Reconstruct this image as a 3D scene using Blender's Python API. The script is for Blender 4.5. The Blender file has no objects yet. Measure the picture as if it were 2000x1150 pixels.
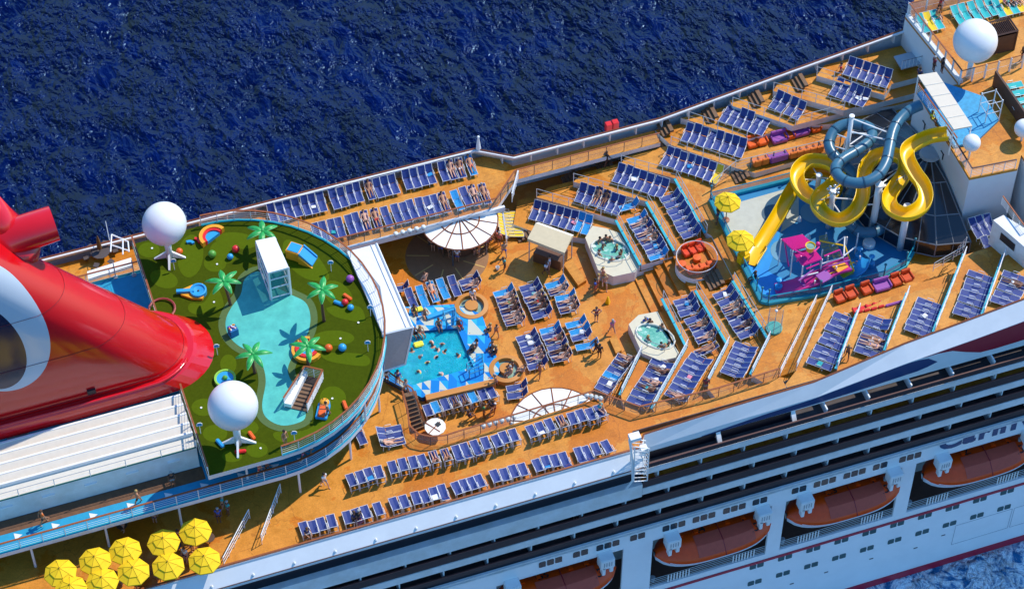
import bpy, bmesh, math, random
from mathutils import Vector, Matrix
from mathutils.geometry import tessellate_polygon
random.seed(7)
R = math.radians
PI = math.pi
S = bpy.context.scene
COL = S.collection

# ---------------------------------------------------------------- camera
YAW, TH, FPX, DIST = R(19.0), R(51.0), 5000.0, 200.0
cr = Vector((math.cos(YAW), -math.sin(YAW), 0))
ch = Vector((math.sin(YAW), math.cos(YAW), 0))
cf = ch*math.cos(TH) + Vector((0, 0, -math.sin(TH)))
cu = ch*math.sin(TH) + Vector((0, 0, math.cos(TH)))
CAM = -cf*DIST
cd = bpy.data.cameras.new('camera'); cam = bpy.data.objects.new('camera', cd); COL.objects.link(cam)
cd.sensor_width = 36; cd.lens = 36*FPX/2000; cd.clip_start = 1; cd.clip_end = 6000
cam.matrix_world = Matrix(((cr.x, cu.x, -cf.x, CAM.x), (cr.y, cu.y, -cf.y, CAM.y), (cr.z, cu.z, -cf.z, CAM.z), (0, 0, 0, 1)))
S.camera = cam

def P(x, y, z):
    d = cr*((x-1000)/FPX) + cu*((575-y)/FPX) + cf
    return CAM + d*((z-CAM.z)/d.z)
def PY(x, y, Y):
    d = cr*((x-1000)/FPX) + cu*((575-y)/FPX) + cf
    return CAM + d*((Y-CAM.y)/d.y)

# ---------------------------------------------------------------- light
SUN_EL = R(52)
sh = Vector((math.cos(R(17)), math.sin(R(17)), 0))
sun_dir = Vector((sh.x*math.cos(SUN_EL), sh.y*math.cos(SUN_EL), math.sin(SUN_EL)))
sl = bpy.data.lights.new('sun', 'SUN'); sl.energy = 3.9; sl.angle = R(0.53); sl.color = (1, .93, .80)
so = bpy.data.objects.new('sun', sl); COL.objects.link(so)
so.rotation_euler = sun_dir.to_track_quat('Z', 'Y').to_euler(); so.location = sun_dir*200
W = bpy.data.worlds.new('World'); S.world = W; W.use_nodes = True
nt = W.node_tree; bg = nt.nodes['Background']; sk = nt.nodes.new('ShaderNodeTexSky')
sk.sky_type = 'NISHITA'; sk.sun_disc = False; sk.sun_elevation = SUN_EL; sk.sun_rotation = math.atan2(sh.x, sh.y)
sk.air_density = 1.3; sk.dust_density = .3; sk.ozone_density = 3.0
tint = nt.nodes.new('ShaderNodeMix'); tint.data_type = 'RGBA'; tint.blend_type = 'MULTIPLY'; tint.inputs[0].default_value = 1
tint.inputs[7].default_value = (.48, .88, 1.22, 1)      # clear deep blue tropical sky
nt.links.new(sk.outputs[0], tint.inputs[6]); nt.links.new(tint.outputs[2], bg.inputs[0]); bg.inputs[1].default_value = .15
S.view_settings.view_transform = 'Standard'; S.view_settings.look = 'None'
S.view_settings.exposure = .2; S.view_settings.gamma = 1
S.cycles.max_bounces = 5; S.cycles.diffuse_bounces = 2; S.cycles.glossy_bounces = 3
S.cycles.transparent_max_bounces = 8; S.cycles.caustics_reflective = False; S.cycles.caustics_refractive = False

# ---------------------------------------------------------------- materials
MATS = {}
def mat(name, col, rough=.55, var=0, vs=1.5, metal=0, spec=.5, bump=0, bs=20, alpha=1, coat=0, grime=None):
    if name in MATS: return MATS[name]
    m = bpy.data.materials.new(name); m.use_nodes = True; MATS[name] = m
    n = m.node_tree; b = n.nodes['Principled BSDF']
    b.inputs['Base Color'].default_value = (*col, 1); b.inputs['Roughness'].default_value = rough
    b.inputs['Metallic'].default_value = metal; b.inputs['Specular IOR Level'].default_value = spec
    b.inputs['Coat Weight'].default_value = coat; b.inputs['Coat Roughness'].default_value = .15
    b.inputs['Alpha'].default_value = alpha
    g = None
    if var or bump or grime:
        g = n.nodes.new('ShaderNodeNewGeometry')
    if var or grime:
        t = n.nodes.new('ShaderNodeTexNoise'); t.inputs['Scale'].default_value = vs; t.inputs['Detail'].default_value = 5
        t.inputs['Roughness'].default_value = .65
        n.links.new(g.outputs['Position'], t.inputs['Vector'])
        r = n.nodes.new('ShaderNodeValToRGB'); e = r.color_ramp.elements
        e[0].position = .3; e[1].position = .7
        e[0].color = (*[c*(1-var) for c in (grime or col)], 1); e[1].color = (*[min(1, c*(1+var*.6)) for c in col], 1)
        n.links.new(t.outputs[0], r.inputs[0]); n.links.new(r.outputs[0], b.inputs['Base Color'])
    if bump:
        t2 = n.nodes.new('ShaderNodeTexNoise'); t2.inputs['Scale'].default_value = bs; t2.inputs['Detail'].default_value = 3
        n.links.new(g.outputs['Position'], t2.inputs['Vector'])
        bp = n.nodes.new('ShaderNodeBump'); bp.inputs['Strength'].default_value = bump; bp.inputs['Distance'].default_value = .05
        n.links.new(t2.outputs[0], bp.inputs['Height']); n.links.new(bp.outputs[0], b.inputs['Normal'])
    return m

def N(m, typ, **kw):
    nd = m.node_tree.nodes.new(typ)
    for k, v in kw.items():
        if k in nd.inputs.keys(): nd.inputs[k].default_value = v
        else: setattr(nd, k, v)
    return nd
def ramp(m, stops, interp='LINEAR'):
    r = m.node_tree.nodes.new('ShaderNodeValToRGB'); cr_ = r.color_ramp; cr_.interpolation = interp
    while len(cr_.elements) < len(stops): cr_.elements.new(.5)
    for e, (p, c) in zip(cr_.elements, stops): e.position = p; e.color = (*c, 1) if len(c) == 3 else c
    return r

def deck_mat(name, c1, c2, c3, stain=.5, planks=False):
    m = mat(name, c1, .5); L = m.node_tree.links.new; b = m.node_tree.nodes['Principled BSDF']
    g = N(m, 'ShaderNodeNewGeometry')
    t1 = N(m, 'ShaderNodeTexNoise', Scale=.22, Detail=6.0, Roughness=.62, Distortion=.5)
    t2 = N(m, 'ShaderNodeTexNoise', Scale=1.1, Detail=8.0, Roughness=.72)
    t3 = N(m, 'ShaderNodeTexNoise', Scale=9.0, Detail=4.0)
    t4 = N(m, 'ShaderNodeTexNoise', Scale=.35, Detail=5.0, Roughness=.6)
    for t in (t1, t2, t3, t4): L(g.outputs['Position'], t.inputs['Vector'])
    mx = N(m, 'ShaderNodeMath', operation='MULTIPLY_ADD'); L(t2.outputs[0], mx.inputs[0]); mx.inputs[1].default_value = .35; L(t1.outputs[0], mx.inputs[2])
    r1 = ramp(m, [(.66+.04*(1-stain), c1), (.685+.04*(1-stain), c2), (.9, c2)]); L(mx.outputs[0], r1.inputs[0])
    # thin crack-like seams
    v = N(m, 'ShaderNodeTexVoronoi', Scale=.17, feature='DISTANCE_TO_EDGE'); 
    w = N(m, 'ShaderNodeVectorMath', operation='ADD'); L(g.outputs['Position'], w.inputs[0])
    sc = N(m, 'ShaderNodeVectorMath', operation='SCALE'); L(t4.outputs['Color'], sc.inputs[0]); sc.inputs['Scale'].default_value = 2.5
    L(sc.outputs[0], w.inputs[1]); L(w.outputs[0], v.inputs['Vector'])
    r2 = ramp(m, [(0, (.72, .66, .6)), (.008, (1, 1, 1))]); L(v.outputs['Distance'], r2.inputs[0])
    r3 = ramp(m, [(.3, (.86, .86, .86)), (.7, (1.1, 1.1, 1.1))]); L(t3.outputs[0], r3.inputs[0])
    r4 = ramp(m, [(.35, (.8, .78, .75)), (.6, (1.04, 1.04, 1.04))]); L(t2.outputs[0], r4.inputs[0])
    cur = r1.outputs[0]
    for r in (r2, r3, r4):
        q = N(m, 'ShaderNodeMix', data_type='RGBA', blend_type='MULTIPLY'); q.inputs[0].default_value = 1
        L(cur, q.inputs[6]); L(r.outputs[0], q.inputs[7]); cur = q.outputs[2]
    if planks:
        s3 = N(m, 'ShaderNodeSeparateXYZ'); L(g.outputs['Position'], s3.inputs[0])
        m1 = N(m, 'ShaderNodeMath', operation='MULTIPLY'); L(s3.outputs['Y'], m1.inputs[0]); m1.inputs[1].default_value = 2.6
        m2 = N(m, 'ShaderNodeMath', operation='FRACT'); L(m1.outputs[0], m2.inputs[0])
        r5 = ramp(m, [(0, (.84, .80, .76)), (.16, (1, 1, 1))]); L(m2.outputs[0], r5.inputs[0])
        q = N(m, 'ShaderNodeMix', data_type='RGBA', blend_type='MULTIPLY'); q.inputs[0].default_value = 1; L(cur, q.inputs[6]); L(r5.outputs[0], q.inputs[7]); cur = q.outputs[2]
    L(cur, b.inputs['Base Color'])
    rr = ramp(m, [(.3, (.35,)*3), (.7, (.6,)*3)]); L(t2.outputs[0], rr.inputs[0]); L(rr.outputs[0], b.inputs['Roughness'])
    return m
DECK = deck_mat('orange deck coating', (.66, .255, .024), (.58, .170, .001), (.5, .2, .02), .55)
DECK2 = deck_mat('upper orange deck coating', (.66, .27, .028), (.58, .19, .002), (.5, .2, .02), .25, True)
WHITE = mat('white ship paint', (.80, .81, .82), .4, .07, .7, grime=(.72, .70, .66))
WHITE2 = mat('clean white paint', (.84, .84, .83), .38, .04, 2)
RAILW = mat('white rail paint', (.82, .81, .80), .35)
WOOD = mat('varnished wood rail', (.30, .085, .022), .4, .25, 3)
GREY = mat('grey painted steel', (.42, .43, .45), .5, .1, 2)
DKGREY = mat('dark grey steel', (.10, .10, .11), .5)
BLACK = mat('black plastic', (.02, .02, .022), .5)
BLUE = mat('blue mesh sling', (.018, .042, .21), .6, .14, 9)
CHROME = mat('polished steel', (.6, .6, .62), .25, metal=1)
GREEN = mat('olive artificial turf', (.056, .078, .003), .95, .16, 5, spec=.05, bump=.3, bs=60)
LGREEN = mat('light putting turf', (.085, .125, .004), .95, .1, 6, spec=.05, bump=.3, bs=60)
SAGE = mat('sage turf border', (.10, .155, .055), .95, .1, 6, spec=.05)
AQUA = mat('aqua pond coating', (.08, .50, .42), .6, .12, 1.2, grime=(.06, .43, .38))
TRACK = mat('blue jogging track', (.008, .30, .50), .6, .12, 2)
CYAN = mat('cyan edge paint', (.02, .42, .52), .5, .1, 3)
BROWN = mat('brown gutter coating', (.16, .07, .03), .7, .3, 2)
TEAL = mat('teal pad coating', (.01, .20, .42), .45, .1, 1)
POOLB = mat('bright blue pad', (.01, .27, .70), .4, .12, 1.2)
SAND = mat('sand coloured pad', (.50, .50, .42), .6, .1, 1.5)
RED = mat('glossy red funnel paint', (.66, .004, .008), .16, .05, .6, coat=.6)
YEL = mat('yellow slide gelcoat', (.90, .53, .002), .3, .06, 2, coat=.2)
YUMB = mat('yellow canvas', (.90, .58, .004), .8, .06, 3)
TUBE = mat('slate blue slide gelcoat', (.045, .15, .23), .36, .12, 2, coat=.06)
MAG = mat('magenta paint', (.72, .02, .26), .4)
ORANGE = mat('orange plastic', (.80, .12, .01), .4)
REDP = mat('red plastic', (.70, .02, .02), .35)
PURP = mat('purple plastic', (.32, .08, .36), .4)
SKYB = mat('sky blue plastic', (.03, .33, .66), .35)
GRNP = mat('green plastic', (.10, .33, .04), .4)
LORANGE = mat('light orange plastic', (.85, .36, .02), .4)
TAN = mat('tan canvas', (.72, .58, .36), .8, .06, 3)
FANW = mat('white canopy panel', (.86, .85, .80), .6, .04, 3)
GLASSD = mat('dark tinted glass', (.008, .010, .018), .3, spec=.25)
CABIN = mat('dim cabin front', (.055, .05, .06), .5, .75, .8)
LBOAT = mat('orange lifeboat hull', (.95, .075, .001), .35, .1, 2)
LBOATD = mat('faded orange canopy cloth', (.62, .085, .045), .6, .08, 3)
NAVY = mat('navy paint', (.008, .05, .16), .4)
LRED = mat('dark red paint', (.34, .012, .03), .4)
TURQ = mat('turquoise cushion', (.01, .42, .42), .7)
YCH = mat('yellow towel cloth', (.80, .55, .03), .9)
TOWEL = mat('bright blue towel', (.02, .26, .58), .9, .2, 8)
TRUNK = mat('brown palm trunk', (.13, .06, .03), .8, .3, 6)
LEAF = mat('green plastic palm leaf', (.025, .36, .07), .4, .4, 3)
LEAFE = mat('pale leaf edge', (.22, .62, .22), .4)
STEPM = mat('dark stair tread', (.19, .10, .05), .7, .2, 4)
def glassy(name, col, alpha, rough=.1):
    m = mat(name, col, rough); m.node_tree.nodes['Principled BSDF'].inputs['Alpha'].default_value = alpha; return m
GLASS = glassy('thin rail glass', (.42, .50, .50), .22)
GLASSB = glassy('blue screen glass', (.02, .22, .40), .55)

# ---------------------------------------------------------------- mesh building
class MB:
    def __init__(s): s.v = []; s.f = []; s.m = []; s.mi = 0
    def add(s, vs, fs):
        o = len(s.v); s.v += [tuple(v) for v in vs]
        for f in fs: s.f.append(tuple(i+o for i in f)); s.m.append(s.mi)
        return s
    def use(s, i): s.mi = i; return s
    def quad(s, a, b, c, d): return s.add([a, b, c, d], [(0, 1, 2, 3)])
    def box(s, c, d, rz=0, M=None):
        x, y, z = d[0]/2, d[1]/2, d[2]/2; cs, sn = math.cos(rz), math.sin(rz)
        vs = []
        for i in (-1, 1):
            for j in (-1, 1):
                for k in (-1, 1):
                    p = Vector((i*x*cs-j*y*sn, i*x*sn+j*y*cs, k*z)) + Vector(c)
                    vs.append(M @ p if M else p)
        return s.add(vs, [(0, 1, 3, 2), (4, 6, 7, 5), (0, 4, 5, 1), (2, 3, 7, 6), (0, 2, 6, 4), (1, 5, 7, 3)])
    def prism(s, poly, z0, z1, side=None, bottom=True):
        """poly: list of 2D/3D points; z1 may be None to use each point's z"""
        n = len(poly)
        area = sum(poly[i][0]*poly[(i+1) % n][1]-poly[(i+1) % n][0]*poly[i][1] for i in range(n))
        if area < 0: poly = list(poly)[::-1]
        top = [Vector((p[0], p[1], p[2] if z1 is None else z1)) for p in poly]
        bot = [Vector((p[0], p[1], z0)) for p in poly]
        tris = tessellate_polygon([[Vector((p.x, p.y, 0)) for p in top]])
        def up(t):
            a, b, c = [top[i] for i in t]
            return t if (b.x-a.x)*(c.y-a.y)-(b.y-a.y)*(c.x-a.x) > 0 else t[::-1]
        s.add(top, [up(t) for t in tris])
        if bottom: s.add(bot, [up(t)[::-1] for t in tris])
        k = s.mi
        if side is not None: s.mi = side
        s.add(bot+top, [(i, (i+1) % n, n+(i+1) % n, n+i) for i in range(n)])
        s.mi = k; return s
    def sheet(s, poly, z=None, holes=()):
        loops = [[Vector((p[0], p[1], 0)) for p in l] for l in [poly, *holes]]
        allp = [Vector((p[0], p[1], p[2] if z is None else z)) for l in [poly, *holes] for p in l]
        tr = tessellate_polygon(loops); out = []
        for t in tr:
            a, b, c = [allp[i] for i in t]
            out.append(t if (b.x-a.x)*(c.y-a.y)-(b.y-a.y)*(c.x-a.x) > 0 else t[::-1])
        return s.add(allp, out)
    def tube(s, pts, r, seg=6, cap=True, closed=False, r2=None):
        pts = [Vector(p) for p in pts]; n = len(pts); rings = []
        prev = None
        for i, p in enumerate(pts):
            a = pts[(i-1) % n] if (i or closed) else p; b = pts[(i+1) % n] if (i < n-1 or closed) else p
            t = (b-a).normalized() if (b-a).length > 1e-9 else Vector((0, 0, 1))
            u = prev - t*prev.dot(t) if prev else t.orthogonal()
            if not prev and abs(t.z) < .9: u = Vector((0, 0, 1)) - t*t.z
            u.normalize(); prev = u; w = t.cross(u)
            rr = r[i] if isinstance(r, (list, tuple)) else r
            rings.append([p + (u*math.cos(2*PI*k/seg)+w*math.sin(2*PI*k/seg))*rr for k in range(seg)])
        vs = [v for rg in rings for v in rg]; fs = []
        for i in range(n if closed else n-1):
            j = (i+1) % n
            for k in range(seg): fs.append((i*seg+k, i*seg+(k+1) % seg, j*seg+(k+1) % seg, j*seg+k))
        if cap and not closed:
            fs.append(tuple(range(seg))[::-1]); fs.append(tuple((n-1)*seg+k for k in range(seg)))
        return s.add(vs, fs)
    def lathe(s, prof, seg=16, c=(0, 0, 0), M=None, cap=True):
        vs = []; fs = []; n = len(prof)
        for i, (r, z) in enumerate(prof):
            for k in range(seg):
                p = Vector((r*math.cos(2*PI*k/seg), r*math.sin(2*PI*k/seg), z)); p = M @ p if M else p
                vs.append(p+Vector(c))
        for i in range(n-1):
            for k in range(seg): fs.append((i*seg+k, i*seg+(k+1) % seg, (i+1)*seg+(k+1) % seg, (i+1)*seg+k))
        if cap and prof[0][0] > 1e-6: fs.append(tuple(range(seg))[::-1])
        if cap and prof[-1][0] > 1e-6: fs.append(tuple((n-1)*seg+k for k in range(seg)))
        return s.add(vs, fs)
    def sphere(s, c, r, seg=16, rings=10, sc=(1, 1, 1), M=None):
        vs = []; fs = []
        for i in range(rings+1):
            a = PI*i/rings
            for k in range(seg):
                p = Vector((sc[0]*r*math.sin(a)*math.cos(2*PI*k/seg), sc[1]*r*math.sin(a)*math.sin(2*PI*k/seg), sc[2]*r*math.cos(a)))
                p = M @ p if M else p; vs.append(p+Vector(c))
        for i in range(rings):
            for k in range(seg): fs.append((i*seg+k, (i+1)*seg+k, (i+1)*seg+(k+1) % seg, i*seg+(k+1) % seg))
        return s.add(vs, fs)
    def grid(s, rows, close=False):
        n = len(rows); m = len(rows[0]); vs = [v for r in rows for v in r]; fs = []
        for i in range(n-1):
            for k in range(m if close else m-1): fs.append((i*m+k, i*m+(k+1) % m, (i+1)*m+(k+1) % m, (i+1)*m+k))
        return s.add(vs, fs)
    def mesh(s, name, mats, smooth=False, bevel=0):
        me = bpy.data.meshes.new(name); me.from_pydata(s.v, [], s.f); me.update()
        if not isinstance(mats, (list, tuple)): mats = [mats]
        for m in mats: me.materials.append(m)
        me.polygons.foreach_set('material_index', s.m)
        b = bmesh.new(); b.from_mesh(me); bmesh.ops.remove_doubles(b, verts=b.verts, dist=1e-5)
        if bevel: bmesh.ops.bevel(b, geom=[e for e in b.edges if len(e.link_faces) == 2 and e.calc_face_angle(0) > .6], offset=bevel, segments=2, affect='EDGES')
        b.to_mesh(me); b.free()
        if smooth: me.shade_smooth() if hasattr(me, 'shade_smooth') else None
        return me
    def build(s, name, mats, parent=None, smooth=False, bevel=0, loc=None, autos=False):
        me = s.mesh(name, mats, smooth, bevel); o = bpy.data.objects.new(name, me); COL.objects.link(o)
        if parent: o.parent = parent
        if loc is not None: o.location = loc
        if autos:
            me.shade_smooth(); me.set_sharp_from_angle(angle=R(40))
        return o
def tag(o, label=None, cat=None, group=None, kind=None):
    if label: o['label'] = label
    if cat: o['category'] = cat
    if group: o['group'] = group
    if kind: o['kind'] = kind
    return o
def struct(o, label=None): o['kind'] = 'structure'; return tag(o, label)
def thing(name, label, cat, loc=(0, 0, 0), rz=0, group=None):
    o = bpy.data.objects.new(name, None); COL.objects.link(o); o.empty_display_size = .2
    o.location = loc; o.rotation_euler = (0, 0, rz); return tag(o, label, cat, group)
def inst(me, name, parent, loc=(0, 0, 0), rz=0, sc=None, mat_=None):
    o = bpy.data.objects.new(name, me); COL.objects.link(o); o.parent = parent
    o.location = loc; o.rotation_euler = (0, 0, rz)
    if sc: o.scale = sc
    if mat_: o.material_slots[0].link = 'OBJECT'; o.material_slots[0].material = mat_
    return o
def spline(pts, n=6, closed=False):
    pts = [Vector(p) for p in pts]; out = []; m = len(pts)
    for i in range(m if closed else m-1):
        p0 = pts[(i-1) % m] if (i or closed) else pts[0]; p1 = pts[i]; p2 = pts[(i+1) % m]
        p3 = pts[(i+2) % m] if (i < m-2 or closed) else pts[-1]
        for k in range(n):
            t = k/n
            out.append(.5*((2*p1)+(p2-p0)*t+(2*p0-5*p1+4*p2-p3)*t*t+(3*p1-p0-3*p2+p3)*t*t*t))
    if not closed: out.append(pts[-1])
    return out
def PS(pts, z): return [P(x, y, z) for x, y in pts]
def circ(c, r, n=32, ry=None, rz=0): 
    ry = ry or r
    return [Vector((c[0]+r*math.cos(2*PI*k/n)*math.cos(rz)-ry*math.sin(2*PI*k/n)*math.sin(rz), c[1]+r*math.cos(2*PI*k/n)*math.sin(rz)+ry*math.sin(2*PI*k/n)*math.cos(rz), 0)) for k in range(n)]
YC = -4.1
UP = 3.2; GZ = 8.9; TZ = 6.05; WZ = -24.6; YH = -20.2
def lev(k): return .65*k if k < 5 else 3.2+.65*(k-5)
POSTM = MB().tube([(0, 0, 0), (0, 0, 1)], .032, 5).mesh('post', RAILW)
POSTB = MB().tube([(0, 0, 0), (0, 0, 1)], .05, 6).mesh('post', mat('teal post paint', (.01, .16, .22), .4))
POSTD = MB().tube([(0, 0, 0), (0, 0, 1)], .03, 5).mesh('post', DKGREY)
def railing(pts, label, h=1.1, step=1.5, top=WOOD, topr=.055, wires=4, post=POSTM, wire=RAILW, wr=.014, glass=None, closed=False, group='deck railings', name='railing'):
    pts = [Vector(p) for p in pts]; o = thing(name, label, 'railing', pts[0], group=group); base = pts[0]
    q = [p-base for p in pts]; up = Vector((0, 0, 1))
    m = MB()
    if topr > .045:
        for a, b in zip(q[:-1], q[1:]):
            d = b-a
            if d.length < .01: continue
            w = Vector((-d.y, d.x, 0)).normalized()*topr*1.1; t = up*h; k = up*.05
            m.add([a+t-w, a+t+w, a+t+w+k, a+t-w+k, b+t-w, b+t+w, b+t+w+k, b+t-w+k], [(0, 1, 2, 3), (7, 6, 5, 4), (0, 4, 5, 1), (1, 5, 6, 2), (2, 6, 7, 3), (3, 7, 4, 0)])
    else: m.tube([p+up*h for p in q], topr, 5)
    m.build('top_rail', top, o)
    if wires:
        m = MB()
        for i in range(1, wires+1): m.tube([p+up*h*i/(wires+1) for p in q], wr, 4)
        m.build('rail_wires', wire, o)
    if glass:
        m = MB()
        for a, b in zip(q[:-1], q[1:]): m.quad(a+up*.08, b+up*.08, b+up*(h-.05), a+up*(h-.05))
        m.build('glass_panel', glass, o)
    acc = 0; nxt = 0; L = sum((b-a).length for a, b in zip(q[:-1], q[1:])); n = max(1, round(L/step)); st = L/n; i = 0
    for a, b in zip(q[:-1], q[1:]):
        d = (b-a).length
        while nxt <= acc+d+1e-4 and i <= n:
            p = a.lerp(b, (nxt-acc)/max(d, 1e-6)); inst(post, 'post', o, p, sc=(1, 1, h)); nxt += st; i += 1
        acc += d
    return o
# ---------------------------------------------------------------- sea
def sea():
    m = bpy.data.materials.new('deep sea water'); m.use_nodes = True; L = m.node_tree.links.new; b = m.node_tree.nodes['Principled BSDF']
    b.inputs['Roughness'].default_value = .175; b.inputs['Specular Tint'].default_value = (.30, .62, 1, 1); b.inputs['IOR'].default_value = 1.33; b.inputs['Specular IOR Level'].default_value = .42
    g = N(m, 'ShaderNodeNewGeometry')
    mp = N(m, 'ShaderNodeMapping'); mp.inputs['Rotation'].default_value = (0, 0, R(28)); mp.inputs['Scale'].default_value = (1, .62, 1)
    L(g.outputs['Position'], mp.inputs['Vector'])
    big = N(m, 'ShaderNodeTexNoise', Scale=.035, Detail=4.0); mid = N(m, 'ShaderNodeTexNoise', Scale=.6, Detail=4.0, Roughness=.5, Distortion=.5)
    fin = N(m, 'ShaderNodeTexNoise', Scale=1.5, Detail=2.5, Roughness=.55, Distortion=.5)
    for t in (big, mid, fin): L(mp.outputs[0], t.inputs['Vector'])
    col = ramp(m, [(.35, (.0, .0012, .030)), (.65, (.0, .0045, .066))]); L(mid.outputs[0], col.inputs[0])
    # foam beside the hull: distance from the ship side
    sx = N(m, 'ShaderNodeSeparateXYZ'); L(g.outputs['Position'], sx.inputs[0])
    d1 = N(m, 'ShaderNodeMapRange'); d1.inputs['From Min'].default_value = YH-26; d1.inputs['From Max'].default_value = YH-3; L(sx.outputs['Y'], d1.inputs['Value'])
    d2 = N(m, 'ShaderNodeMath', operation='LESS_THAN'); L(sx.outputs['Y'], d2.inputs[0]); d2.inputs[1].default_value = YH+3
    dd = N(m, 'ShaderNodeMath', operation='MULTIPLY'); L(d1.outputs[0], dd.inputs[0]); L(d2.outputs[0], dd.inputs[1])
    f1 = N(m, 'ShaderNodeTexNoise', Scale=.5, Detail=9.0, Roughness=.7, Distortion=1.2); L(g.outputs['Position'], f1.inputs['Vector'])
    ms = N(m, 'ShaderNodeMath', operation='ABSOLUTE'); s1 = N(m, 'ShaderNodeMath', operation='SUBTRACT'); L(f1.outputs[0], s1.inputs[0]); s1.inputs[1].default_value = .5; L(s1.outputs[0], ms.inputs[0])
    fr = ramp(m, [(0, (1, 1, 1)), (.04, (.5, .5, .5)), (.11, (0, 0, 0))]); L(ms.outputs[0], fr.inputs[0])
    fm = N(m, 'ShaderNodeMath', operation='MULTIPLY'); L(fr.outputs[0], fm.inputs[0]); L(dd.outputs[0], fm.inputs[1])
    mixc = N(m, 'ShaderNodeMix', data_type='RGBA'); L(dd.outputs[0], mixc.inputs[0]); L(col.outputs[0], mixc.inputs[6]); mixc.inputs[7].default_value = (.02, .15, .33, 1)
    mf = N(m, 'ShaderNodeMix', data_type='RGBA'); L(fm.outputs[0], mf.inputs[0]); L(mixc.outputs[2], mf.inputs[6]); mf.inputs[7].default_value = (.95, .97, .98, 1)
    L(mf.outputs[2], b.inputs['Base Color'])
    a1 = N(m, 'ShaderNodeMath', operation='MULTIPLY_ADD'); L(fin.outputs[0], a1.inputs[0]); 
    pw = N(m, 'ShaderNodeTexNoise', Scale=.16, Detail=4.0, Roughness=.6); L(mp.outputs[0], pw.inputs['Vector'])
    pr = ramp(m, [(.46, (.16,)*3), (.70, (2.1,)*3)]); L(pw.outputs[0], pr.inputs[0]); L(pr.outputs[0], a1.inputs[1]) 
    a2 = N(m, 'ShaderNodeMath', operation='MULTIPLY_ADD'); L(big.outputs[0], a2.inputs[0]); a2.inputs[1].default_value = 2.2; L(mid.outputs[0], a2.inputs[2]); L(a2.outputs[0], a1.inputs[2])
    bp = N(m, 'ShaderNodeBump', Strength=1.0, Distance=1.35); L(a1.outputs[0], bp.inputs['Height']); L(bp.outputs[0], b.inputs['Normal'])
    o = MB().quad((-900, -500, WZ), (1200, -500, WZ), (1200, 1500, WZ), (-900, 1500, WZ)).build('sea', m); struct(o, 'deep blue sea with small sparkling waves')
sea()

# ---------------------------------------------------------------- decks
XA, XB = -62, 62
stair_cut = None
pool_out = PS([(770, 600), (888, 594), (941, 613), (979, 722), (966, 740), (824, 776), (745, 735)], .5)
pool_in = PS([(795, 648), (893, 641), (925, 716), (806, 752), (758, 730)], .5)
m = MB()
m.use(0).sheet([(XA, -19.8), (37, -19.8), (37, 9.8), (2.5, 11.6), (XA, 11.6)], 0, holes=[[(p.x, p.y) for p in pool_in]])
struct(m.build('lido_deck', [DECK]), 'orange pool deck')
# side deck, far
T = .45
far_in = PS([(672, 482), (750, 462), (970, 407), (1008, 352), (1290, 278)], UP)
poly = [(XA, 6.3)] + [(-11.6, 6.3), (.85, 6.2), (3.26, 8.5), (15.55, 8.5), (15.55, 9.9), (3.5, 9.95), (2.3, 11.75), (XA, 11.75)]
m = MB().prism(poly, UP-T, UP, side=1); struct(m.build('sun_deck', [DECK2, WHITE]), 'upper side deck along the far rail')
near_px = [(762, 789), (787, 781), (797, 816.6), (799.6, 847), (818.5, 864.5), (841, 869.6), (871, 867), (900, 857.7), (1035, 817.6), (1160, 780), (1248, 811), (1400, 775), (1520, 737)]
near_in = PS(near_px, UP)
st0, st1 = P(752, 742, UP), P(787, 781, UP)
poly = [(XA, -6.0), (-16.0, -6.0), (st0.x-.4, st0.y+.6)] + [(p.x, p.y) for p in near_in[1:]] + [(15.55, -16.6), (15.55, -18.5), (3.6, -19.0), (3.2, -19.9), (XA, -19.9)]
m = MB().prism(poly, UP-T, UP, side=1); struct(m.build('sun_deck', [DECK, WHITE]), 'upper side deck along the near rail')
# solid block under the golf deck and aft
golf_px = [(400, 442.6), (428, 435.6), (483, 433), (539, 444), (595, 463.5), (650, 494), (700, 536), (734, 580), (746, 640), (746, 686), (739.5, 690), (725.6, 740), (703, 784), (670, 820), (614, 856.5), (545, 888.5), (483.6, 909), (408, 929)]
gp = PS(golf_px, GZ)
garc = []
for k in range(25):
    t = -PI/2 + PI*k/24
    garc.append(Vector((-22.3+10.5*math.cos(t), YC+11.2*math.sin(t)*1.0, GZ)))
golf = [Vector((-27.65, YC-11.2, GZ))] + garc + [Vector((-27.65, YC+11.1, GZ))]
m = MB().prism([(p.x, p.y) for p in golf], GZ-.45, GZ, side=1); struct(m.build('golf_deck', [GREEN, WHITE]), 'green artificial turf deck of the miniature golf course')
body = [Vector((-27.5, YC-7.2, 0))]+[Vector((-22.3+6.6*math.cos(-PI/2+PI*k/12), YC+7.2*math.sin(-PI/2+PI*k/12), 0)) for k in range(13)]+[Vector((-27.5, YC+7.2, 0))]
m = MB().prism(body, .02, GZ-.46, side=0); struct(m.build('deckhouse', [WHITE]), 'white deckhouse under the golf deck')
struct(MB().prism([(XA, YC-7), (-27.6, YC-7), (-27.6, YC+7), (XA, YC+7)], .02, TZ-.41).build('deckhouse', [WHITE]), 'white deckhouse under the track')
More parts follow.
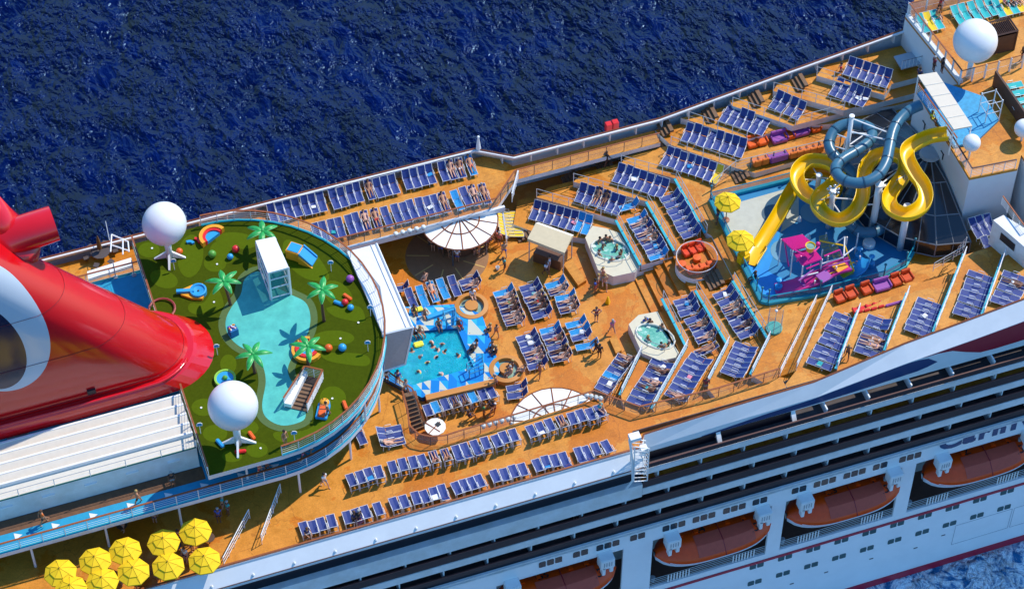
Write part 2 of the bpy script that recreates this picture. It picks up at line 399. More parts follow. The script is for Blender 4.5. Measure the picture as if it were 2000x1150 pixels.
# jogging track ring at TZ
def ring(cx, rx, ry, x0, z, n=28, ysh=0):
    return [Vector((x0, YC-ry+ysh, z))]+[Vector((cx+rx*math.cos(-PI/2+PI*k/n), YC+ysh+ry*math.sin(-PI/2+PI*k/n), z)) for k in range(n+1)]+[Vector((x0, YC+ry+ysh, z))]
track = ring(-22.3, 10.3, 10.9, XA, TZ)
m = MB().prism([(p.x, p.y) for p in track], TZ-.4, TZ, side=1); struct(m.build('jogging_track', [TRACK, WHITE]), 'blue jogging track around the ship under the golf deck')
m = MB()
m.prism([(XA, YC-9.35), (-27.6, YC-9.35), (-27.6, YC-8.2), (XA, YC-8.2)], TZ, TZ+.012); struct(m.build('gutter_strip', BROWN), 'brown strip between jogging track and white wall')
m = MB()   # white arrows on the track, painted
for i in range(9):
    c = P(34+73.5*i, 1046-19.8*i, TZ+.02) if i < 5 else P([398, 470, 537, 588][i-5], [948, 928, 910, 897][i-5], TZ+.02)
    a = R(0 if i < 7 else 18); u = Vector((math.cos(a), math.sin(a), 0)); w = Vector((-u.y, u.x, 0))
    m.add([c-u*.2+w*.3, c-u*.2-w*.3, c+u*.36], [(0, 1, 2)])
struct(m.build('track_arrows', mat('white floor paint', (.75, .75, .75), .6)), 'white arrow marks on the blue track')
# cyan kerb of track + orange edge
m = MB()
tr2 = ring(-22.3, 10.3-.12, 10.9-.12, XA, TZ)
m.tube([p+Vector((0, 0, .06)) for p in tr2], .07, 4); struct(m.build('track_kerb', CYAN), 'cyan kerb on the outer edge of the track')

# golf turf patches
def patch(px, mt, z=GZ+.006, n=6, name='putting_green', lab='lighter green putting patch on the golf deck'):
    pts = spline(PS(px, z), n, True); return struct(MB().sheet(pts, z).build(name, mt), lab)
def ell(cx, cy, rx, ry, rot=0, n=10):
    return [(cx+rx*math.cos(2*PI*k/n)*math.cos(rot)-ry*math.sin(2*PI*k/n)*math.sin(rot), cy+rx*math.cos(2*PI*k/n)*math.sin(rot)+ry*math.sin(2*PI*k/n)*math.cos(rot)) for k in range(n)]
pond = [(503, 530), (478, 545), (470, 575), (452, 600), (441, 625), (444, 650), (462, 672), (492, 690), (512, 712), (519, 745), (512, 790), (520, 815), (548, 830), (580, 826), (597, 812), (590, 770), (570, 745), (562, 720), (575, 690), (590, 670), (603, 645), (606, 615), (596, 590), (570, 576), (540, 560), (530, 540)]
cx = sum(p[0] for p in pond)/len(pond)
inner = spline(PS(pond, GZ+.016), 5, True)
outer = []
for i, p in enumerate(inner):
    a = inner[i-1]; b = inner[(i+1) % len(inner)]; d = (b-a).normalized(); outer.append(p+Vector((d.y, -d.x, 0))*(.52))
area = sum(inner[i-1].x*inner[i].y-inner[i].x*inner[i-1].y for i in range(len(inner)))
if area < 0: outer = [inner[i]*2-outer[i] for i in range(len(inner))]
for p in outer: p.z = GZ+.012
struct(MB().sheet(outer, GZ+.012).build('turf_border', SAGE), 'sage green border around the aqua pond shape')
struct(MB().sheet(inner, GZ+.018).build('pond_floor', AQUA), 'aqua painted pond shape in the golf turf')
for i, q in enumerate([ell(291, 488, 21, 15), ell(372, 500, 25, 42, .12), ell(320, 545, 28, 17, .3), [(398, 590), (420, 560), (432, 575), (436, 600), (415, 606), (385, 614), (368, 606), (372, 592)],
          ell(437, 492, 28, 22, .2), ell(420, 514, 22, 17), [(560, 468), (610, 490), (640, 530), (638, 548), (600, 545), (570, 525), (552, 500)], ell(462, 470, 42, 16, .1),
          ell(652, 660, 40, 15), [(630, 690), (700, 690), (722, 700), (716, 714), (680, 712), (640, 704)], ell(660, 575, 33, 22, .7), [(640, 600), (700, 598), (712, 628), (680, 625), (650, 616)],
          ell(446, 711, 16, 19), ell(398, 795, 24, 17), ell(420, 846, 24, 17), ell(453, 890, 20, 12), ell(502, 878, 21, 15), ell(650, 778, 26, 24), [(536, 844), (600, 838), (650, 800), (668, 806), (640, 838), (590, 858), (548, 862)], ell(487, 835, 18, 14)]):
    patch(q, LGREEN, GZ+.006+.004*(i % 2))
for (x, y) in [(297, 485), (424, 516), (418, 590), (534, 471), (665, 661), (393, 796), (649, 778), (509, 875), (700, 630)]:
    c = P(x, y, GZ+.03); tag(MB().lathe([(.08, 0), (.08, .03)], 10).build('golf_cup', WHITE2, loc=c), 'white golf cup ' + {297: 'left of the far radome', 424: 'under the green ball', 418: 'between the funnel and the left palm', 534: 'behind the lift tower roof', 665: 'beside the orange ball', 393: 'left of the largest radome', 649: 'above the smiling slide toy', 509: 'right of the red bumper', 700: 'below the blue ball cluster'}[x], 'golf cup', 'golf cups')

# ---------------------------------------------------------------- terraces
def terr(k, poly, z0=.01):
    struct(MB().prism([(p[0], p[1]) for p in poly], z0, lev(k), side=1).build('terrace_deck', [DECK2 if k > 2 else DECK, WHITE]), 'orange terrace deck rising in steps')
FW, AF, AN = 8.5, -1.5, -5.9
def W2(l, k): return [P(x, y, lev(k)) for x, y in l]
zf = .01
terr(1, [(3.4, FW)]+W2([(1003, 438), (1040, 452), (1143, 466)], 1)+[(6.9, -.9), (9.9, -1.6), (17, AF), (17, FW)])
terr(2, [(6.0, FW)]+W2([(1048, 385), (1205, 430), (1253, 518)], 2)+[(11, AF), (17, AF), (17, FW)])
terr(3, [(9.0, FW)]+W2([(1120, 355), (1264, 394), (1319, 490)], 3)+[(13.6, AF), (17, AF), (17, FW)])
terr(1, W2([(1227, 635), (1254, 690), (1213, 773)], 1)+[(3.9, -16.0), (10, -16.6), (17, -16.6), (17, AN), (9, AN)])
terr(2, W2([(1295, 583), (1343, 678), (1275, 800)], 2)+[(6.6, -16.6), (17, -16.6), (17, AN-.2)])
terr(3, W2([(1360, 567), (1423, 673), (1380, 755)], 3)+[(10.8, -16.6), (17, -16.6), (17, AN-.3)])
terr(4, [(12.6, FW)]+W2([(1213, 320), (1320, 349), (1380, 455)], 4)+[(16.0, AF), (16.0, AN)]+W2([(1433, 548), (1503, 663), (1468, 733)], 4)+[(14.6, -16.5), (36, -16.5), (36, FW)])
# far stepped levels
terr(5, [(15.6, 9.9)]+W2([(1310, 283), (1436, 328), (1475, 338), (1640, 290)], 5)+[(34.38, 2.2), (38, 2.2), (38, 9.9)], 2.61)
terr(6, [(17.8, 9.9)]+W2([(1345, 235), (1458, 273), (1545, 249)], 6)+[(34.38, 4.2), (38, 4.2), (38, 9.9)], 3.21)
terr(7, [(22.0, 9.9)]+W2([(1430, 207), (1548, 246), (1645, 221)], 7)+[(34.38, 5.0), (38, 5.0), (38, 9.9)], 3.86)
terr(8, [(26.2, 9.9)]+W2([(1510, 178), (1648, 216), (1668, 210)], 8)+[(31.5, 5.2), (38, 5.2), (38, 9.9)], 4.51)
terr(9, [(30.2, 9.9)]+W2([(1595, 148), (1728, 186)], 9)+[(34.5, 6.2), (38, 6.2), (38, 9.9)], 5.16)
# near stepped levels
terr(5, W2([(1623, 573), (1555, 723)], 5)+[(15.6, -17.2), (15.6, -18.5), (62, -18.3), (62, -12.0), (29.5, -11.6)], 2.61)
terr(6, W2([(1678, 608), (1635, 722)], 6)+[(19.2, -18.4), (62, -18.3), (62, -12.2), (29, -12.0)], 3.21)
terr(7, W2([(1774, 574), (1730, 686)], 7)+[(23.0, -18.4), (62, -18.3), (62, -12.2)], 3.86)
terr(8, W2([(1885, 498), (1825, 650)], 8)+[(26.7, -18.4), (62, -18.3), (62, -10)], 4.51)
terr(9, W2([(1962, 500), (1920, 618)], 9)+[(30.8, -18.4), (62, -18.3), (62, -10)], 5.16)
# ramp strip between two handrails
a, b, c, d = P(1593, 592, 2.63), P(1523, 735, 2.63), P(1553, 724, 3.2), P(1621, 573, 3.2)
m = MB(); m.add([a, b, c, d, Vector((c.x, c.y, 2.0)), Vector((d.x, d.y, 2.0))], [(0, 1, 2, 3), (1, 4, 2), (0, 3, 5)]); struct(m.build('deck_ramp', DECK2), 'narrow ramp between the terrace handrails')
# centre aisle steps
m = MB()
for i in range(8): m.box((9.6+i*.8+3.5, (AF+AN)/2, .16+i*.325-.16), (7.0, AF-AN-.02, .325))
struct(m.build('aisle_steps', [DECK]), 'grey stair between the two halves of the terraces')

# ---------------------------------------------------------------- the ship's side
ship = thing('cruise_ship', 'white cruise ship side with balcony rows and red waterline stripe', 'ship', (0, YH, 0))
def sp(name, mb, m_, label=None, smooth=False, kind=None):
    o = mb.build(name, m_, None, smooth); o.parent = ship; o.matrix_parent_inverse = Matrix.Translation((0, -YH, 0)); 
    if label: o['label'] = label
    if kind: o['kind'] = kind
    return o
X0, X1 = -75, 62
HT = -5.57
R0z, R1z = -14.7, -7.95     # lifeboat recess
bays = [(-17.5, -10.3), (-8.2, 2.0), (4.4, 14.2), (15.4, 25.2), (26.4, 37.5), (39, 49)]
m = MB()
def side(m, x0, x1, z0, z1, y=YH, t=.2): m.box(((x0+x1)/2, y+t/2, (z0+z1)/2), (x1-x0, t, z1-z0))
side(m, X0, X1, WZ-1, R0z)
side(m, X0, X1, R1z, HT+.3)
xs = [X0]+[v for b_ in bays for v in b_]+[X1]
for i in range(0, len(xs), 2): side(m, xs[i], xs[i+1], R0z, R1z)
m.box(((X0+X1)/2, (YH+12)/2, -10), (X1-X0, 12-YH-7, 20-.1))           # inner volume
m.box(((X0+X1)/2, YC, (WZ+R0z)/2-.3), (X1-X0, 2*(YC-YH)-.4, R0z-WZ-.6))
sp('hull', m, mat('white hull paint', (.88, .90, .92), .35, .03, .4, grime=(.85, .87, .89), coat=.2))
m = MB()   # recess floor, back wall
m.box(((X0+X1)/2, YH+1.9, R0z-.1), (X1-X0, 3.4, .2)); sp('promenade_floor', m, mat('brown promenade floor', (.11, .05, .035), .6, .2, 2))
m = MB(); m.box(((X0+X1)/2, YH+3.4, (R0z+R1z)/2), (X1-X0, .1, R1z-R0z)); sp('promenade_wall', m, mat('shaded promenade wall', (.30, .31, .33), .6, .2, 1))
m = MB(); m.box(((X0+X1)/2, YH-.04, -15.55), (X1-X0, .06, .3)); sp('red_stripe', m, mat('crimson stripe paint', (.42, .008, .035), .4))
m = MB(); m.box(((X0+X1)/2, YH-.05, WZ+.45), (X1-X0, .08, .8)); sp('waterline_stripe', m, mat('crimson boot paint', (.45, .01, .04), .4))
m = MB(); m.box(((X0+X1)/2, YH-.12, HT+.08), (X1-X0, .26, .1)).box(((X0+X1)/2, YH-.1, HT-.35), (X1-X0, .2, .08)); sp('ledge', m, WHITE)
# slabs
def slab(x0, x1, zt, zb): 
    mm = MB(); mm.box(((x0+x1)/2, YH+1.0, (zt+zb)/2), (x1-x0, 2.2, zt-zb)); sp('balcony_slab', mm, WHITE)
XS = 3.2
slab(XS, X1, 2.05, 1.41); slab(XS, X1, -.35, -1.13); slab(X0, X1, -2.85, -3.66) 
slab(X0, XS-.02, .24, -1.35)
m = MB(); m.box(((X0+XS)/2, YH+1.2, 2.35), (XS-X0, 2.2, .8)); sp('upper_band', m, WHITE)
# promenade window band (left)
m = MB(); m.box(((X0+XS)/2, YH+.45, 1.1), (XS-X0, .1, 1.72)); sp('dark_window_band', m, GLASSD)
# cabin fronts
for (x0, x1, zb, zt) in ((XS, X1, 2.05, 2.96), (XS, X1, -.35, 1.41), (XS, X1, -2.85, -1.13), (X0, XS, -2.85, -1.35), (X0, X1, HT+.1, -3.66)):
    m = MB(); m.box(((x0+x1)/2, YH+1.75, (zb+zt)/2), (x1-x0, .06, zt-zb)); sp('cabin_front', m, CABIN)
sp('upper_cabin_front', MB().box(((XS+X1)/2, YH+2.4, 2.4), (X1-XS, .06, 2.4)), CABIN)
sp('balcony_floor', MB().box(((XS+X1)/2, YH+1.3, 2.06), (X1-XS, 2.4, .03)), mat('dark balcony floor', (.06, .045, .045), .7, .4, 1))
for (x0, x1, z) in ((XS, X1, -.34), (X0, X1, -2.84), (X0, X1, HT+.14)):
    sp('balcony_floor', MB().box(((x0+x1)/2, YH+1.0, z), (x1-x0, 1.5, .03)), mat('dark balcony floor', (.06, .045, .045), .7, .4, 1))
# dividers + rails
DIV = MB().add([(0, 0, 0), (0, 1.5, 0), (0, 1.5, 1), (0, -.06, 1), (.10, 0, 0), (.10, 1.5, 0), (.10, 1.5, 1), (.10, -.06, 1)], [(3, 2, 1, 0), (4, 5, 6, 7), (0, 4, 7, 3), (1, 2, 6, 5), (3, 7, 6, 2), (0, 1, 5, 4)]).mesh('balcony_divider', mat('white balcony divider', (.82, .84, .86), .5, .1, 3))
def divs(x0, x1, zb, zt, off):
    x = x0+off
    while x < x1:
        o = inst(DIV, 'balcony_divider', ship, (x, .12, zb), sc=(1, 1, zt-zb)); x += 3.42
divs(15, 52, 2.08, 2.9, 2.7); divs(XS, 52, -.32, 1.4, 1.2); divs(-24, 50, -2.82, -1.36, 2.0); divs(-30, 50, HT+.16, -3.67, .6)
def brail(x0, x1, z, h=.95):
    sp('balcony_rail', MB().box(((x0+x1)/2, YH-.06, z+h), (x1-x0, .1, .07)), mat('brown handrail', (.10, .035, .03), .5))
    sp('balcony_glass', MB().box(((x0+x1)/2, YH-.05, z+h/2), (x1-x0, .03, h-.1)), GLASSD)
brail(XS, X1, 2.05, .62); brail(XS, X1, -.35); brail(X0, X1, -2.85); brail(X0, X1, HT+.1)
# upper livery panel (right) and slanted bulwark panels
railR = [(3.6, -19.05, 4.55), (10, -18.95, 4.75), (17, -18.9, 4.85), (24.3, -18.55, 5.95), (30, -18.45, 6.6), (35, -18.4, 7.3), (48, -18.3, 8.9), (62, -18.2, 10.5)]
rp = [Vector(p) for p in railR]
def onray(Pt, Y):      # keep image position while moving to plane Y
    d = (Pt-CAM); return CAM + d*((Y-CAM.y)/d.y)
m = MB()
rows = [rp, [Vector((p.x+.05, -19.42, p.z-1.1)) for p in rp], [Vector((p.x+.05, -19.5, 2.96)) for p in rp], [Vector((p.x+.05, -19.3, 2.96)) for p in rp], [Vector((p.x, -19.1, 2.96)) for p in rp], [Vector((p.x, p.y+.12, p.z-.3)) for p in rp], [Vector((p.x, p.y+.12, p.z)) for p in rp], rp]
m.grid(rows[::-1]); sp('bulwark', m, mat('white bulwark paint', (.80, .81, .82), .4, .05, .7))
def zl(x, f): # panel point on livery surface at height fraction f (0 bottom, 1 knee)
    for a, b in zip(rp[:-1], rp[1:]):
        if a.x <= x <= b.x: t = (x-a.x)/(b.x-a.x); zr = a.z+(b.z-a.z)*t; break
    zk = zr-1.1; z = 2.96+(zk-2.96)*f; y = -19.5+(.08)*f
    return Vector((x, y-.03, z))
def livery(pts, mt, nm, lab):
    m = MB(); up_, lo = pts
    rows = []
    n = 24
    for i in range(n+1):
        x = up_[0][0]+(up_[-1][0]-up_[0][0])*i/n
        def itp(l):
            for a, b in zip(l[:-1], l[1:]):
                if a[0] <= x <= b[0]+1e-6: return a[1]+(b[1]-a[1])*(x-a[0])/(b[0]-a[0])
            return l[-1][1]
        rows.append([zl(x, itp(lo)), zl(x, max(itp(lo)+.001, itp(up_)))])
    m.grid(rows[::-1]); sp(nm, m, mt, lab)
livery(([(8, .2), (13, .75), (18, .96), (23, .99), (25, .96), (26.3, .8), (26.8, .5)], [(8, .12), (14, .12), (20, .2), (25.6, .3), (26.8, .48)]), NAVY, 'livery_swoosh', 'navy pointed livery stripe')
livery(([(25.5, .985), (30, .985), (36, .985), (45, .985), (55, .985)], [(25.5, .98), (27.6, .9), (30, .3), (31, .24), (36, .24), (45, .24), (55, .24)]), LRED, 'livery_band', 'dark red livery band')
# white gusset at the step, window frames in the first opening
for x in (XS+.15, 9.3, 15.25):
    sp('window_pillar', MB().add([(x-.17, -19.47, 3.0), (x+.17, -19.47, 3.0), (x+.17, YH-.06, 2.0), (x-.17, YH-.06, 2.0), (x-.17, -19.2, 3.0), (x+.17, -19.2, 3.0), (x+.17, YH+.3, 2.0), (x-.17, YH+.3, 2.0)], [(3, 2, 1, 0), (4, 5, 6, 7), (1, 2, 6, 5), (0, 4, 7, 3)]), WHITE)
m = MB().box((6.2, YH+.7, 2.55), (5.8, .06, .9)).box((12.3, YH+.7, 2.55), (5.6, .06, .9)); sp('dark_window', m, GLASSD)
# left slanted bulwark panel
m = MB(); y0 = -19.95
prof = [(y0+.12, UP-.2), (y0+.12, 4.25), (y0, 4.3), (y0-.05, 4.1), (-20.75, 3.2), (-20.82, 3.0), (-20.75, 2.75), (YH, 2.7)]
m.grid([[Vector((x, y, z)) for x in (X0, -40, -20, 0, 3.0)] for y, z in prof]); sp('bulwark', m, mat('white bulwark paint', (.80, .81, .82), .4, .05, .7))
sp('bulwark_end', MB().add([(3.0, y0, 4.3), (3.0, -20.75, 3.2), (3.0, YH, 2.7), (3.6, -19.05, 2.7), (3.6, -19.05, 4.55)], [(0, 1, 2, 3, 4)]), WHITE)
sp('panel_seam', MB().box(((X0+3)/2, -20.80, 3.17), (X0*-1+3, .05, .06)), mat('brown seam', (.12, .05, .03), .6))
m = MB()
for x in range(-30, 3, 3):
    m2 = MB().lathe([(.07, 0), (.07, .18), (.1, .2), (0, .3)], 8); o = sp('mooring_stud', m2, WHITE2); o.matrix_parent_inverse = Matrix.Identity(4); o.location = (x+.7, -20.62-YH, 3.28)
# teak cap rails
m = MB(); m.box(((X0+3)/2, y0+.12, 4.4), (-X0+3, .13, .07)); sp('cap_rail', m, WOOD)
m = MB()
for a, b in zip([Vector((3.0, y0+.1, 4.4))]+rp[:-1], rp):
    m.tube([a+Vector((0, .1, .06)), b+Vector((0, .1, .06))], .075, 4)
sp('cap_rail', m, WOOD)
# far bulwark
fp = [Vector(p) for p in ((X0, 11.85, 4.25), (.9, 11.75, 4.25), (3.6, 10.0, 4.25), (16, 9.95, 4.35), (27, 10.0, 6.0), (37.4, 10.0, 7.5))]
m = MB(); zb = [1.8, 1.8, 1.8, 1.8, 3.0, 4.5]
rows = [[p+Vector((0, 0, 0)) for p in fp], [p+Vector((0, -.16, 0)) for p in fp], [p+Vector((0, -.16, -.16)) for p in fp], [p+Vector((0, .55, -1.15)) for p in fp], [Vector((p.x, p.y+.5, -2)) for p in fp], [Vector((p.x, p.y+1.3, -2)) for p in fp], [p+Vector((0, .7, -1)) for p in fp], [p for p in fp]]
m.grid(rows); sp('far_bulwark', m, mat('white bulwark paint', (.80, .81, .82), .4, .05, .7))
m = MB()
for a, b in zip(fp[:-1], fp[1:]): m.tube([a+Vector((0, .05, .05)), b+Vector((0, .05, .05))], .07, 4)
sp('cap_rail', m, WOOD)
m = MB(); m.box(((X0+5)/2, 12.7, (WZ-1-2)/2), (5-X0, .3, 24)); m.box((33, 11.2, (WZ-1-2)/2), (58, .3, 24)); sp('far_hull', m, WHITE)
for i in range(28):
    x = -24+i*2.23
    if x > 37: break
    for a, b in zip(fp[:-1], fp[1:]):
        if a.x <= x <= b.x: p = a.lerp(b, (x-a.x)/(b.x-a.x))
    mm = MB().add([(0, -.14, -.12), (0, -.1, -1.0), (0, .4, -1.0), (0, .3, -.3), (.09, -.14, -.12), (.09, -.1, -1.0), (.09, .4, -1.0), (.09, .3, -.3)], [(0, 1, 2, 3), (7, 6, 5, 4), (0, 4, 5, 1)])
    o = mm.build('bulwark_bracket', WHITE2); o.parent = ship; o.location = p-Vector((0, YH, 0))
# hull windows
def winpair(x, z, n=2, w=.55, h=.62, gap=.1, y=YH-.03, mt=None):
    for i in range(n):
        xx = x+(i-(n-1)/2)*(w+gap); r = .13; mb = MB()
        pts = []
        for (cx_, cz, a0) in ((w/2-r, h/2-r, 0), (-w/2+(r if i == 0 else .02), h/2-(r if i == 0 else .02), PI/2), (-w/2+r, -h/2+r, PI), (w/2-.02, -h/2+.02, 1.5*PI)):
            rr = r if abs(cx_) < w/2-.05 else .02
            for k in range(4): pts.append((xx+cx_+rr*math.cos(a0+PI/2*k/3), cz+rr*math.sin(a0+PI/2*k/3)))
        mb.add([(a_, y, z+b_) for a_, b_ in pts]+[(a_, y+.05, z+b_) for a_, b_ in pts], [tuple(range(16))]+[(j, 16+j, 16+(j+1) % 16, (j+1) % 16) for j in range(16)])
        sp('window', mb, mt or mat('green tinted glass', (.05, .10, .10), .15))
for i in range(12): winpair(13.68+2.44*i-.1, -16.05)
for i in range(11): winpair(13.7+2.45*i-.1, -18.45)
DKW = mat('dark cabin window', (.012, .012, .018), .2)
for x, n in ((16.25, 2), (18.4, 3), (20.9, 3), (23.05, 2), (8.4, 3), (10.9, 3), (13.0, 2), (5.95, 3), (.6, 3), (-1.6, 2), (3.0, 2), (-4.0, 3), (25.6, 3)):
    if 15 < x < 16: continue
    winpair(x+.1, -6.75, n, .55, .72, mt=DKW)
# promenade rails in the lifeboat recess
for (x0, x1) in bays[1:5]:
    m = MB()
    for k in range(4): m.tube([(x0, YH+.1, R0z+.3+k*.25), (x1, YH+.1, R0z+.3+k*.25)], .02, 4)
    sp('promenade_rail', m, RAILW)
    for fx in (.16, .72):
        m = MB()
        for k in range(8): m.box((x0+(x1-x0)*fx+k*.25, YH+.04, R0z+.62), (.09, .05, .95))
        sp('rail_gate', m, WHITE2)
    sp('bollard', MB().lathe([(.16, 0), (.16, .35), (.22, .4), (.22, .48), (0, .5)], 10, c=(x0+.5, YH+.6, R0z)), GREY)
# ship name, cut by the ledge above
def text(body, size, mt, M, name, parent=None, label=None, ext=.01, off=.0, shear=0):
    cu_ = bpy.data.curves.new(name, 'FONT'); cu_.body = body; cu_.size = size; cu_.extrude = ext; cu_.offset = off; cu_.shear = shear; cu_.resolution_u = 3
    cu_.align_x = 'CENTER'; cu_.align_y = 'CENTER'
    t = bpy.data.objects.new(name, cu_); COL.objects.link(t); bpy.context.view_layer.update()
    me = bpy.data.meshes.new_from_object(t); bpy.data.objects.remove(t); me.materials.clear(); me.materials.append(mt)
    o = bpy.data.objects.new(name, me); COL.objects.link(o)
    if parent: o.parent = parent
    o.matrix_world = M
    if label: o['label'] = label
    return o
bx = 28.2
for ch_, w_, sz in (('C', 1.75, 2.5), ('a', 1.25, 2.1), ('r', 1.05, 2.1), ('n', 1.35, 2.1), ('i', .9, 2.1), ('v', 1.2, 2.1), ('a', 1.2, 2.1), ('l', .9, 2.1)):
    o = text(ch_, sz, mat('navy lettering', (.01, .06, .17), .4), Matrix.Identity(4), 'ship_name_letter', ship, off=.11)
    w2 = o.dimensions.x; mn = min(v.co.y for v in o.data.vertices)
    o.scale = (1.12, 1, 1); o.rotation_euler = (PI/2, 0, 0); o.location = (bx+w_/2, -.04, -7.12-mn); bx += w_+.12
# hull doors and scuppers
for (x, z) in ((24, -20.2), (28, -20.6), (20, -20.2), (30.4, -19.9), (17, -20.4)): sp('scupper', MB().box((x, YH-.02, z), (.34, .04, .1)), DKGREY)
for (x0, x1) in ((31.4, 36.5), (36.7, 41)):
    mm = MB()
    for a, b, c, d in ((x0, x1, -19.0, -18.97), (x0, x1, -21.8, -21.77)): mm.box(((a+b)/2, YH-.01, c), (b-a, .03, .03))
    for x in (x0, x1): mm.box((x, YH-.01, -20.4), (.03, .03, 2.8))
    sp('shell_door', mm, mat('grey seam', (.35, .38, .42), .5))
# ---------------------------------------------------------------- golf deck rails, kerb
zc = Vector((0, 0, GZ))
m = MB(); m.tube([p+Vector((0, 0, .05)) for p in garc], .09, 5); struct(m.build('golf_kerb', CYAN), 'cyan kerb around the golf deck')
railing([p+Vector((0, 0, .02)) for p in garc], 'curved white railing with wooden top rail around the green golf deck', 1.1, 1.25, WOOD, .06, 4)
railing([Vector((-27.6, YC-11.2, GZ)), Vector((-27.6, YC-3.6, GZ))], 'straight wooden railing along the golf deck beside the white louvred roof', 1.1, 1.6, WOOD, .06, 3)
railing([Vector((-27.6, YC+1.5, GZ)), Vector((-27.6, YC+11.0, GZ))], 'straight wooden railing at the left golf deck edge behind the funnel', 1.1, 1.6, WOOD, .06, 3)
tro = ring(-22.3, 10.22, 10.82, XA, TZ)
half = tro[:len(tro)//2+6]
railing([p+Vector((0, 0, .0)) for p in half], 'long wooden topped railing on the outer edge of the blue jogging track', 1.1, 1.6, WOOD, .06, 4)
railing([p for p in tro[len(tro)//2+5:]], 'wooden topped railing of the jogging track on the sea side', 1.1, 1.8, WOOD, .06, 4)
# posts carrying track and golf deck
k = 0
for x, y, z0, z1 in [(tro[i].x-.05, tro[i].y+.08, UP, TZ-.4) for i in (2, 6, 10)]+[(-30-5.3*i, tro[0].y+.1, UP, TZ-.4) for i in range(6)]+[(-24.8, YC-10.3, TZ, GZ-.4), (-15.4, YC-8.2, TZ, GZ-.4)]:
    k += 1
    tag(MB().tube([(x, y, z0), (x, y, z1)], .09, 8).build('support_post', RAILW), f'slim white post, number {k} of eleven carrying the deck overhangs, counted from the first right one' if False else 'slim white post carrying the overhang ' + ['under the right curve of the track', 'below the two red runners', 'in front of the red-shirted pair', 'just right of the umbrellas', 'above the upper right umbrella', 'above the middle umbrellas', 'at the left umbrella', 'near the left frame edge', 'outside the left frame edge', 'between track and golf deck on the left', 'between track and golf deck on the right'][(k-1) % 11], 'post', 'deck support posts')

# ---------------------------------------------------------------- white louvred roof building
t = thing('louvred_house', 'long white deckhouse roof with stepped louvre ridges beside the funnel', 'deckhouse', (-40, YC-8, GZ))
def loc(o, t): o.parent = t; o.matrix_parent_inverse = Matrix.Translation(-t.location); return o
yN = YC-8.2; rows = 4; yA = YC-3.75
loc(MB().box((-35.4, (yN+yA)/2, (TZ+GZ-.5)/2+.0), (15.3, yA-yN, GZ-.6-TZ)).build('wall', WHITE), t)
xr0, xr1 = -43.0, -27.75
m = MB(); step = (yA-yN-1.0)/4
for i in range(4):
    y0 = yN+1.0+i*step
    m.add([(xr0, y0, GZ-.12), (xr1, y0, GZ-.12), (xr1, y0+step*.86, GZ+.16), (xr0, y0+step*.86, GZ+.16)], [(0, 1, 2, 3)])
m.add([(xr0, yN, GZ-.35), (xr1, yN, GZ-.35), (xr1, yN+1.0, GZ-.12), (xr0, yN+1.0, GZ-.12)], [(0, 1, 2, 3)])
loc(m.build('roof', mat('cream roof panel', (.70, .63, .53), .6, .06, 2)), t)
for i in range(5):
    y0 = yN+1.0+i*step
    loc(MB().box(((xr0+xr1)/2, y0-.08, GZ+.02), (xr1-xr0, .16, .34)).build('roof_ridge', WHITE2), t)
loc(MB().box(((xr0+xr1)/2, yN+.0, GZ-.42), (xr1-xr0, .1, .12)).build('eaves_strip', mat('green gutter', (.03, .16, .14), .5)), t)
for i in range(5): loc(MB().box((-29.5-i*3.0, yN-.06, GZ-1.3), (.9, .12, .08)).build('wall_lamp', WHITE2), t)
railing([(xr1, yN-.05, GZ-.4), (xr0, yN-.05, GZ-.4)], 'thin grey railing along the eaves of the white louvred roof', .8, 2.5, GREY, .025, 1, group='roof rails')
tag(MB().prism([(p.x, p.y) for p in PS([(12, 820), (48, 812), (52, 868), (14, 880)], GZ-.2)], TZ, GZ-.4).build('vent_box', GREY, autos=True), 'grey vent box at the left end of the louvred roof', 'vent')

# ---------------------------------------------------------------- sea-side outdoor corner, far left
t = thing('wind_screen', 'white framed clear wind screen at the far end of the golf deck', 'wind screen', P(240, 470, UP+2.8))
b0 = P(222, 512, UP+2.8); 
for (a, b) in (((218, 458), (216, 492)), ((240, 466), (240, 497)), ((218, 458), (250, 472)), ((216, 478), (252, 490)), ((250, 472), (252, 492))):
    loc(MB().tube([P(*a, UP+3.6), P(*b, UP+3.6)], .06, 6).build('frame_bar', RAILW), t)
m = MB(); A = PS([(170, 530), (256, 503)], TZ+.25); B = PS([(172, 545), (258, 518)], TZ+.25)
m.add([A[0], A[1], B[1], B[0], A[0]-Vector((0, 0, .3)), A[1]-Vector((0, 0, .3)), B[1]-Vector((0, 0, .3)), B[0]-Vector((0, 0, .3))], [(3, 2, 1, 0), (7, 6, 2, 3), (4, 0, 1, 5)]); tag(m.build('white_coaming', WHITE2), 'white coaming between the sea-side deck and the blue track', 'coaming')
for x, y in ((226, 541), (262, 537)):
    tag(MB().tube([P(x, y, TZ), P(x, y, TZ)+Vector((0, 0, 1.7))], .04, 6).lathe([(.2, 0), (.2, .05), (.06, .1)], 8, P(x, y, TZ)).build('lamp_pole', GREY), f'slim grey pole on the blue track {"left" if x < 240 else "right"} of the pair near the railing', 'pole', 'grey poles')
tp = P(198, 503, UP)
t = thing('picnic_table', 'dark round table with seats behind the funnel by the sea rail', 'table', tp)
MB().lathe([(.75, .72), (.75, .76), (0, .765)], 12).build('tabletop', mat('dark brown tabletop', (.08, .06, .06), .6), t)
MB().tube([(0, 0, 0), (0, 0, .73)], .06, 6).build('table_stem', DKGREY, t)
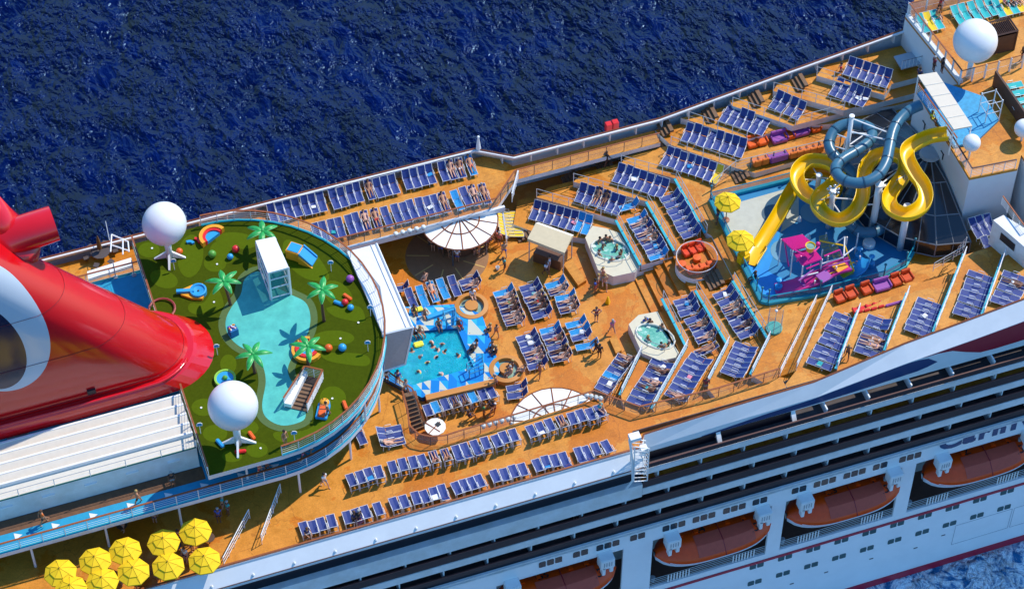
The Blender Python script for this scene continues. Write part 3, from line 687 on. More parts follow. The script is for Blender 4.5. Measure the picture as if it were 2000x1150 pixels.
for k in range(6): MB().box((1.15*math.cos(k*PI/3), 1.15*math.sin(k*PI/3), .45), (.42, .42, .05), k*PI/3).tube([(1.15*math.cos(k*PI/3), 1.15*math.sin(k*PI/3), 0), (1.15*math.cos(k*PI/3), 1.15*math.sin(k*PI/3), .44)], .04, 5).build('stool', mat('dark brown tabletop', (.08, .06, .06), .6), t)
t = thing('closed_parasol', 'closed brown parasol standing through the dark round table', 'parasol', tp)
MB().tube([(0, 0, 0), (0, 0, 2.6)], .035, 6).build('pole', DKGREY, t)
MB().lathe([(.10, 1.0), (.2, 1.15), (.15, 1.9), (.05, 2.55), (0, 2.65)], 9).build('folded_canopy', mat('brown canvas', (.16, .08, .02), .9, .3, 8), t)
tag(MB().tube([P(214, 470, 6), P(206, 432, 6)], .03, 5).build('whip_antenna', GREY), 'thin whip antenna rising by the sea rail', 'antenna')

# ---------------------------------------------------------------- funnel
t = thing('funnel', 'huge glossy red raked funnel with blue and white emblem at the left', 'funnel', (-33.5, YC, GZ))
fo = t.location
EM = bpy.data.materials.new('funnel paint with emblem'); EM.use_nodes = True; L = EM.node_tree.links.new; b = EM.node_tree.nodes['Principled BSDF']
b.inputs['Roughness'].default_value = .17; b.inputs['Coat Weight'].default_value = .5; b.inputs['Coat Roughness'].default_value = .1
g = N(EM, 'ShaderNodeNewGeometry'); sx = N(EM, 'ShaderNodeSeparateXYZ'); L(g.outputs['Position'], sx.inputs[0])
eA, eB, eC = PY(-20, 690, -7.6), PY(92, 690, -7.6), PY(38, 785, -7.3)
def mth(op, *a):
    q = N(EM, 'ShaderNodeMath', operation=op)
    for i, v in enumerate(a):
        if isinstance(v, (int, float)): q.inputs[i].default_value = v
        else: L(v, q.inputs[i])
    return q.outputs[0]
def elli(c, rx, rz, rot):
    dx = mth('SUBTRACT', sx.outputs[0], c.x); dz = mth('SUBTRACT', sx.outputs[2], c.z)
    u = mth('DIVIDE', mth('ADD', mth('MULTIPLY', dx, math.cos(rot)), mth('MULTIPLY', dz, math.sin(rot))), rx)
    v = mth('DIVIDE', mth('SUBTRACT', mth('MULTIPLY', dz, math.cos(rot)), mth('MULTIPLY', dx, math.sin(rot))), rz)
    return mth('SQRT', mth('ADD', mth('MULTIPLY', u, u), mth('MULTIPLY', v, v)))
ec = PY(-22, 664, -7.2)
near = mth('LESS_THAN', sx.outputs[1], YC)
d1 = elli(ec, 3.8, 6.6, R(14)); ec2 = PY(-30, 690, -7.2); d2 = elli(ec2, 2.5, 4.9, R(14))
in1 = mth('MULTIPLY', mth('LESS_THAN', d1, 1.0), near); in2 = mth('LESS_THAN', d2, 1.0)
mA = N(EM, 'ShaderNodeMix', data_type='RGBA'); L(in1, mA.inputs[0]); mA.inputs[6].default_value = (.62, .004, .008, 1); mA.inputs[7].default_value = (.52, .58, .66, 1)
mB_ = N(EM, 'ShaderNodeMix', data_type='RGBA'); L(mth('MULTIPLY', in1, in2), mB_.inputs[0]); L(mA.outputs[2], mB_.inputs[6]); mB_.inputs[7].default_value = (.003, .015, .05, 1)
L(mB_.outputs[2], b.inputs['Base Color'])
def fsec(z, n=40):
    h = z-GZ; xf = -25.2-.80*h; a = 11.0; bb = 3.25-.045*h
    if h < .8: xf += .7*(1-h/.8)**.5*.5
    pts = []
    for k in range(n):
        th = 2*PI*k/n; c, s_ = math.cos(th), math.sin(th)
        ex = .72
        rr_ = 1.25*bb; px_ = (a-rr_)*max(-1, min(1, c*5))+rr_*c; py_ = math.copysign(abs(s_)**.9, s_)*bb
        pts.append(Vector((xf-a+px_, YC+.35+py_, z))-fo)
    return pts
m = MB(); m.grid([fsec(GZ+.0+.6*i) for i in range(28)], close=True); m.build('funnel_body', EM, t, smooth=True)
m = MB()   # base flange
rows = []
for dz, dr in ((0, .55), (1.0, .5), (1.15, .4), (1.18, .0)):
    sec = fsec(GZ+dz); rows.append([Vector((p.x+(.5 if False else 0)+dr*math.cos(2*PI*k/40), p.y+dr*math.sin(2*PI*k/40), p.z)) for k, p in enumerate(sec)])
m.grid(rows, close=True); m.build('base_flange', RED, t, smooth=False)
for hh in (1.5, 6.2, 10.8): MB().tube([p*1.0+Vector((.02*math.cos(2*PI*k/40), .02*math.sin(2*PI*k/40), 0)) for k, p in enumerate(fsec(GZ+hh))], .018, 4, closed=True).build('plate_seam', mat('dark red seam', (.22, .004, .006), .4), t)
m = MB()
sec = fsec(GZ+1.2); idx = [k for k in range(22, 38)]
m.tube([Vector((sec[k].x, sec[k].y-.45, sec[k].z+.15*math.sin((k-22)/16*PI))) for k in idx], .12, 6); m.build('base_ledge', RED, t, smooth=True)
for k in (30,): m2 = MB().box((sec[k % 40].x+3.4, sec[k % 40].y-.02, sec[k % 40].z+.75), (.6, .2, .4)).build('vent_opening', BLACK, t)
# exhaust wing
def fw(x, y, z): return P(x, y, z)-fo
Bc = fw(48, 455, 23.6); zA = min((abs((fw(106, 436, 18+.1*i)-Bc).dot((Bc+fo-CAM).normalized())), 18+.1*i) for i in range(120))[1]
m = MB(); A = fw(106, 436, zA); Cc = fw(10, 470, 23); 
m.tube([A, A.lerp(Bc, .3), Bc, fw(30, 462, 23.3), Cc, fw(-20, 500, 21.8)], [1.24, 1.26, 1.28, 1.36, 1.5, 1.6], 28, cap=False); m.build('exhaust_pipe', RED, t, smooth=True)
m = MB(); d = (A-Bc).normalized(); m.tube([A-d*.5, A-d*.48], 1.2, 24); m.build('exhaust_mouth', mat('dark red pipe mouth', (.05, .012, .01), .7), t)  # dark red-brown disc set back inside the pipe mouth
m = MB(); m.tube([A-d*.02, A+d*.03], 1.27, 28); m.tube([A-d*.0, A-d*.5], [1.19, 1.19], 24, cap=False)
m = MB(); m.tube([fw(26, 456, 23.4), fw(-4, 432, 24.2), fw(-45, 395, 26)], [1.2, 1.25, 1.4], 24); m.build('exhaust_wing', RED, t, smooth=True)
m = MB(); m.tube([fw(26, 470, 22.8), fw(2, 500, 22.4), fw(-50, 590, 21.2)], [.95, .85, .9], 20); m.build('wing_strut', RED, t, smooth=True)
m = MB(); m.tube([fw(45, 470, 23.2), fw(42, 500, 21.4), fw(40, 530, 19.6)], [1.25, 1.2, 1.15], 20); m.build('exhaust_saddle', RED, t, smooth=True)
t.location = fo

# ---------------------------------------------------------------- radomes
def radome(px_, py_, rpx, bx_, by_, zb, label, legs=True, zc_=None):
    base = P(bx_, by_, zb)
    # centre above the base: solve height from the picture
    best = None
    for i in range(400):
        z = zb+.5+i*.02; c = Vector((base.x, base.y, z)); v = c-CAM; k = v.dot(cf); y = 575-FPX*v.dot(cu)/k
        if best is None or abs(y-py_) < best[0]: best = (abs(y-py_), z, k)
    z, k = best[1], best[2]; c = P(px_, py_, z); r = rpx*k/FPX
    t = thing('radome', label, 'radome', (c.x, c.y, zb), group='white satellite domes')
    h = z-zb
    MB().sphere((0, 0, h), r, 40, 24).build('dome', mat('satin white dome', (.82, .82, .82), .32, .02, 1), t, smooth=True)
    MB().lathe([(r*.45, h-r*.93), (r*.52, h-r*.8), (r*.2, h-r*1.05)][::-1], 20).build('dome_collar', GREY, t, smooth=True)
    if r > 1: MB().tube([(r*1.003*math.cos(a), 0+r*1.003*math.sin(a)*.0, h+r*1.003*math.sin(a)) for a in [PI*k_/16-PI/2 for k_ in range(17)]], .008, 3).build('dome_seam', GREY, t)
    MB().tube([(0, 0, 0), (0, 0, h-r*.85)], r*(.15 if legs else .13), 14).build('pedestal', WHITE2, t, smooth=True)
    if legs:
        for q in range(4):
            a = PI/4+q*PI/2+.5; u = Vector((math.cos(a), math.sin(a), 0)); w = Vector((-u.y, u.x, 0))*.07
            MB().add([u*.1-w+Vector((0, 0, .9)), u*.1+w+Vector((0, 0, .9)), u*r*.72+w+Vector((0, 0, .08)), u*r*.72-w+Vector((0, 0, .08)), u*r*.72-w, u*r*.72+w, u*.1+w+Vector((0, 0, .2)), u*.1-w+Vector((0, 0, .2))], [(0, 1, 2, 3), (3, 2, 5, 4), (4, 5, 6, 7), (0, 3, 4, 7), (1, 6, 5, 2)]).build('pedestal_fin', WHITE2, t)
        MB().box((r*.35, 0, h-r*1.0), (.35, .3, .3)).build('equipment_box', WHITE2, t)
    return t
radome(321, 437, 43.5, 331, 505, GZ, 'large white radome at the far left corner of the golf deck')
radome(455, 792, 49.5, 461, 866, GZ, 'largest white radome beside the louvred roof on the golf deck')
radome(1905, 80, 43.5, 1893, 152, 9.0, 'large white radome on the upper forward deck by the wooden pergola', False)
radome(1898, 279, 17.5, 1891, 311, 9.0, 'small white radome on the orange deck below the tan canopy', False)
radome(2000, 251, 19, 1996, 275, 9.0, 'white dome cut by the right edge of the photo', False)

# ---------------------------------------------------------------- golf deck furniture
def palm(bx_, by_, cx_, cy_, label, rot=0, sc=1):
    b = P(bx_, by_, GZ); best = None
    for i in range(300):
        z = GZ+1+i*.02; q = P(cx_, cy_, z); d = abs(q.y-b.y-.0)+.3*abs(q.x-b.x)
        if best is None or d < best[0]: best = (d, z, q)
    top = best[2]-b
    t = thing('palm_tree', label, 'palm', b, group='artificial palm trees')
    pts = [Vector((0, 0, 0)), Vector((top.x*.1-.04, top.y*.2, top.z*.35)), Vector((top.x*.5-.05, top.y*.6, top.z*.7)), Vector(top)]
    MB().tube(spline(pts, 4), [.13, .12, .12, .115, .11, .11, .1, .1, .1, .1, .1, .1, .1], 8).build('trunk', TRUNK, t, smooth=True)
    cr_ = thing('x', None, None, (0, 0, 0)); bpy.data.objects.remove(cr_)
    for k in range(6):
        a = rot+k*PI/3+random.uniform(-.15, .15); L_ = (1.32+random.uniform(-.12, .1))*sc; u = Vector((math.cos(a), math.sin(a), 0)); w = Vector((-u.y, u.x, 0))
        leaf = MB(); rows = []
        for i in range(9):
            s_ = i/8; wd = .23*sc*math.sin(PI*min(1, s_*.88+.10))**.75; z = .18*math.sin(s_*2.2)-.32*s_*s_; c = Vector(top)+u*L_*s_+Vector((0, 0, z+.05))
            rows.append([c-w*wd-Vector((0, 0, .07)), c-w*wd*.86+Vector((0, 0, -.02)), c+Vector((0, 0, .05)), c+w*wd*.86+Vector((0, 0, -.02)), c+w*wd-Vector((0, 0, .07))])
        for i in range(8):
            for j in range(4):
                leaf.use(1 if j in (0, 3) and i > 0 else 0); leaf.quad(rows[i][j], rows[i][j+1], rows[i+1][j+1], rows[i+1][j])
        leaf.build('leaf', [LEAF, LEAFE], t, smooth=True)
    MB().sphere(Vector(top)+Vector((0, 0, .05)), .16, 8, 6).build('crown_core', LEAF, t)
palm(517, 486, 513, 452, 'artificial palm behind the white lift tower on the golf deck', .3)
palm(450, 595, 437, 550, 'artificial palm left of the aqua pond with a leaning trunk', .6)
palm(633, 627, 629, 566, 'artificial palm on the right side of the aqua pond', .2)
palm(498, 728, 494, 692, 'artificial palm at the lower left bank of the aqua pond', .9)
palm(603, 715, 601, 677, 'artificial palm above the orange rings by the stair opening', .5)
def ballobj(x, y, rp, m_, label):
    b = P(x, y+2, GZ); r = rp/26.6
    tag(MB().sphere((0, 0, r*.92), r, 20, 12).build('ball', m_, smooth=True, loc=b), label, 'ball', 'coloured play balls')
for a in [(461, 489, 8, REDP, 'red play ball near the far white tower'), (415, 499, 8.2, GRNP, 'green play ball beside the rainbow arch'), (450, 503, 6.5, SKYB, 'small blue play ball left of the lift tower'),
          (642, 682, 8, ORANGE, 'orange play ball on the right putting green'), (669, 681, 8, SKYB, 'blue play ball beside the orange ball'), (684, 547, 8, PURP, 'purple play ball in the shade of the curved rail'),
          (674, 592, 7, REDP, 'red play ball between an orange and a blue bench'), (685, 602, 6.5, SKYB, 'blue play ball next to the red ball'), (351, 493, 7, ORANGE, 'orange play ball under the far radome')]: ballobj(*a)
def curb(x, y, rad, a0, a1, m_, label, w=.14, h=.2, z=GZ):
    b = P(x, y, z); mb = MB(); n = 14
    rows = []
    for i in range(n+1):
        a = a0+(a1-a0)*i/n; u = Vector((math.cos(a), math.sin(a), 0))
        rows.append([u*(rad-w), u*(rad-w)+Vector((0, 0, h)), u*(rad+w)+Vector((0, 0, h)), u*(rad+w)])
    mb.grid(rows); mb.add(rows[0], [(0, 1, 2, 3)]).add(rows[-1], [(3, 2, 1, 0)])
    return mb, b
def carc(x, y, rad, a0, a1, m_, label, w=.14, h=.2):
    mb, b = curb(x, y, rad, a0, a1, m_, label, w, h); tag(mb.build('curved_bumper', m_, loc=b), label, 'bumper', 'small coloured golf bumpers')
carc(370, 481, .35, .2, 1.9, SKYB, 'small blue curved bumper below the far railing', .1)
carc(379, 476, .40, -.3, 1.2, REDP, 'small red curved bumper beside the blue one', .1)
t = thing('rainbow_arch', 'orange and red half circle with blue middle on the turf', 'golf obstacle', P(418, 468, GZ))
aa = R(28)
for rad, w, m_ , h in ((.96, .13, LORANGE, .5), (.72, .11, REDP, .42)):
    mb, b = curb(0, 0, rad, aa, aa+PI, m_, '', w, h); mb.build('arch_band', m_, t)
MB().prism([(.62*math.cos(aa+PI*k/14), .62*math.sin(aa+PI*k/14)) for k in range(15)], 0, .3).build('blue_half_disc', SKYB, t)
def slide_toy(x, y, rz, label, c1, c2):
    t = thing('toy_slide', label, 'golf obstacle', P(x, y, GZ), rz, 'golf obstacles')
    MB().prism([(-.55, -.5), (.55, -.5), (.55, .5), (-.55, .5)], 0, .95).build('block', c2, t, bevel=.04)
    MB().prism([(-.45, -.4), (.45, -.4), (.45, .4), (-.45, .4)], .95, 1.0).build('top_pad', c1, t)
    m = MB(); 
    for y0, y1, h in ((-.5, -.4, .14), (-.4, .4, 0), (.4, .5, .14)):
        m.add([(.55, y0, 0), (.55, y1, 0), (.55, y1, .95+h), (.55, y0, .95+h), (1.6, y0, 0), (1.6, y1, 0), (1.6, y1, .1+h), (1.6, y0, .1+h)], [(3, 2, 6, 7), (0, 3, 7, 4), (1, 5, 6, 2), (4, 7, 6, 5)])
    m.build('slide_ramp', c1, t); 
    MB().add([(.55, -.62, 0), (1.7, -.62, 0), (.55, -.62, .85), (.55, -.5, 0), (1.7, -.5, 0), (.55, -.5, .85)], [(0, 1, 2), (5, 4, 3), (0, 2, 5, 3), (1, 4, 5, 2)]).build('side_board', c2, t)
slide_toy(577, 500, R(-42), 'blue toy slide with orange sides right of the lift tower', SKYB, LORANGE)
t = thing('spiral_dish', 'blue round dish with a long chute on orange base', 'golf obstacle', P(388, 572, GZ), R(165), 'golf obstacles')
MB().lathe([(.62, 0), (.62, .4), (.5, .42), (.42, .3), (0, .22)], 20).build('dish', SKYB, t)
MB().box((.95, .0, .3), (1.3, .26, .25)).build('chute', SKYB, t)
MB().prism([(-.3, -.72), (.5, -.62), (1.3, -.22), (1.3, .22), (.5, .62), (-.3, .72), (-.6, 0)], 0, .22).build('base_plate', LORANGE, t)
MB().lathe([(.07, .2), (.07, .3), (0, .32)], 8).build('dish_hole', BLACK, t)
def lolly(x, y, hx, hy, label, i):
    b = P(x, y, GZ); t = thing('hole_sign', label, 'sign', b, 0, 'golf hole signs')
    MB().tube([(0, 0, 0), (0, 0, .95)], .025, 6).build('sign_post', RAILW, t)
    face = (CAM-b); a = math.atan2(face.y, face.x)+PI/2; M = Matrix.Rotation(a, 4, 'Z')
    sh_ = [(-.2, 0), (.2, 0), (.22, .22), (.1, .38), (-.1, .38), (-.22, .22)]
    m = MB(); m.add([M @ Vector((p, .02*0, .85+q)) for p, q in sh_]+[M @ Vector((p, .04, .85+q)) for p, q in sh_], [tuple(range(6)), tuple(range(11, 5, -1))]+[(j, 6+j, 6+(j+1) % 6, (j+1) % 6) for j in range(6)]); m.build('sign_face', WHITE2, t)
    m = MB(); m.add([M @ Vector((p*.75, -.012, .89+q*.78)) for p, q in sh_], [tuple(range(6))]); m.build('sign_panel', SKYB, t)
for i, (x, y, l) in enumerate([(341, 527, 'under the far radome'), (647, 530, 'right of the toy slide'), (724, 617, 'in the rail shadow at the right edge'), (719, 686, 'near the orange and blue balls'), (425, 693, 'beside the funnel base'),
                    (576, 862, 'at the near curved railing'), (392, 846, 'below the louvred roof edge'), (398, 705, 'behind the largest radome'), (370, 800, 'left of the largest radome')][:7]):
    lolly(x, y, 0, 0, f'small blue and white hole sign {l}', i)
def bench(x, y, rz, m_, label, L_=.62):
    tag(MB().box((0, 0, .12), (L_*1.3, .26, .24)).build('block_bumper', m_, loc=P(x, y, GZ), bevel=.05), label, 'bumper', 'small coloured golf bumpers').rotation_euler = (0, 0, rz)
bench(436, 881, R(30), REDP and REDP, 'red block bumper on the lower putting green') if False else None
bench(470, 883, R(-12), REDP, 'red block bumper on the lower putting green')
bench(492, 852, R(-75), ORANGE, 'orange block bumper right of the largest radome')
bench(430, 867, R(-70), SKYB, 'blue block bumper left of the radome foot')
bench(662, 594, R(-45), SKYB, 'blue block bumper left of the red ball')
bench(679, 582, R(-60), ORANGE, 'orange block bumper above the red ball')
bench(674, 793, R(-90), ORANGE, 'orange block bumper at the near curved rail')
t = thing('ball_cart', 'blue box stand filled with colourful golf balls on the pond', 'box', P(456, 652, GZ))
MB().box((0, 0, .35), (.62, .62, .7), .2).build('box_body', mat('blue box paint', (.01, .13, .36), .5), t)
m = MB()
for i in range(14): m.use(i % 3).sphere((random.uniform(-.25, .25), random.uniform(-.25, .25), .74), .07, 6, 4)
m.build('golf_balls', [LORANGE, WHITE2, PURP], t)
t = thing('round_pool_toy', 'blue disc with lime rim and green knob beside the radome', 'golf obstacle', P(440, 742, GZ), 0, 'golf obstacles')
MB().lathe([(.78, 0), (.78, .3), (.66, .3), (.6, .2)], 20).build('rim', mat('lime plastic', (.28, .55, .06), .5), t)
MB().lathe([(.64, .0), (.64, .22), (0, .24)], 20).build('disc', SKYB, t); MB().sphere((0, 0, .28), .2, 10, 8).build('knob', GRNP, t)
t = thing('ring_planter', 'orange and red ring base around the palm by the stairs', 'golf obstacle', P(600, 686, GZ), 0, 'golf obstacles')
for rad, m_, h in ((1.0, LORANGE, .35), (.72, REDP, .45)):
    mb, b = curb(0, 0, rad, PI*.35, PI*1.75, m_, '', .13, h); mb.build('ring_band', m_, t)
MB().lathe([(.55, 0), (.55, .3), (0, .32)], 14).build('ring_core', SKYB, t)
t = thing('face_slide', 'orange smiling slide toy with blue rim near the curved rail', 'golf obstacle', P(632, 800, GZ), R(62), 'golf obstacles')
MB().prism([(p[0]*1.0, p[1]) for p in [(-.9, -.42), (.3, -.45), (.75, -.3), (.85, 0), (.75, .3), (.3, .45), (-.9, .42)]], 0, .25).build('base_plate', SKYB, t, bevel=.04)
MB().box((-.35, 0, .33), (1.0, .5, .2)).build('tongue', ORANGE, t, bevel=.03); MB().sphere((.4, 0, .35), .36, 14, 8, (1, 1, .7)).build('head', LORANGE, t, smooth=True)
for s_ in (-1, 1): MB().sphere((.5, .12*s_, .62), .045, 6, 4).build('eye', BLACK, t)
t = thing('wheel_toy', 'dark red round wheel toy half hidden by the funnel', 'golf obstacle', P(317, 606, GZ), 0, 'golf obstacles')
MB().tube(circ((0, 0), .95, 20), .09, 6, closed=True).build('rim', mat('brick red plastic', (.30, .04, .03), .5), t, loc=(0, 0, .2)); MB().lathe([(.9, 0), (.9, .05), (0, .06)], 18).build('floor_disc', GREEN, t)
# lift tower
A, B, C_, D = PS([(499, 470), (537, 462), (564, 522), (523, 533)], GZ+3.2)
t = thing('lift_tower', 'white roofed glass lift tower standing on the golf deck', 'lift tower', (0, 0, GZ)); t.location = (A+C_)/2; t.location.z = GZ; o0 = t.location.copy()
q = [v-o0 for v in (A, B, C_, D)]
m = MB().prism([(v.x, v.y) for v in q], 3.08, 3.2); m.build('roof', WHITE2, t)
for i, v in enumerate(q):
    c = v*.94; MB().box((c.x, c.y, 1.54), (.16, .16, 3.08), R(28)).build('corner_post', RAILW, t)
for i in range(4):
    a, b = q[i]*.94, q[(i+1) % 4]*.94
    for z in (.15, 1.25, 2.2, 2.98): MB().tube([(a.x, a.y, z), (b.x, b.y, z)], .06, 5).build('frame_rail', RAILW, t)
    MB().quad((a.x, a.y, .1), (b.x, b.y, .1), (b.x, b.y, 3.0), (a.x, a.y, 3.0)).build('glass_pane', glassy('teal tower glass', (.03, .22, .24), .55), t)
MB().box((0, 0, .55), (1.0, 1.0, 1.1), R(28)).build('inner_cabin', mat('teal cabin', (.02, .25, .27), .5), t)
# stair opening in the golf deck
A, B, C_, D = PS([(597, 733), (632, 741), (601, 805), (556, 795)], GZ)
cc = (A+B+C_+D)/4
t = thing('stair_opening', 'dark stair opening in the turf with white and wood railing', 'stairwell', cc)
q = [v-cc for v in (A, B, C_, D)]
MB().sheet([(v.x, v.y) for v in q], .03).build('dark_well', mat('dark stairwell sheet', (.035, .02, .015), .8), t)  # flat near-black sheet stands in for the shaded depth of the well
m = MB()
e1, e2 = (q[0]-q[3]), (q[1]-q[2])
for k in range(7):
    a, b = q[3]+e1*(.12*k), q[2]+e2*(.12*k); u = e1.normalized()*.2
    m.prism([(v.x, v.y) for v in (a, b, b+u, a+u)], .031, .05+.02*(7-k)*.4)
m.build('stair_treads', STEPM, t)
r1 = railing([D+Vector((0, 0, .01)), A, B, C_], 'white wired railing with wood top around the golf deck stair opening', 1.1, .95, WOOD, .06, 5, wr=.022)
MB().prism([(v.x, v.y) for v in (q[3], q[0], q[0]+(q[1]-q[0])*.12, q[3]+(q[2]-q[3])*.3)], .03, .5).build('white_side_wall', WHITE2, t)
# ---------------------------------------------------------------- big screen roof
A, B, C_, D = PS([(678, 491), (737, 476), (807, 638), (748, 652)], 9.2)
t = thing('screen_housing', 'long white housing of the poolside screen beside the golf deck', 'screen', (A+C_)/2-Vector((0, 0, 4.4))); o0 = t.location.copy()
q = [v-o0 for v in (A, B, C_, D)]
low = [PS([(678, 491), (733, 476), (791, 711), (748, 725)], 4.8)[i]-o0 for i in range(4)]
low[0] = Vector((q[0].x, q[0].y, low[0].z)); low[1] = Vector((q[1].x-.2, q[1].y, low[1].z))
vs = q+low
m = MB(); m.use(0).add(vs, [(3, 2, 1, 0)][0:0]+[(0, 3, 2, 1)]); m.add(vs, [(4, 5, 6, 7), (0, 1, 5, 4), (1, 2, 6, 5), (3, 0, 4, 7)]); m.use(1).add(vs, [(2, 3, 7, 6)])
m.build('housing', [mat('white screen roof', (.78, .78, .77), .5, .05, 2), mat('brushed end panel', (.42, .42, .42), .4, .1, 4)], t)
n_ = (q[2]-q[1]).normalized(); w_ = (q[0]-q[1]).normalized()
for k, (off, h) in enumerate(((.08, .18), (.5, .08))):
    a, b = q[1]+w_*off, q[2]+w_*off; MB().tube([a+Vector((0, 0, .05)), b+Vector((0, 0, .05))], h/2, 4).build('roof_rib', WHITE2, t)
fa, fb, fc, fd = vs[3], vs[2], vs[6], vs[7]
for a, b in ((fa, fb), (fb, fc), (fc, fd), (fd, fa)): MB().tube([a, b], .09, 4).build('panel_frame', RAILW, t)
m = MB(); cpx = PS([(700, 505), (742, 560), (752, 620), (751, 650)], 9.3)
m.tube([p-o0 for p in cpx], .05, 4).build('roof_wire', GREY, t)

# ---------------------------------------------------------------- pool
POOLW = bpy.data.materials.new('pool water'); POOLW.use_nodes = True; L = POOLW.node_tree.links.new; b = POOLW.node_tree.nodes['Principled BSDF']
b.inputs['Roughness'].default_value = .06; b.inputs['IOR'].default_value = 1.33
g = N(POOLW, 'ShaderNodeNewGeometry'); t1 = N(POOLW, 'ShaderNodeTexNoise', Scale=1.4, Detail=6.0, Roughness=.6, Distortion=1.0); L(g.outputs['Position'], t1.inputs['Vector'])
v1 = N(POOLW, 'ShaderNodeTexNoise', Scale=5.0, Detail=6.0, Roughness=.75, Distortion=1.8); L(g.outputs['Position'], v1.inputs['Vector'])
rr = ramp(POOLW, [(.3, (.0, .30, .44)), (.62, (.01, .42, .56)), (.8, (.05, .55, .63))]); L(t1.outputs[0], rr.inputs[0])
r2 = ramp(POOLW, [(.66, (0, 0, 0)), (.76, (.6, .6, .6))]); L(v1.outputs[0], r2.inputs[0])
mx = N(POOLW, 'ShaderNodeMix', data_type='RGBA'); L(r2.outputs[0], mx.inputs[0]); L(rr.outputs[0], mx.inputs[6]); mx.inputs[7].default_value = (.55, .72, .74, 1); L(mx.outputs[2], b.inputs['Base Color'])
bp = N(POOLW, 'ShaderNodeBump', Strength=.5, Distance=.2); L(v1.outputs[0], bp.inputs['Height']); L(bp.outputs[0], b.inputs['Normal'])
TILE = bpy.data.materials.new('blue and cream diamond tile'); TILE.use_nodes = True; L = TILE.node_tree.links.new; b = TILE.node_tree.nodes['Principled BSDF']; b.inputs['Roughness'].default_value = .25
g = N(TILE, 'ShaderNodeNewGeometry'); mp = N(TILE, 'ShaderNodeMapping'); mp.inputs['Scale'].default_value = (1.5, 1.5, 0); mp.inputs['Rotation'].default_value = (0, 0, R(20)); L(g.outputs['Position'], mp.inputs[0])
# triangle lattice: checker of two rotated wave cells
sx = N(TILE, 'ShaderNodeSeparateXYZ'); L(mp.outputs[0], sx.inputs[0])
def tm(op, *a):
    q_ = N(TILE, 'ShaderNodeMath', operation=op)
    for i, v in enumerate(a):
        if isinstance(v, (int, float)): q_.inputs[i].default_value = v
        else: L(v, q_.inputs[i])
    return q_.outputs[0]
f1 = tm('FLOOR', sx.outputs[0]); f2 = tm('FLOOR', tm('MULTIPLY', sx.outputs[1], .75)); f3 = tm('FLOOR', tm('ADD', sx.outputs[0], tm('MULTIPLY', sx.outputs[1], .75)))
cx = N(TILE, 'ShaderNodeCombineXYZ'); L(f1, cx.inputs[0]); L(f2, cx.inputs[1]); L(f3, cx.inputs[2])
wn = N(TILE, 'ShaderNodeTexWhiteNoise'); L(cx.outputs[0], wn.inputs[0])
rt = ramp(TILE, [(0, (.01, .20, .58)), (.36, (.015, .31, .68)), (.6, (.04, .42, .78)), (.74, (.55, .56, .46))], 'CONSTANT'); L(wn.outputs[0], rt.inputs[0]); L(rt.outputs[0], b.inputs['Base Color'])
c0 = P(868, 690, 0)
t = thing('swimming_pool', 'crowded swimming pool with blue and cream diamond tile edge', 'pool', (c0.x, c0.y, 0)); o0 = t.location.copy()
po = [(p.x-o0.x, p.y-o0.y) for p in pool_out]; pi_ = [(p.x-o0.x, p.y-o0.y) for p in pool_in]
m = MB(); m.use(0).sheet(po, .5, holes=[pi_])
vs = [Vector((x, y, .5)) for x, y in po]+[Vector((x, y, 0.004)) for x, y in po]; n = len(po)
m.use(1).add(vs, [(i, n+i, n+(i+1) % n, (i+1) % n) for i in range(n)])
vs = [Vector((x, y, .5)) for x, y in pi_]+[Vector((x, y, -1)) for x, y in pi_]; n = len(pi_)
m.use(1).add(vs, [(i, (i+1) % n, n+(i+1) % n, n+i) for i in range(n)])
m.build('tiled_surround', [TILE, mat('navy pool wall', (.01, .10, .30), .4)], t)
MB().sheet([(x*1.001, y*1.001) for x, y in pi_], .28).build('water', POOLW, t)
# orange and blue bench slabs round the pool
def slabbox(a, b_, w, z0, z1, mt, name, par, z=0):
    A_, B_ = P(*a, z1), P(*b_, z1); d = (B_-A_).normalized(); s_ = Vector((d.y, -d.x, 0))*w
    mb = MB(); mb.prism([(v.x, v.y) for v in (A_, B_, B_+s_, A_+s_)], z0, z1); o = mb.build(name, mt, par); o.parent = par
    if par: o.matrix_parent_inverse = Matrix.Translation(-par.location)
    return o
slabbox((832, 616), (887, 597), .35, .5, .75, SKYB, 'blue_bench', t)
slabbox((830, 771), (965, 739), .5, 0.003, .62, mat('orange wooden bench', (.55, .22, .04), .5), 'orange_bench', t)
slabbox((760, 598), (800, 602), .5, 0.003, .62, mat('orange wooden bench', (.55, .22, .04), .5), 'orange_bench', t)
for i, (x, y) in enumerate(((921, 598), (989, 721))):
    c = P(x, y, .45); t2 = thing('round_soaking_seat', f'round shallow basin with an orange centre disc at the {"upper" if i == 0 else "lower"} pool corner', 'basin', (c.x, c.y, 0), group='round basins at the pool corners')
    MB().lathe([(1.32, 0), (1.32, .55), (.98, .6), (.95, .35), (.94, .2)], 32).build('rim', mat('orange wooden bench', (.55, .22, .04), .5), t2, autos=True)
    MB().lathe([(.96, .25), (0, .26)], 28).build('shallow_water', mat('greenish basin water', (.22, .36, .30), .12, .3, 2), t2)
    MB().lathe([(.5, .2), (.52, .62), (0, .64)], 24).build('centre_disc', mat('orange wooden bench', (.55, .22, .04), .5), t2, autos=True)
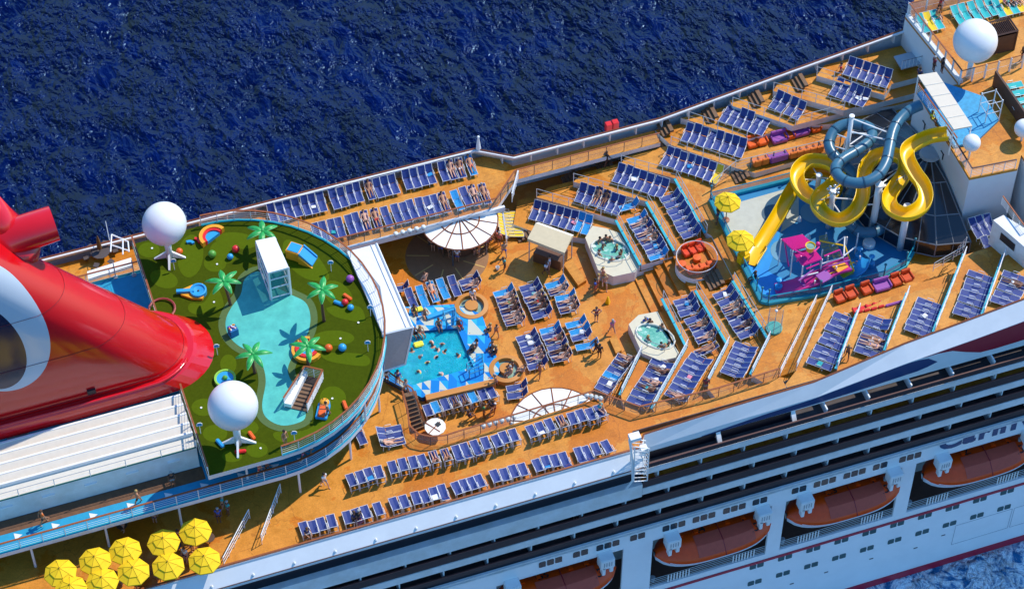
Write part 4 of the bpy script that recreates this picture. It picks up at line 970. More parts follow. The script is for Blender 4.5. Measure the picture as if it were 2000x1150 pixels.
# pool lifts (blue steel frames)
for i, (pts, z, l) in enumerate((([(866, 622), (888, 616), (893, 634), (872, 641)], .5, 'upper'), ([(912, 725), (942, 706), (945, 728), (917, 738)], .5, 'lower'))):
    w = [P(x, y, z) for x, y in pts]; t2 = thing('pool_handrail', f'blue steel handrail frame at the {l} right pool corner', 'handrail', w[0], group='pool handrails')
    m = MB()
    for dz in (.5, 1.0): m.tube([v-w[0]+Vector((0, 0, dz)) for v in w+[w[0]]], .045, 6)
    m.build('frame', mat('blue steel tube', (.06, .30, .48), .35), t2)
    for v in w: MB().tube([v-w[0], v-w[0]+Vector((0, 0, 1))], .045, 6).build('upright', mat('blue steel tube', (.06, .30, .48), .35), t2)
A_ = P(885, 634, .5); tag(MB().tube([A_, A_+Vector((0, 0, 1.9))], .08, 8).build('shower_post', SKYB), 'thick blue post beside the upper basin of the pool', 'post')

# ---------------------------------------------------------------- curved stair from lido to upper deck
t = thing('curved_stair', 'curved stair with dark treads between the pool and the upper deck', 'stair', P(800, 810, 0)); o0 = t.location.copy()
L0 = PS([(787, 781), (797, 816.6), (800, 847), (812, 862)], UP)
rail_r = [(806, 752), (820, 775), (826, 800), (828, 822)]
for k in range(9):
    s_ = k/8; z = 3.0-2.7*s_
    a = P(788+10*s_+8*s_*s_, 772+60*s_-0*s_, z+.0) if False else P(789+14*s_, 768+66*s_, z); b_ = P(812+16*s_, 762+62*s_, z)
    d = (b_-a).normalized(); w = Vector((d.y, -d.x, 0))*.36
    MB().prism([((v-o0).x, (v-o0).y) for v in (a, b_, b_+w, a+w)], z-.08, z).build('stair_tread', STEPM, t)
railing([P(750, 735, UP), P(768, 748, UP), P(788, 762, UP)]+[P(x, y, z) for x, y, z in ((806, 775, UP), (815, 795, 2.6), (824, 822, 1.4), (829, 838, .6))], 'wood topped handrail on the pool side of the curved stair', 1.0, 1.1, WOOD, .055, 2, post=POSTD, wire=DKGREY, glass=GLASS)
railing([p for p in near_in[1:9]]+[near_in[9]], 'glass railing with wooden top along the curved upper deck edge', 1.1, 1.25, WOOD, .055, 1, post=POSTD, wire=DKGREY, glass=GLASS)
railing([near_in[9], near_in[10], near_in[11], near_in[12]], 'glass railing with wooden top beside the lower terraces', 1.1, 1.25, WOOD, .055, 1, post=POSTD, wire=DKGREY, glass=GLASS)
railing([Vector((-13.8, 6.35, UP)), Vector((.85, 6.25, UP)), Vector((3.2, 8.55, UP))], 'glass railing with wooden top above the far poolside bar', 1.1, 1.3, WOOD, .055, 1, post=POSTD, wire=DKGREY, glass=GLASS)
railing([Vector((3.3, 8.6, UP)), Vector((15.5, 8.6, UP))], 'railing with wooden top along the narrow far walkway', 1.05, 1.5, WOOD, .05, 1, post=POSTD, wire=DKGREY, glass=GLASS)
tag(MB().box((-5, 6.15, 3.0), (13, .22, .5)).build('deck_fascia', WHITE), 'white fascia along the far upper deck edge', 'fascia')

# ---------------------------------------------------------------- fan canopies
def fan(cx_, cy_, z, r, label, a0=0):
    c = P(cx_, cy_, z); t = thing('fan_canopy', label, 'canopy', (c.x, c.y, z), a0, 'round white bar canopies')
    MB().lathe([(r, 0), (r*.52, .16), (.2, .3), (0, .31)], 28).build('canopy_panel', FANW, t)
    for k in range(14):
        a = 2*PI*k/14; u = Vector((math.cos(a), math.sin(a), 0)); MB().tube([u*.2+Vector((0, 0, .33)), u*r*.52+Vector((0, 0, .19)), u*r+Vector((0, 0, .02))], .05, 4).build('canopy_rib', WOOD, t)
    for rr in (r, r*.52): MB().tube(circ((0, 0), rr, 28), .06, 4, closed=True).build('canopy_ring', WOOD, t, loc=(0, 0, .0 if rr == r else .18))
    for k in range(5):
        a = 2*PI*k/5+.4; MB().tube([(math.cos(a)*r*.8, math.sin(a)*r*.8, 0), (math.cos(a)*r*.8, math.sin(a)*r*.8, -z)], .06, 6).build('canopy_post', DKGREY, t)
    MB().lathe([(1.5, -z), (1.5, -z+1.05), (0, -z+1.06)], 24).build('bar_counter', mat('brown bar counter', (.14, .06, .03), .5), t)
fan(897, 430, 2.72, 3.05, 'white segmented round bar canopy under the far upper deck edge')
fan(1087, 830, 2.72, 3.45, 'white segmented round bar canopy under the near upper deck edge')
# inlaid floor pattern
m = MB()
for (x, y, r) in ((873, 500, 3.3),):
    c = P(x, y, .006); pts = [c+Vector((r*math.cos(2*PI*k/36), r*math.sin(2*PI*k/36), 0)) for k in range(36)]; m.sheet(pts, .006)
struct(m.build('round_floor_inlay', mat('brown floor inlay', (.30, .15, .07), .5, .15, 2)), 'round brown floor inlay beside the bar')
m = MB(); c = P(873, 500, .014)
for k in range(9):
    a = k*PI/4.5; u = Vector((math.cos(a), math.sin(a), 0)); w = Vector((-u.y, u.x, 0))*.05; m.add([c+u*1.4-w, c+u*1.4+w, c+u*3.2+w, c+u*3.2-w], [(0, 3, 2, 1)][0:1])
struct(m.build('inlay_strips', mat('ochre inlay', (.6, .38, .12), .5)), 'ochre strips of the floor inlay')
# octagonal table canopy at the stair foot
c = P(850, 833, 1.0); t = thing('round_table', 'white round table top with brown cross and dark square by the stair', 'table', (c.x, c.y, 0))
MB().lathe([(.8, .95), (.8, 1.02), (0, 1.05)], 12).build('tabletop', FANW, t); MB().tube([(0, 0, 0), (0, 0, .95)], .1, 8).build('table_stem', DKGREY, t)
MB().box((-.2, 0, 1.06), (.07, 1.4, .03), .6).box((-.1, -.1, 1.06), (1.4, .07, .03), .6).build('wood_cross', WOOD, t); MB().box((.25, .1, 1.075), (.36, .36, .03), .5).build('dark_tray', BLACK, t)
# floodlight domes
def flood(x, y, z, lab): 
    t = thing('floodlight', lab, 'lamp', P(x, y, z), group='dome floodlights'); MB().sphere((0, 0, .1), .2, 10, 6, (1, 1, .8)).build('lamp_dome', mat('frosted lamp dome', (.75, .80, .78), .2), t, smooth=True); MB().lathe([(.1, -.25), (.1, -.02), (0, 0)], 8).build('lamp_base', GREY, t)
for i in range(5): flood(773+13.5*i, 458-3.3*i, 3.5, f'{["leftmost", "second", "third", "fourth", "rightmost"][i]} of five white dome lamps on the far upper deck fascia')
for i in range(6): flood(944+12*i, 832-3.4*i, 3.3, f'{["leftmost", "second", "third", "fourth", "fifth", "rightmost"][i]} of six white dome lamps below the near curved railing')
for i in range(4): flood(1146+9*i, 773+2*i, 3.3, f'{["leftmost", "second", "third", "rightmost"][i]} of four white dome lamps at the corner below the lower terraces')

# ---------------------------------------------------------------- canopy bar
A, B, C_, D = PS([(1051, 434), (1121, 459), (1103, 494), (1030, 466)], 2.8)
t = thing('tan_canopy_bar', 'small bar stand with rectangular tan awning above the pool deck', 'bar', ((A+C_)/2).xy.to_3d()); o0 = t.location.copy(); q = [Vector((v.x-o0.x, v.y-o0.y, v.z)) for v in (A, B, C_, D)]
r_ = [q[0].lerp(q[3], .22)+Vector((0, 0, .35)), q[1].lerp(q[2], .22)+Vector((0, 0, .35))]
m = MB(); m.use(0).add([r_[0], r_[1], q[2], q[3]], [(0, 3, 2, 1)]); m.use(1).add([q[0], q[1], r_[1], r_[0]], [(0, 3, 2, 1)]); m.use(0).add([q[3], q[2], q[2]-Vector((0, 0, .3)), q[3]-Vector((0, 0, .3))], [(0, 3, 2, 1)]).add([q[0], r_[0], q[3]], [(0, 1, 2)]).add([q[1], r_[1], q[2]], [(2, 1, 0)])
m.build('awning', [TAN, mat('cream awning strip', (.82, .78, .68), .8)], t)
for v in q: MB().tube([(v.x*.92, v.y*.92, 0), (v.x*.92, v.y*.92, v.z)], .045, 6).build('awning_post', GREY, t)
MB().prism([(v.x*.75, v.y*.7) for v in q], 0.01, 1.1).build('bar_counter', mat('brown bar counter', (.14, .06, .03), .5), t)
m = MB(); A, B, C_, D = PS([(1102, 523), (1118, 513), (1145, 552), (1129, 562)], .03); 
tag(m.prism([(v.x, v.y) for v in (A, B, C_, D)], .01, .35).build('low_platform', DECK2), 'low empty orange platform left of the first hot tub', 'platform')
A, B, C_, D = PS([(1190, 665), (1202, 655), (1214, 688), (1203, 694)], .03)
tag(m.__class__().prism([(v.x, v.y) for v in (A, B, C_, D)], .01, .3).build('low_platform', DECK2), 'low empty orange platform left of the second hot tub', 'platform')

# ---------------------------------------------------------------- hot tubs
TUBW = bpy.data.materials.new('whirlpool water'); TUBW.use_nodes = True; L = TUBW.node_tree.links.new; b = TUBW.node_tree.nodes['Principled BSDF']; b.inputs['Roughness'].default_value = .1
g = N(TUBW, 'ShaderNodeNewGeometry'); t1 = N(TUBW, 'ShaderNodeTexNoise', Scale=2.2, Detail=8.0, Roughness=.7, Distortion=1.0); L(g.outputs['Position'], t1.inputs['Vector'])
rr = ramp(TUBW, [(.35, (.09, .36, .27)), (.55, (.20, .52, .40)), (.68, (.62, .80, .72))]); L(t1.outputs[0], rr.inputs[0]); L(rr.outputs[0], b.inputs['Base Color'])
def hottub(plat, cx_, cy_, rx, ry, rot, z, label):
    c = P(cx_, cy_, z); t = thing('hot_tub', label, 'hot tub', (c.x, c.y, 0), group='hot tubs beside the terraces'); o0 = t.location
    w = [P(x, y, z) for x, y in plat]; hole = circ((0, 0), rx, 16, ry, rot)
    hole = [(v.x, v.y) for v in hole]; poly = [(v.x-o0.x, v.y-o0.y) for v in w]
    m = MB(); m.use(0).sheet(poly, z, holes=[hole]); n = len(poly); vs = [(x, y, z) for x, y in poly]+[(x, y, .01) for x, y in poly]; m.use(1).add(vs, [(i, (i+1) % n, n+(i+1) % n, n+i) for i in range(n)][::1])
    n = 16; vs = [(x, y, z) for x, y in hole]+[(x, y, z-.6) for x, y in hole]; m.use(2).add(vs, [(i, n+i, n+(i+1) % n, (i+1) % n) for i in range(n)])
    m.build('platform', [mat('cream tub surround', (.66, .59, .42), .5, .06, 2), WHITE, mat('pale tub wall', (.6, .7, .62), .4)], t)
    MB().sheet([(x*1.01, y*1.01) for x, y in hole], z-.14).build('water', TUBW, t)
    MB().tube([(x*1.04, y*1.04, z+.03) for x, y in hole], .07, 5, closed=True).build('tub_rim', mat('cream tub rim', (.78, .74, .62), .4), t)
    MB().tube([(hole[k][0]*1.22, hole[k][1]*1.22, z+.8) for k in (10, 11, 12, 13, 14)], .025, 5).build('grab_rail', GREY, t)
    for k in (10, 12, 14): MB().tube([(hole[k][0]*1.22, hole[k][1]*1.22, z), (hole[k][0]*1.22, hole[k][1]*1.22, z+.8)], .025, 5).build('rail_post', GREY, t)
    for k in range(8): MB().box((hole[k*2][0]*.9, hole[k*2][1]*.9, z-.12), (.3, .3, .05), k*PI/4).build('tub_seat', mat('pale tub wall', (.6, .7, .62), .4), t)
hottub([(1143, 464), (1157, 441), (1184, 446), (1210, 455), (1251, 520), (1240, 531), (1198, 540), (1168, 527)], 1192, 488, 1.5, 1.05, R(-40), 1.12, 'full octagonal hot tub on cream platform near the tan awning bar')
hottub([(1228, 633), (1247, 615), (1284, 608), (1326, 688), (1320, 698), (1290, 704), (1254, 689)], 1280, 657, 1.55, 1.0, R(-52), 1.12, 'octagonal hot tub on cream platform below the centre stair')

# ---------------------------------------------------------------- terrace edges
def edge(px, k, label, blue=True, white=False, h=1.0):
    pts = [P(x, y, lev(k)) for x, y in px]
    if blue:
        m = MB()
        for a, b_ in zip(pts[:-1], pts[1:]):
            d = (b_-a).normalized(); w = Vector((-d.y, d.x, 0))*.1
            # coaming sits just inside the edge
            s_ = w if True else -w
            m.add([a-s_*.2, b_-s_*.2, b_-s_*2.2, a-s_*2.2, a-s_*.2+Vector((0, 0, .1)), b_-s_*.2+Vector((0, 0, .1)), b_-s_*2.2+Vector((0, 0, .1)), a-s_*2.2+Vector((0, 0, .1))], [(4, 5, 6, 7), (0, 1, 5, 4), (2, 3, 7, 6), (1, 2, 6, 5), (3, 0, 4, 7), (7, 6, 5, 4)][:5])
        struct(m.build('terrace_coaming', CYAN), 'cyan painted coaming on a terrace edge')
    return railing(pts, label, h, 1.3, RAILW if white else GREY, .034 if white else .026, 2 if white else 1, post=POSTM, wire=RAILW if white else GREY, wr=.02, group='terrace railings')
edge([(1205, 430), (1253, 518)], 2, 'grey railing on the terrace edge right of the full hot tub')
edge([(1264, 394), (1319, 490)], 3, 'grey railing on the second angled terrace edge above the centre stair')
edge([(1320, 349), (1380, 455)], 4, 'grey railing on the highest angled terrace edge near the yellow umbrella')
edge([(1048, 385), (1205, 430)], 2, 'thin railing behind the lowest far lounger row', False)
edge([(1120, 355), (1264, 394)], 3, 'thin railing behind the second far lounger row', False)
edge([(1213, 320), (1320, 349)], 4, 'thin railing behind the third far lounger row', False)
edge([(1310, 283), (1436, 328)], 5, 'thin railing behind the fourth far lounger row', False)
edge([(1345, 235), (1458, 273)], 6, 'thin railing behind the fifth far lounger row', False)
edge([(1430, 207), (1548, 246), (1645, 221)], 7, 'thin railing behind the sixth far lounger row', False)
edge([(1510, 178), (1648, 216)], 8, 'thin railing behind the four lounger row near the top', False)
edge([(1595, 148), (1728, 186)], 9, 'thin railing in front of the topmost lounger row', False)
edge([(1253, 690), (1213, 773)], 1, 'white railing on the lowest near terrace edge beside the pool deck', True, True)
edge([(1295, 583), (1343, 678)], 2, 'grey railing right of the lower hot tub')
edge([(1343, 678), (1275, 800)], 2, 'white railing on the near terrace edge below the lower hot tub', True, True)
edge([(1360, 567), (1423, 673)], 3, 'grey railing on the middle angled terrace edge below the centre stair')
edge([(1423, 673), (1380, 755)], 3, 'short white railing on the middle near terrace edge', True, True)
edge([(1433, 548), (1503, 663)], 4, 'grey railing on the angled terrace edge left of the water park')
edge([(1503, 663), (1468, 733)], 4, 'white railing on the near terrace edge beside the glass shower', True, True)
edge([(1593, 592), (1523, 735)], 4, 'white handrail on the lower side of the narrow ramp', False, True)
edge([(1623, 573), (1555, 723)], 5, 'wood topped handrail on the upper side of the narrow ramp', False, True)
edge([(1678, 608), (1635, 722)], 6, 'white railing between the first two near forward lounger rows', True, True)
edge([(1774, 574), (1730, 686)], 7, 'white railing between the second and third near forward lounger rows', True, True)
edge([(1885, 498), (1825, 650)], 8, 'long white railing between the third and fourth near forward lounger rows', True, True)
edge([(1962, 500), (1920, 618)], 9, 'white railing between the last two near forward lounger rows', True, True)
# small side stairs on the far walkway
for i, (x, y, k) in enumerate([(1310, 234, 5), (1397, 207, 6), (1487, 177, 7), (1572, 146, 8)]):
    b_ = P(x, y, lev(k)+.65); m = MB()
    for j in range(3): m.box((b_.x-.9+j*.3, b_.y-.4, lev(k)+.1+j*.2), (.32, 1.4, .2))
    tag(m.build('side_steps', STEPM), f'three dark steps in the far walkway beside forward lounger row {["one", "two", "three", "four"][i]} from the sea peak', 'steps', 'walkway steps')
for i, (x, y, k) in enumerate([(1025, 452, 0), (1118, 352, 1.1), (1184, 322, 2.1), (1285, 290, 3.6), (1448, 338, 4), (1398, 545, 3)]):
    z = lev(int(k)); b_ = P(x, y, z+.3); m = MB(); up = .65
    for j in range(4): m.box((b_.x-.6+j*.3, b_.y, z+.06+j*.15), (.3, 1.5, .14))
    tag(m.build('side_steps', STEPM), ['dark steps left of the tan awning bar', 'dark steps up to the second far terrace', 'dark steps where a person in black climbs', 'dark steps at the end of the far narrow walkway', 'dark steps below the orange lounge chairs', 'dark steps at the head of the centre stair'][i], 'steps', 'terrace steps')

# ---------------------------------------------------------------- water park
PZ = 2.62
pad = [P(x, y, PZ) for x, y in [(1387, 392), (1548, 352), (1640, 332), (1700, 318)]]+[Vector((34.2, 2.1, 0)), Vector((34.3, -7, 0))]+[P(x, y, PZ) for x, y in [(1782, 495), (1765, 520), (1725, 542), (1600, 575), (1500, 592), (1486, 588), (1477, 572)]]
struct(MB().sheet(pad, PZ).build('water_park_pad', TEAL), 'blue rubber floor of the water park')
struct(MB().sheet(PS([(1411, 404), (1478, 385), (1560, 362), (1560, 430), (1500, 470), (1480, 462), (1470, 500), (1445, 505), (1418, 440)], PZ+.006), PZ+.006).build('pad_sand_patch', SAND), 'pale sand coloured floor patch')
struct(MB().sheet(PS([(1530, 430), (1520, 470), (1500, 530), (1560, 560), (1560, 545), (1500, 585), (1478, 565), (1445, 508), (1470, 500), (1490, 470)], PZ+.01), PZ+.01).build('pad_blue_patch', POOLB), 'bright blue floor patch')
for i, (x, y, r, m_) in enumerate([(1512, 418, 1.0, mat('slate floor spot', (.05, .10, .14), .5)), (1535, 490, 1.2, mat('grey blue floor spot', (.12, .30, .44), .5)), (1590, 415, 1.1, mat('grey blue floor spot', (.12, .30, .44), .5)), (1675, 520, .8, SKYB)]):
    c = P(x, y, PZ+.016+.004*i); struct(MB().sheet([c+v for v in circ((0, 0), r, 24)], c.z).build('pad_spot', m_), 'round spot in the water park floor')
t = thing('splash_wall', 'blue translucent splash wall around the water park pad', 'splash wall', P(1387, 392, PZ)); o0 = t.location.copy()
loop = [P(x, y, PZ) for x, y in [(1700, 318), (1640, 332), (1548, 352), (1387, 392), (1477, 572), (1486, 590), (1500, 594), (1600, 577), (1725, 545), (1768, 522), (1783, 495)]]
m = MB(); m2 = MB()
for a, b_ in zip(loop[:-1], loop[1:]):
    a, b_ = a-o0, b_-o0; m.quad(a, b_, b_+Vector((0, 0, .95)), a+Vector((0, 0, .95))); d = (b_-a).normalized(); w = Vector((-d.y, d.x, 0))*.14
    m2.add([a-w, b_-w, b_+w, a+w, a-w+Vector((0, 0, .28)), b_-w+Vector((0, 0, .28)), b_+w+Vector((0, 0, .28)), a+w+Vector((0, 0, .28))], [(4, 5, 6, 7), (0, 1, 5, 4), (2, 3, 7, 6), (1, 2, 6, 5), (3, 0, 4, 7)])
m.build('wall_panel', GLASSB, t); m2.build('wall_kerb', CYAN, t)
MB().tube([p-o0+Vector((0, 0, .98)) for p in loop], .05, 5).build('top_rail', mat('teal rail', (.01, .30, .42), .4), t)
for i, p in enumerate(loop): MB().tube([p-o0, p-o0+Vector((0, 0, 1.7))], .05, 6).sphere(p-o0+Vector((0, 0, 1.75)), .12, 8, 5).build('wall_post', mat('teal post paint', (.01, .16, .22), .4), t)
def L2(a, b_, n): return [Vector(a).lerp(Vector(b_), i/n) for i in range(n+1)]
railing([P(1390, 372, PZ)]+[P(1436, 334, 3.2)]+[P(1640, 286, 3.2)], 'teal post glass fence between the red lounge chairs and water park', 1.2, 1.9, GREY, .03, 2, post=POSTB, wire=GREY, glass=GLASS)

# tube slide
def trough(path, n, w, h, name, mt, parent, o0, seg=8):
    pts = spline(path, n); rows = []; rows2 = []
    for i, p in enumerate(pts):
        a = pts[max(0, i-1)]; b_ = pts[min(len(pts)-1, i+1)]; d = (b_-a); d.z = 0; d.normalize(); s_ = Vector((-d.y, d.x, 0))
        prof = [(-w*1.12, h*.98), (-w*1.08, h), (-w, h*.95), (-w*.98, h*.35), (-w*.6, .06), (0, 0), (w*.6, .06), (w*.98, h*.35), (w, h*.95), (w*1.08, h), (w*1.12, h*.98), (w*1.1, h*.3), (w*.65, -.08), (0, -.12), (-w*.65, -.08), (-w*1.1, h*.3)]
        rows.append([p-o0+s_*u+Vector((0, 0, v)) for u, v in prof])
    m = MB(); m.grid(rows, close=True); return m.build(name, mt, parent, smooth=True)
ypath = [(1850, 269, 9.4), (1820, 273, 9.2), (1793, 284, 9.0), (1772, 299, 8.9), (1771, 319, 8.8), (1785, 346, 8.6), (1801, 369, 8.4), (1806, 395, 8.2), (1794, 415, 8.05), (1767, 426, 7.9), (1741, 415, 7.75), (1735, 394, 7.6), (1747, 373, 7.45), (1763, 350, 7.3), (1766, 325, 7.15), (1752, 312, 7.0), (1730, 308, 6.9), (1707, 315, 6.8), (1690, 335, 6.65), (1685, 363, 6.5), (1683, 392, 6.35), (1669, 420, 6.2), (1640, 437, 6.05), (1611, 427, 5.9), (1595, 405, 5.75), (1602, 388, 5.65), (1620, 373, 5.6), (1636, 355, 5.5), (1632, 336, 5.4), (1608, 323, 5.25), (1578, 323, 5.1), (1558, 340, 4.95), (1557, 362, 4.85), (1573, 386, 4.7), (1598, 396, 4.6), (1622, 388, 4.5), (1632, 368, 4.4), (1615, 345, 4.3), (1585, 345, 4.2), (1562, 362, 4.1), (1545, 382, 3.9), (1518, 430, 3.3), (1498, 462, 2.9), (1482, 486, 2.72)]
yp = [P(*p) for p in ypath]
t = thing('yellow_slide', 'open yellow water slide winding in loops down to the pad', 'water slide', (yp[0].x, yp[0].y, PZ)); o0 = t.location.copy()
trough(yp, 5, .50, .72, 'slide_trough', YEL, t, o0)
trough([P(1482, 484, 2.75), P(1470, 503, 2.7), P(1462, 516, 2.68)], 4, .62, .42, 'slide_exit', YEL, t, o0)
MB().box(P(1452, 503, PZ+.55)-o0, (.9, .8, 1.1), R(20)).build('exit_box', YEL, t, bevel=.15)
MB().box(P(1453, 509, PZ+.5)-o0+Vector((0.02, -.42, 0)), (.5, .04, .5), R(20)).build('exit_sign', NAVY, t)
tpath = [(1799, 205, 10.2), (1776, 216, 10.0), (1755, 236, 9.8), (1743, 260, 9.7), (1737, 289, 9.5), (1731, 316, 9.35), (1717, 340, 9.2), (1693, 355, 9.05), (1663, 357, 8.9), (1640, 346, 8.75), (1632, 329, 8.6), (1643, 313, 8.5), (1669, 297, 8.4), (1693, 281, 8.25), (1703, 266, 8.1), (1699, 251, 8.0), (1680, 244, 7.8), (1652, 243, 7.6), (1631, 254, 7.4), (1620, 275, 7.1), (1622, 293, 6.9), (1637, 312, 6.6), (1662, 334, 6.2), (1674, 350, 5.9), (1671, 366, 5.6), (1659, 382, 5.3), (1653, 408, 4.9), (1657, 434, 4.5), (1681, 453, 4.1), (1712, 451, 3.8), (1731, 437, 3.5)]
tp_ = [P(*p) for p in tpath]
t = thing('blue_tube_slide', 'closed slate blue tube slide looping above the yellow slide', 'water slide', (tp_[0].x, tp_[0].y, PZ)); o0 = t.location.copy()
sp_ = spline(tp_, 5)
MB().tube([p-o0 for p in sp_], .43, 16).build('tube', TUBE, t, smooth=True)
for i in range(6, len(sp_)-3, 6):
    d = (sp_[i+1]-sp_[i-1]).normalized(); MB().tube([sp_[i]-o0-d*.05, sp_[i]-o0+d*.05], .475, 16).build('tube_joint', mat('dark joint ring', (.02, .07, .12), .3), t, smooth=False)
c = P(1697, 478, PZ)-o0; MB().lathe([(.5, 0), (.5, .3), (.42, .42), (0, .43)], 20, c).build('base_drum', WHITE2, t)
def tower(tx, ty, tz, r, arms, label, bz=PZ, cap=True):
    c = P(tx, ty, tz); t = thing('slide_tower', label, 'slide support', (c.x, c.y, bz), group='slide support towers')
    h = tz-bz; MB().tube([(0, 0, 0), (0, 0, h)], r, 14).build('column', RAILW, t, smooth=True)
    if cap: MB().lathe([(r*1.25, h-.12), (r*1.25, h+.05), (0, h+.1)], 14).build('column_cap', WHITE2, t)
    for (ax, ay, az, f) in arms:
        e = P(ax, ay, az)-t.location; MB().tube([(0, 0, h*f), e], .06, 6).build('brace', RAILW, t)
    return t
tower(1664, 227, 11.2, .17, [(1742, 262, 9.4, .97), (1738, 275, 9.2, .8), (1700, 262, 7.9, .78), (1634, 262, 7.3, .7), (1690, 288, 8.0, .6), (1622, 284, 6.7, .55), (1700, 255, 7.7, .6)], 'tallest white support tower at the centre of the blue tube loop')
tower(1718, 360, 8.4, .27, [(1765, 325, 7.0, .98), (1745, 355, 7.1, .95), (1690, 400, 6.2, .6), (1748, 372, 7.2, .85), (1770, 342, 7.2, .9)], 'white support column between the S bend and the centre of the slides')
tower(1773, 403, 7.7, .27, [(1800, 392, 7.9, .9), (1735, 400, 7.3, .75), (1760, 428, 7.6, .85)], 'white support column inside the rightmost yellow slide loop')
tower(1628, 372, 7.0, .22, [(1640, 357, 5.6, .93), (1600, 392, 5.6, .85), (1680, 390, 6.2, .8), (1655, 436, 5.9, .7)], 'white support column with a cluster of round buckets inside the middle loop')
tower(1600, 342, 5.5, .2, [(1634, 350, 5.2, .9), (1560, 350, 4.8, .8), (1585, 322, 5.0, .9)], 'short support column inside the left yellow loop')
tk = thing('water_sprayer', 'cluster of small chrome balls on top of the middle slide column', 'spray head', P(1628, 372, 7.15))
for k in range(7): MB().sphere((.42*math.cos(k*PI/3.5), .42*math.sin(k*PI/3.5), .1*(k % 2)), .13, 8, 6).build('spray_ball', CHROME, tk, smooth=True)

# magenta play structure
t = thing('splash_playhouse', 'magenta roofed splash playhouse with tipping bucket on the blue pad', 'play structure', P(1580, 545, PZ)); o0 = t.location.copy()
def roof(px, z, nm, mt):
    w = [P(x, y, z)-o0 for x, y in px]; m = MB(); m.prism([(v.x, v.y) for v in w], w[0].z-.1, w[0].z)
    a, b_, c, d = w; n = 12
    for i in range(n): 
        s_ = (i+.5)/n; p, q_ = a.lerp(d, s_), b_.lerp(c, s_); m.tube([p+Vector((0, 0, .03)), q_+Vector((0, 0, .03))], .05, 4)
    m.build(nm, mt, t)
    return w
w1 = roof([(1526, 467), (1567, 458), (1590, 478), (1549, 489)], PZ+3.1, 'roof_upper', MAG)
w2 = roof([(1549, 494), (1588, 484), (1606, 506), (1568, 519)], PZ+2.6, 'roof_lower', MAG)
for v in w1+w2: MB().tube([(v.x, v.y, 0), (v.x, v.y, v.z)], .05, 6).build('leg_post', RAILW, t)
c = P(1582, 487, PZ+3.4)-o0
MB().lathe([(.28, -.1), (.36, .45), (.4, .48), (.34, .44), (.26, .1), (0, .08)], 16, c).build('tipping_bucket', YEL, t, smooth=False)
MB().lathe([(.33, .36), (0, .37)], 14, c).build('bucket_water', mat('greenish basin water', (.22, .36, .30), .12), t)
MB().sphere(c+Vector((.8, .3, 0)), .18, 8, 6).build('knob', MAG, t)
for (a, b_) in (((1565, 500, 3.6), (1556, 510, 2.8)), ((1552, 488, 3.6), (1572, 498, 3.4)), ((1600, 482, 3.3), (1590, 492, 3.3))): MB().tube([P(a[0], a[1], PZ+a[2])-o0, P(b_[0], b_[1], PZ+b_[2])-o0], .06, 6).build('water_pipe', MAG, t)
m = MB()
ml = [P(*p) for p in ((1660, 520, PZ+1.6), (1630, 528, PZ+1.4), (1600, 545, PZ+1.0), (1560, 560, PZ+.5), (1515, 572, PZ+.1))]
trough(ml, 4, .55, .4, 'magenta_slide', mat('magenta slide gelcoat', (.60, .04, .26), .25), t, o0)
ml = [P(*p) for p in ((1690, 505, PZ+1.4), (1680, 528, PZ+.9), (1655, 545, PZ+.3), (1648, 550, PZ+.1))]
trough(ml, 4, .4, .35, 'small_blue_slide', SKYB, t, o0)
for (x, y, h) in ((1602, 520, 2.0), (1565, 545, 2.0), (1648, 505, 2.6), (1670, 495, 2.4), (1613, 530, 1.9)):
    b_ = P(x, y, PZ)-o0; MB().tube([b_, b_+Vector((0, 0, h))], .06, 6).build('frame_post', RAILW, t)
for (a, b_) in (((1605, 515, 1.9), (1648, 502, 2.2)), ((1565, 540, 1.6), (1598, 532, 1.6)), ((1648, 500, 2.2), (1671, 482, 2.5)), ((1625, 480, 2.2), (1650, 462, 2.5)), ((1650, 462, 2.5), (1648, 500, 2.2))): MB().tube([P(a[0], a[1], PZ+a[2])-o0, P(b_[0], b_[1], PZ+b_[2])-o0], .055, 6).build('frame_beam', RAILW, t)
for (x0, y0, z0, x1, y1, z1, mt) in ((1532, 470, 3.1, 1540, 520, .2, MAG), (1590, 525, 2.2, 1560, 548, 2.2, PURP), (1610, 500, 2.7, 1640, 488, 2.9, MAG), (1640, 488, 2.9, 1652, 520, 1.2, PURP), (1575, 525, 2.4, 1600, 515, 2.6, MAG), (1618, 520, 1.9, 1660, 508, 2.0, PURP), (1590, 560, .1, 1592, 548, 1.9, RAILW), (1632, 548, .1, 1634, 520, 2.0, RAILW), (1612, 468, .1, 1614, 455, 2.3, RAILW), (1680, 512, .1, 1680, 500, 2.6, RAILW), (1545, 500, .1, 1545, 488, 3.0, RAILW), (1592, 545, 1.2, 1634, 530, 1.4, YEL), (1634, 530, 1.4, 1668, 512, 1.6, YEL), (1600, 470, 2.3, 1650, 480, 2.3, YEL), (1650, 480, 2.3, 1668, 530, 1.2, YEL)):
    MB().tube([P(x0, y0, PZ+z0)-o0, P(x1, y1, PZ+z1)-o0], .065, 6).build('play_pipe', mt, t)
for (x, y, z, mt) in ((1610, 540, 1.5, PURP), (1640, 520, 1.6, LORANGE), (1650, 530, 1.0, mat('lime panel', (.30, .42, .02), .5)), (1580, 555, .6, PURP)):
    MB().box(P(x, y, PZ+z)-o0, (1.0, .9, .12), R(15)).build('play_deck', mt, t)
for (x, y) in ((1520, 565), (1700, 520), (1676, 505)): MB().lathe([(.3, 0), (.3, .5), (.1, .55), (.1, 1.1), (.25, 1.2), (0, 1.3)], 10, P(x, y, PZ)-o0).build('water_spout', SKYB, t)
NET = mat('yellow green netting', (.35, .36, .02), .6)
import itertools
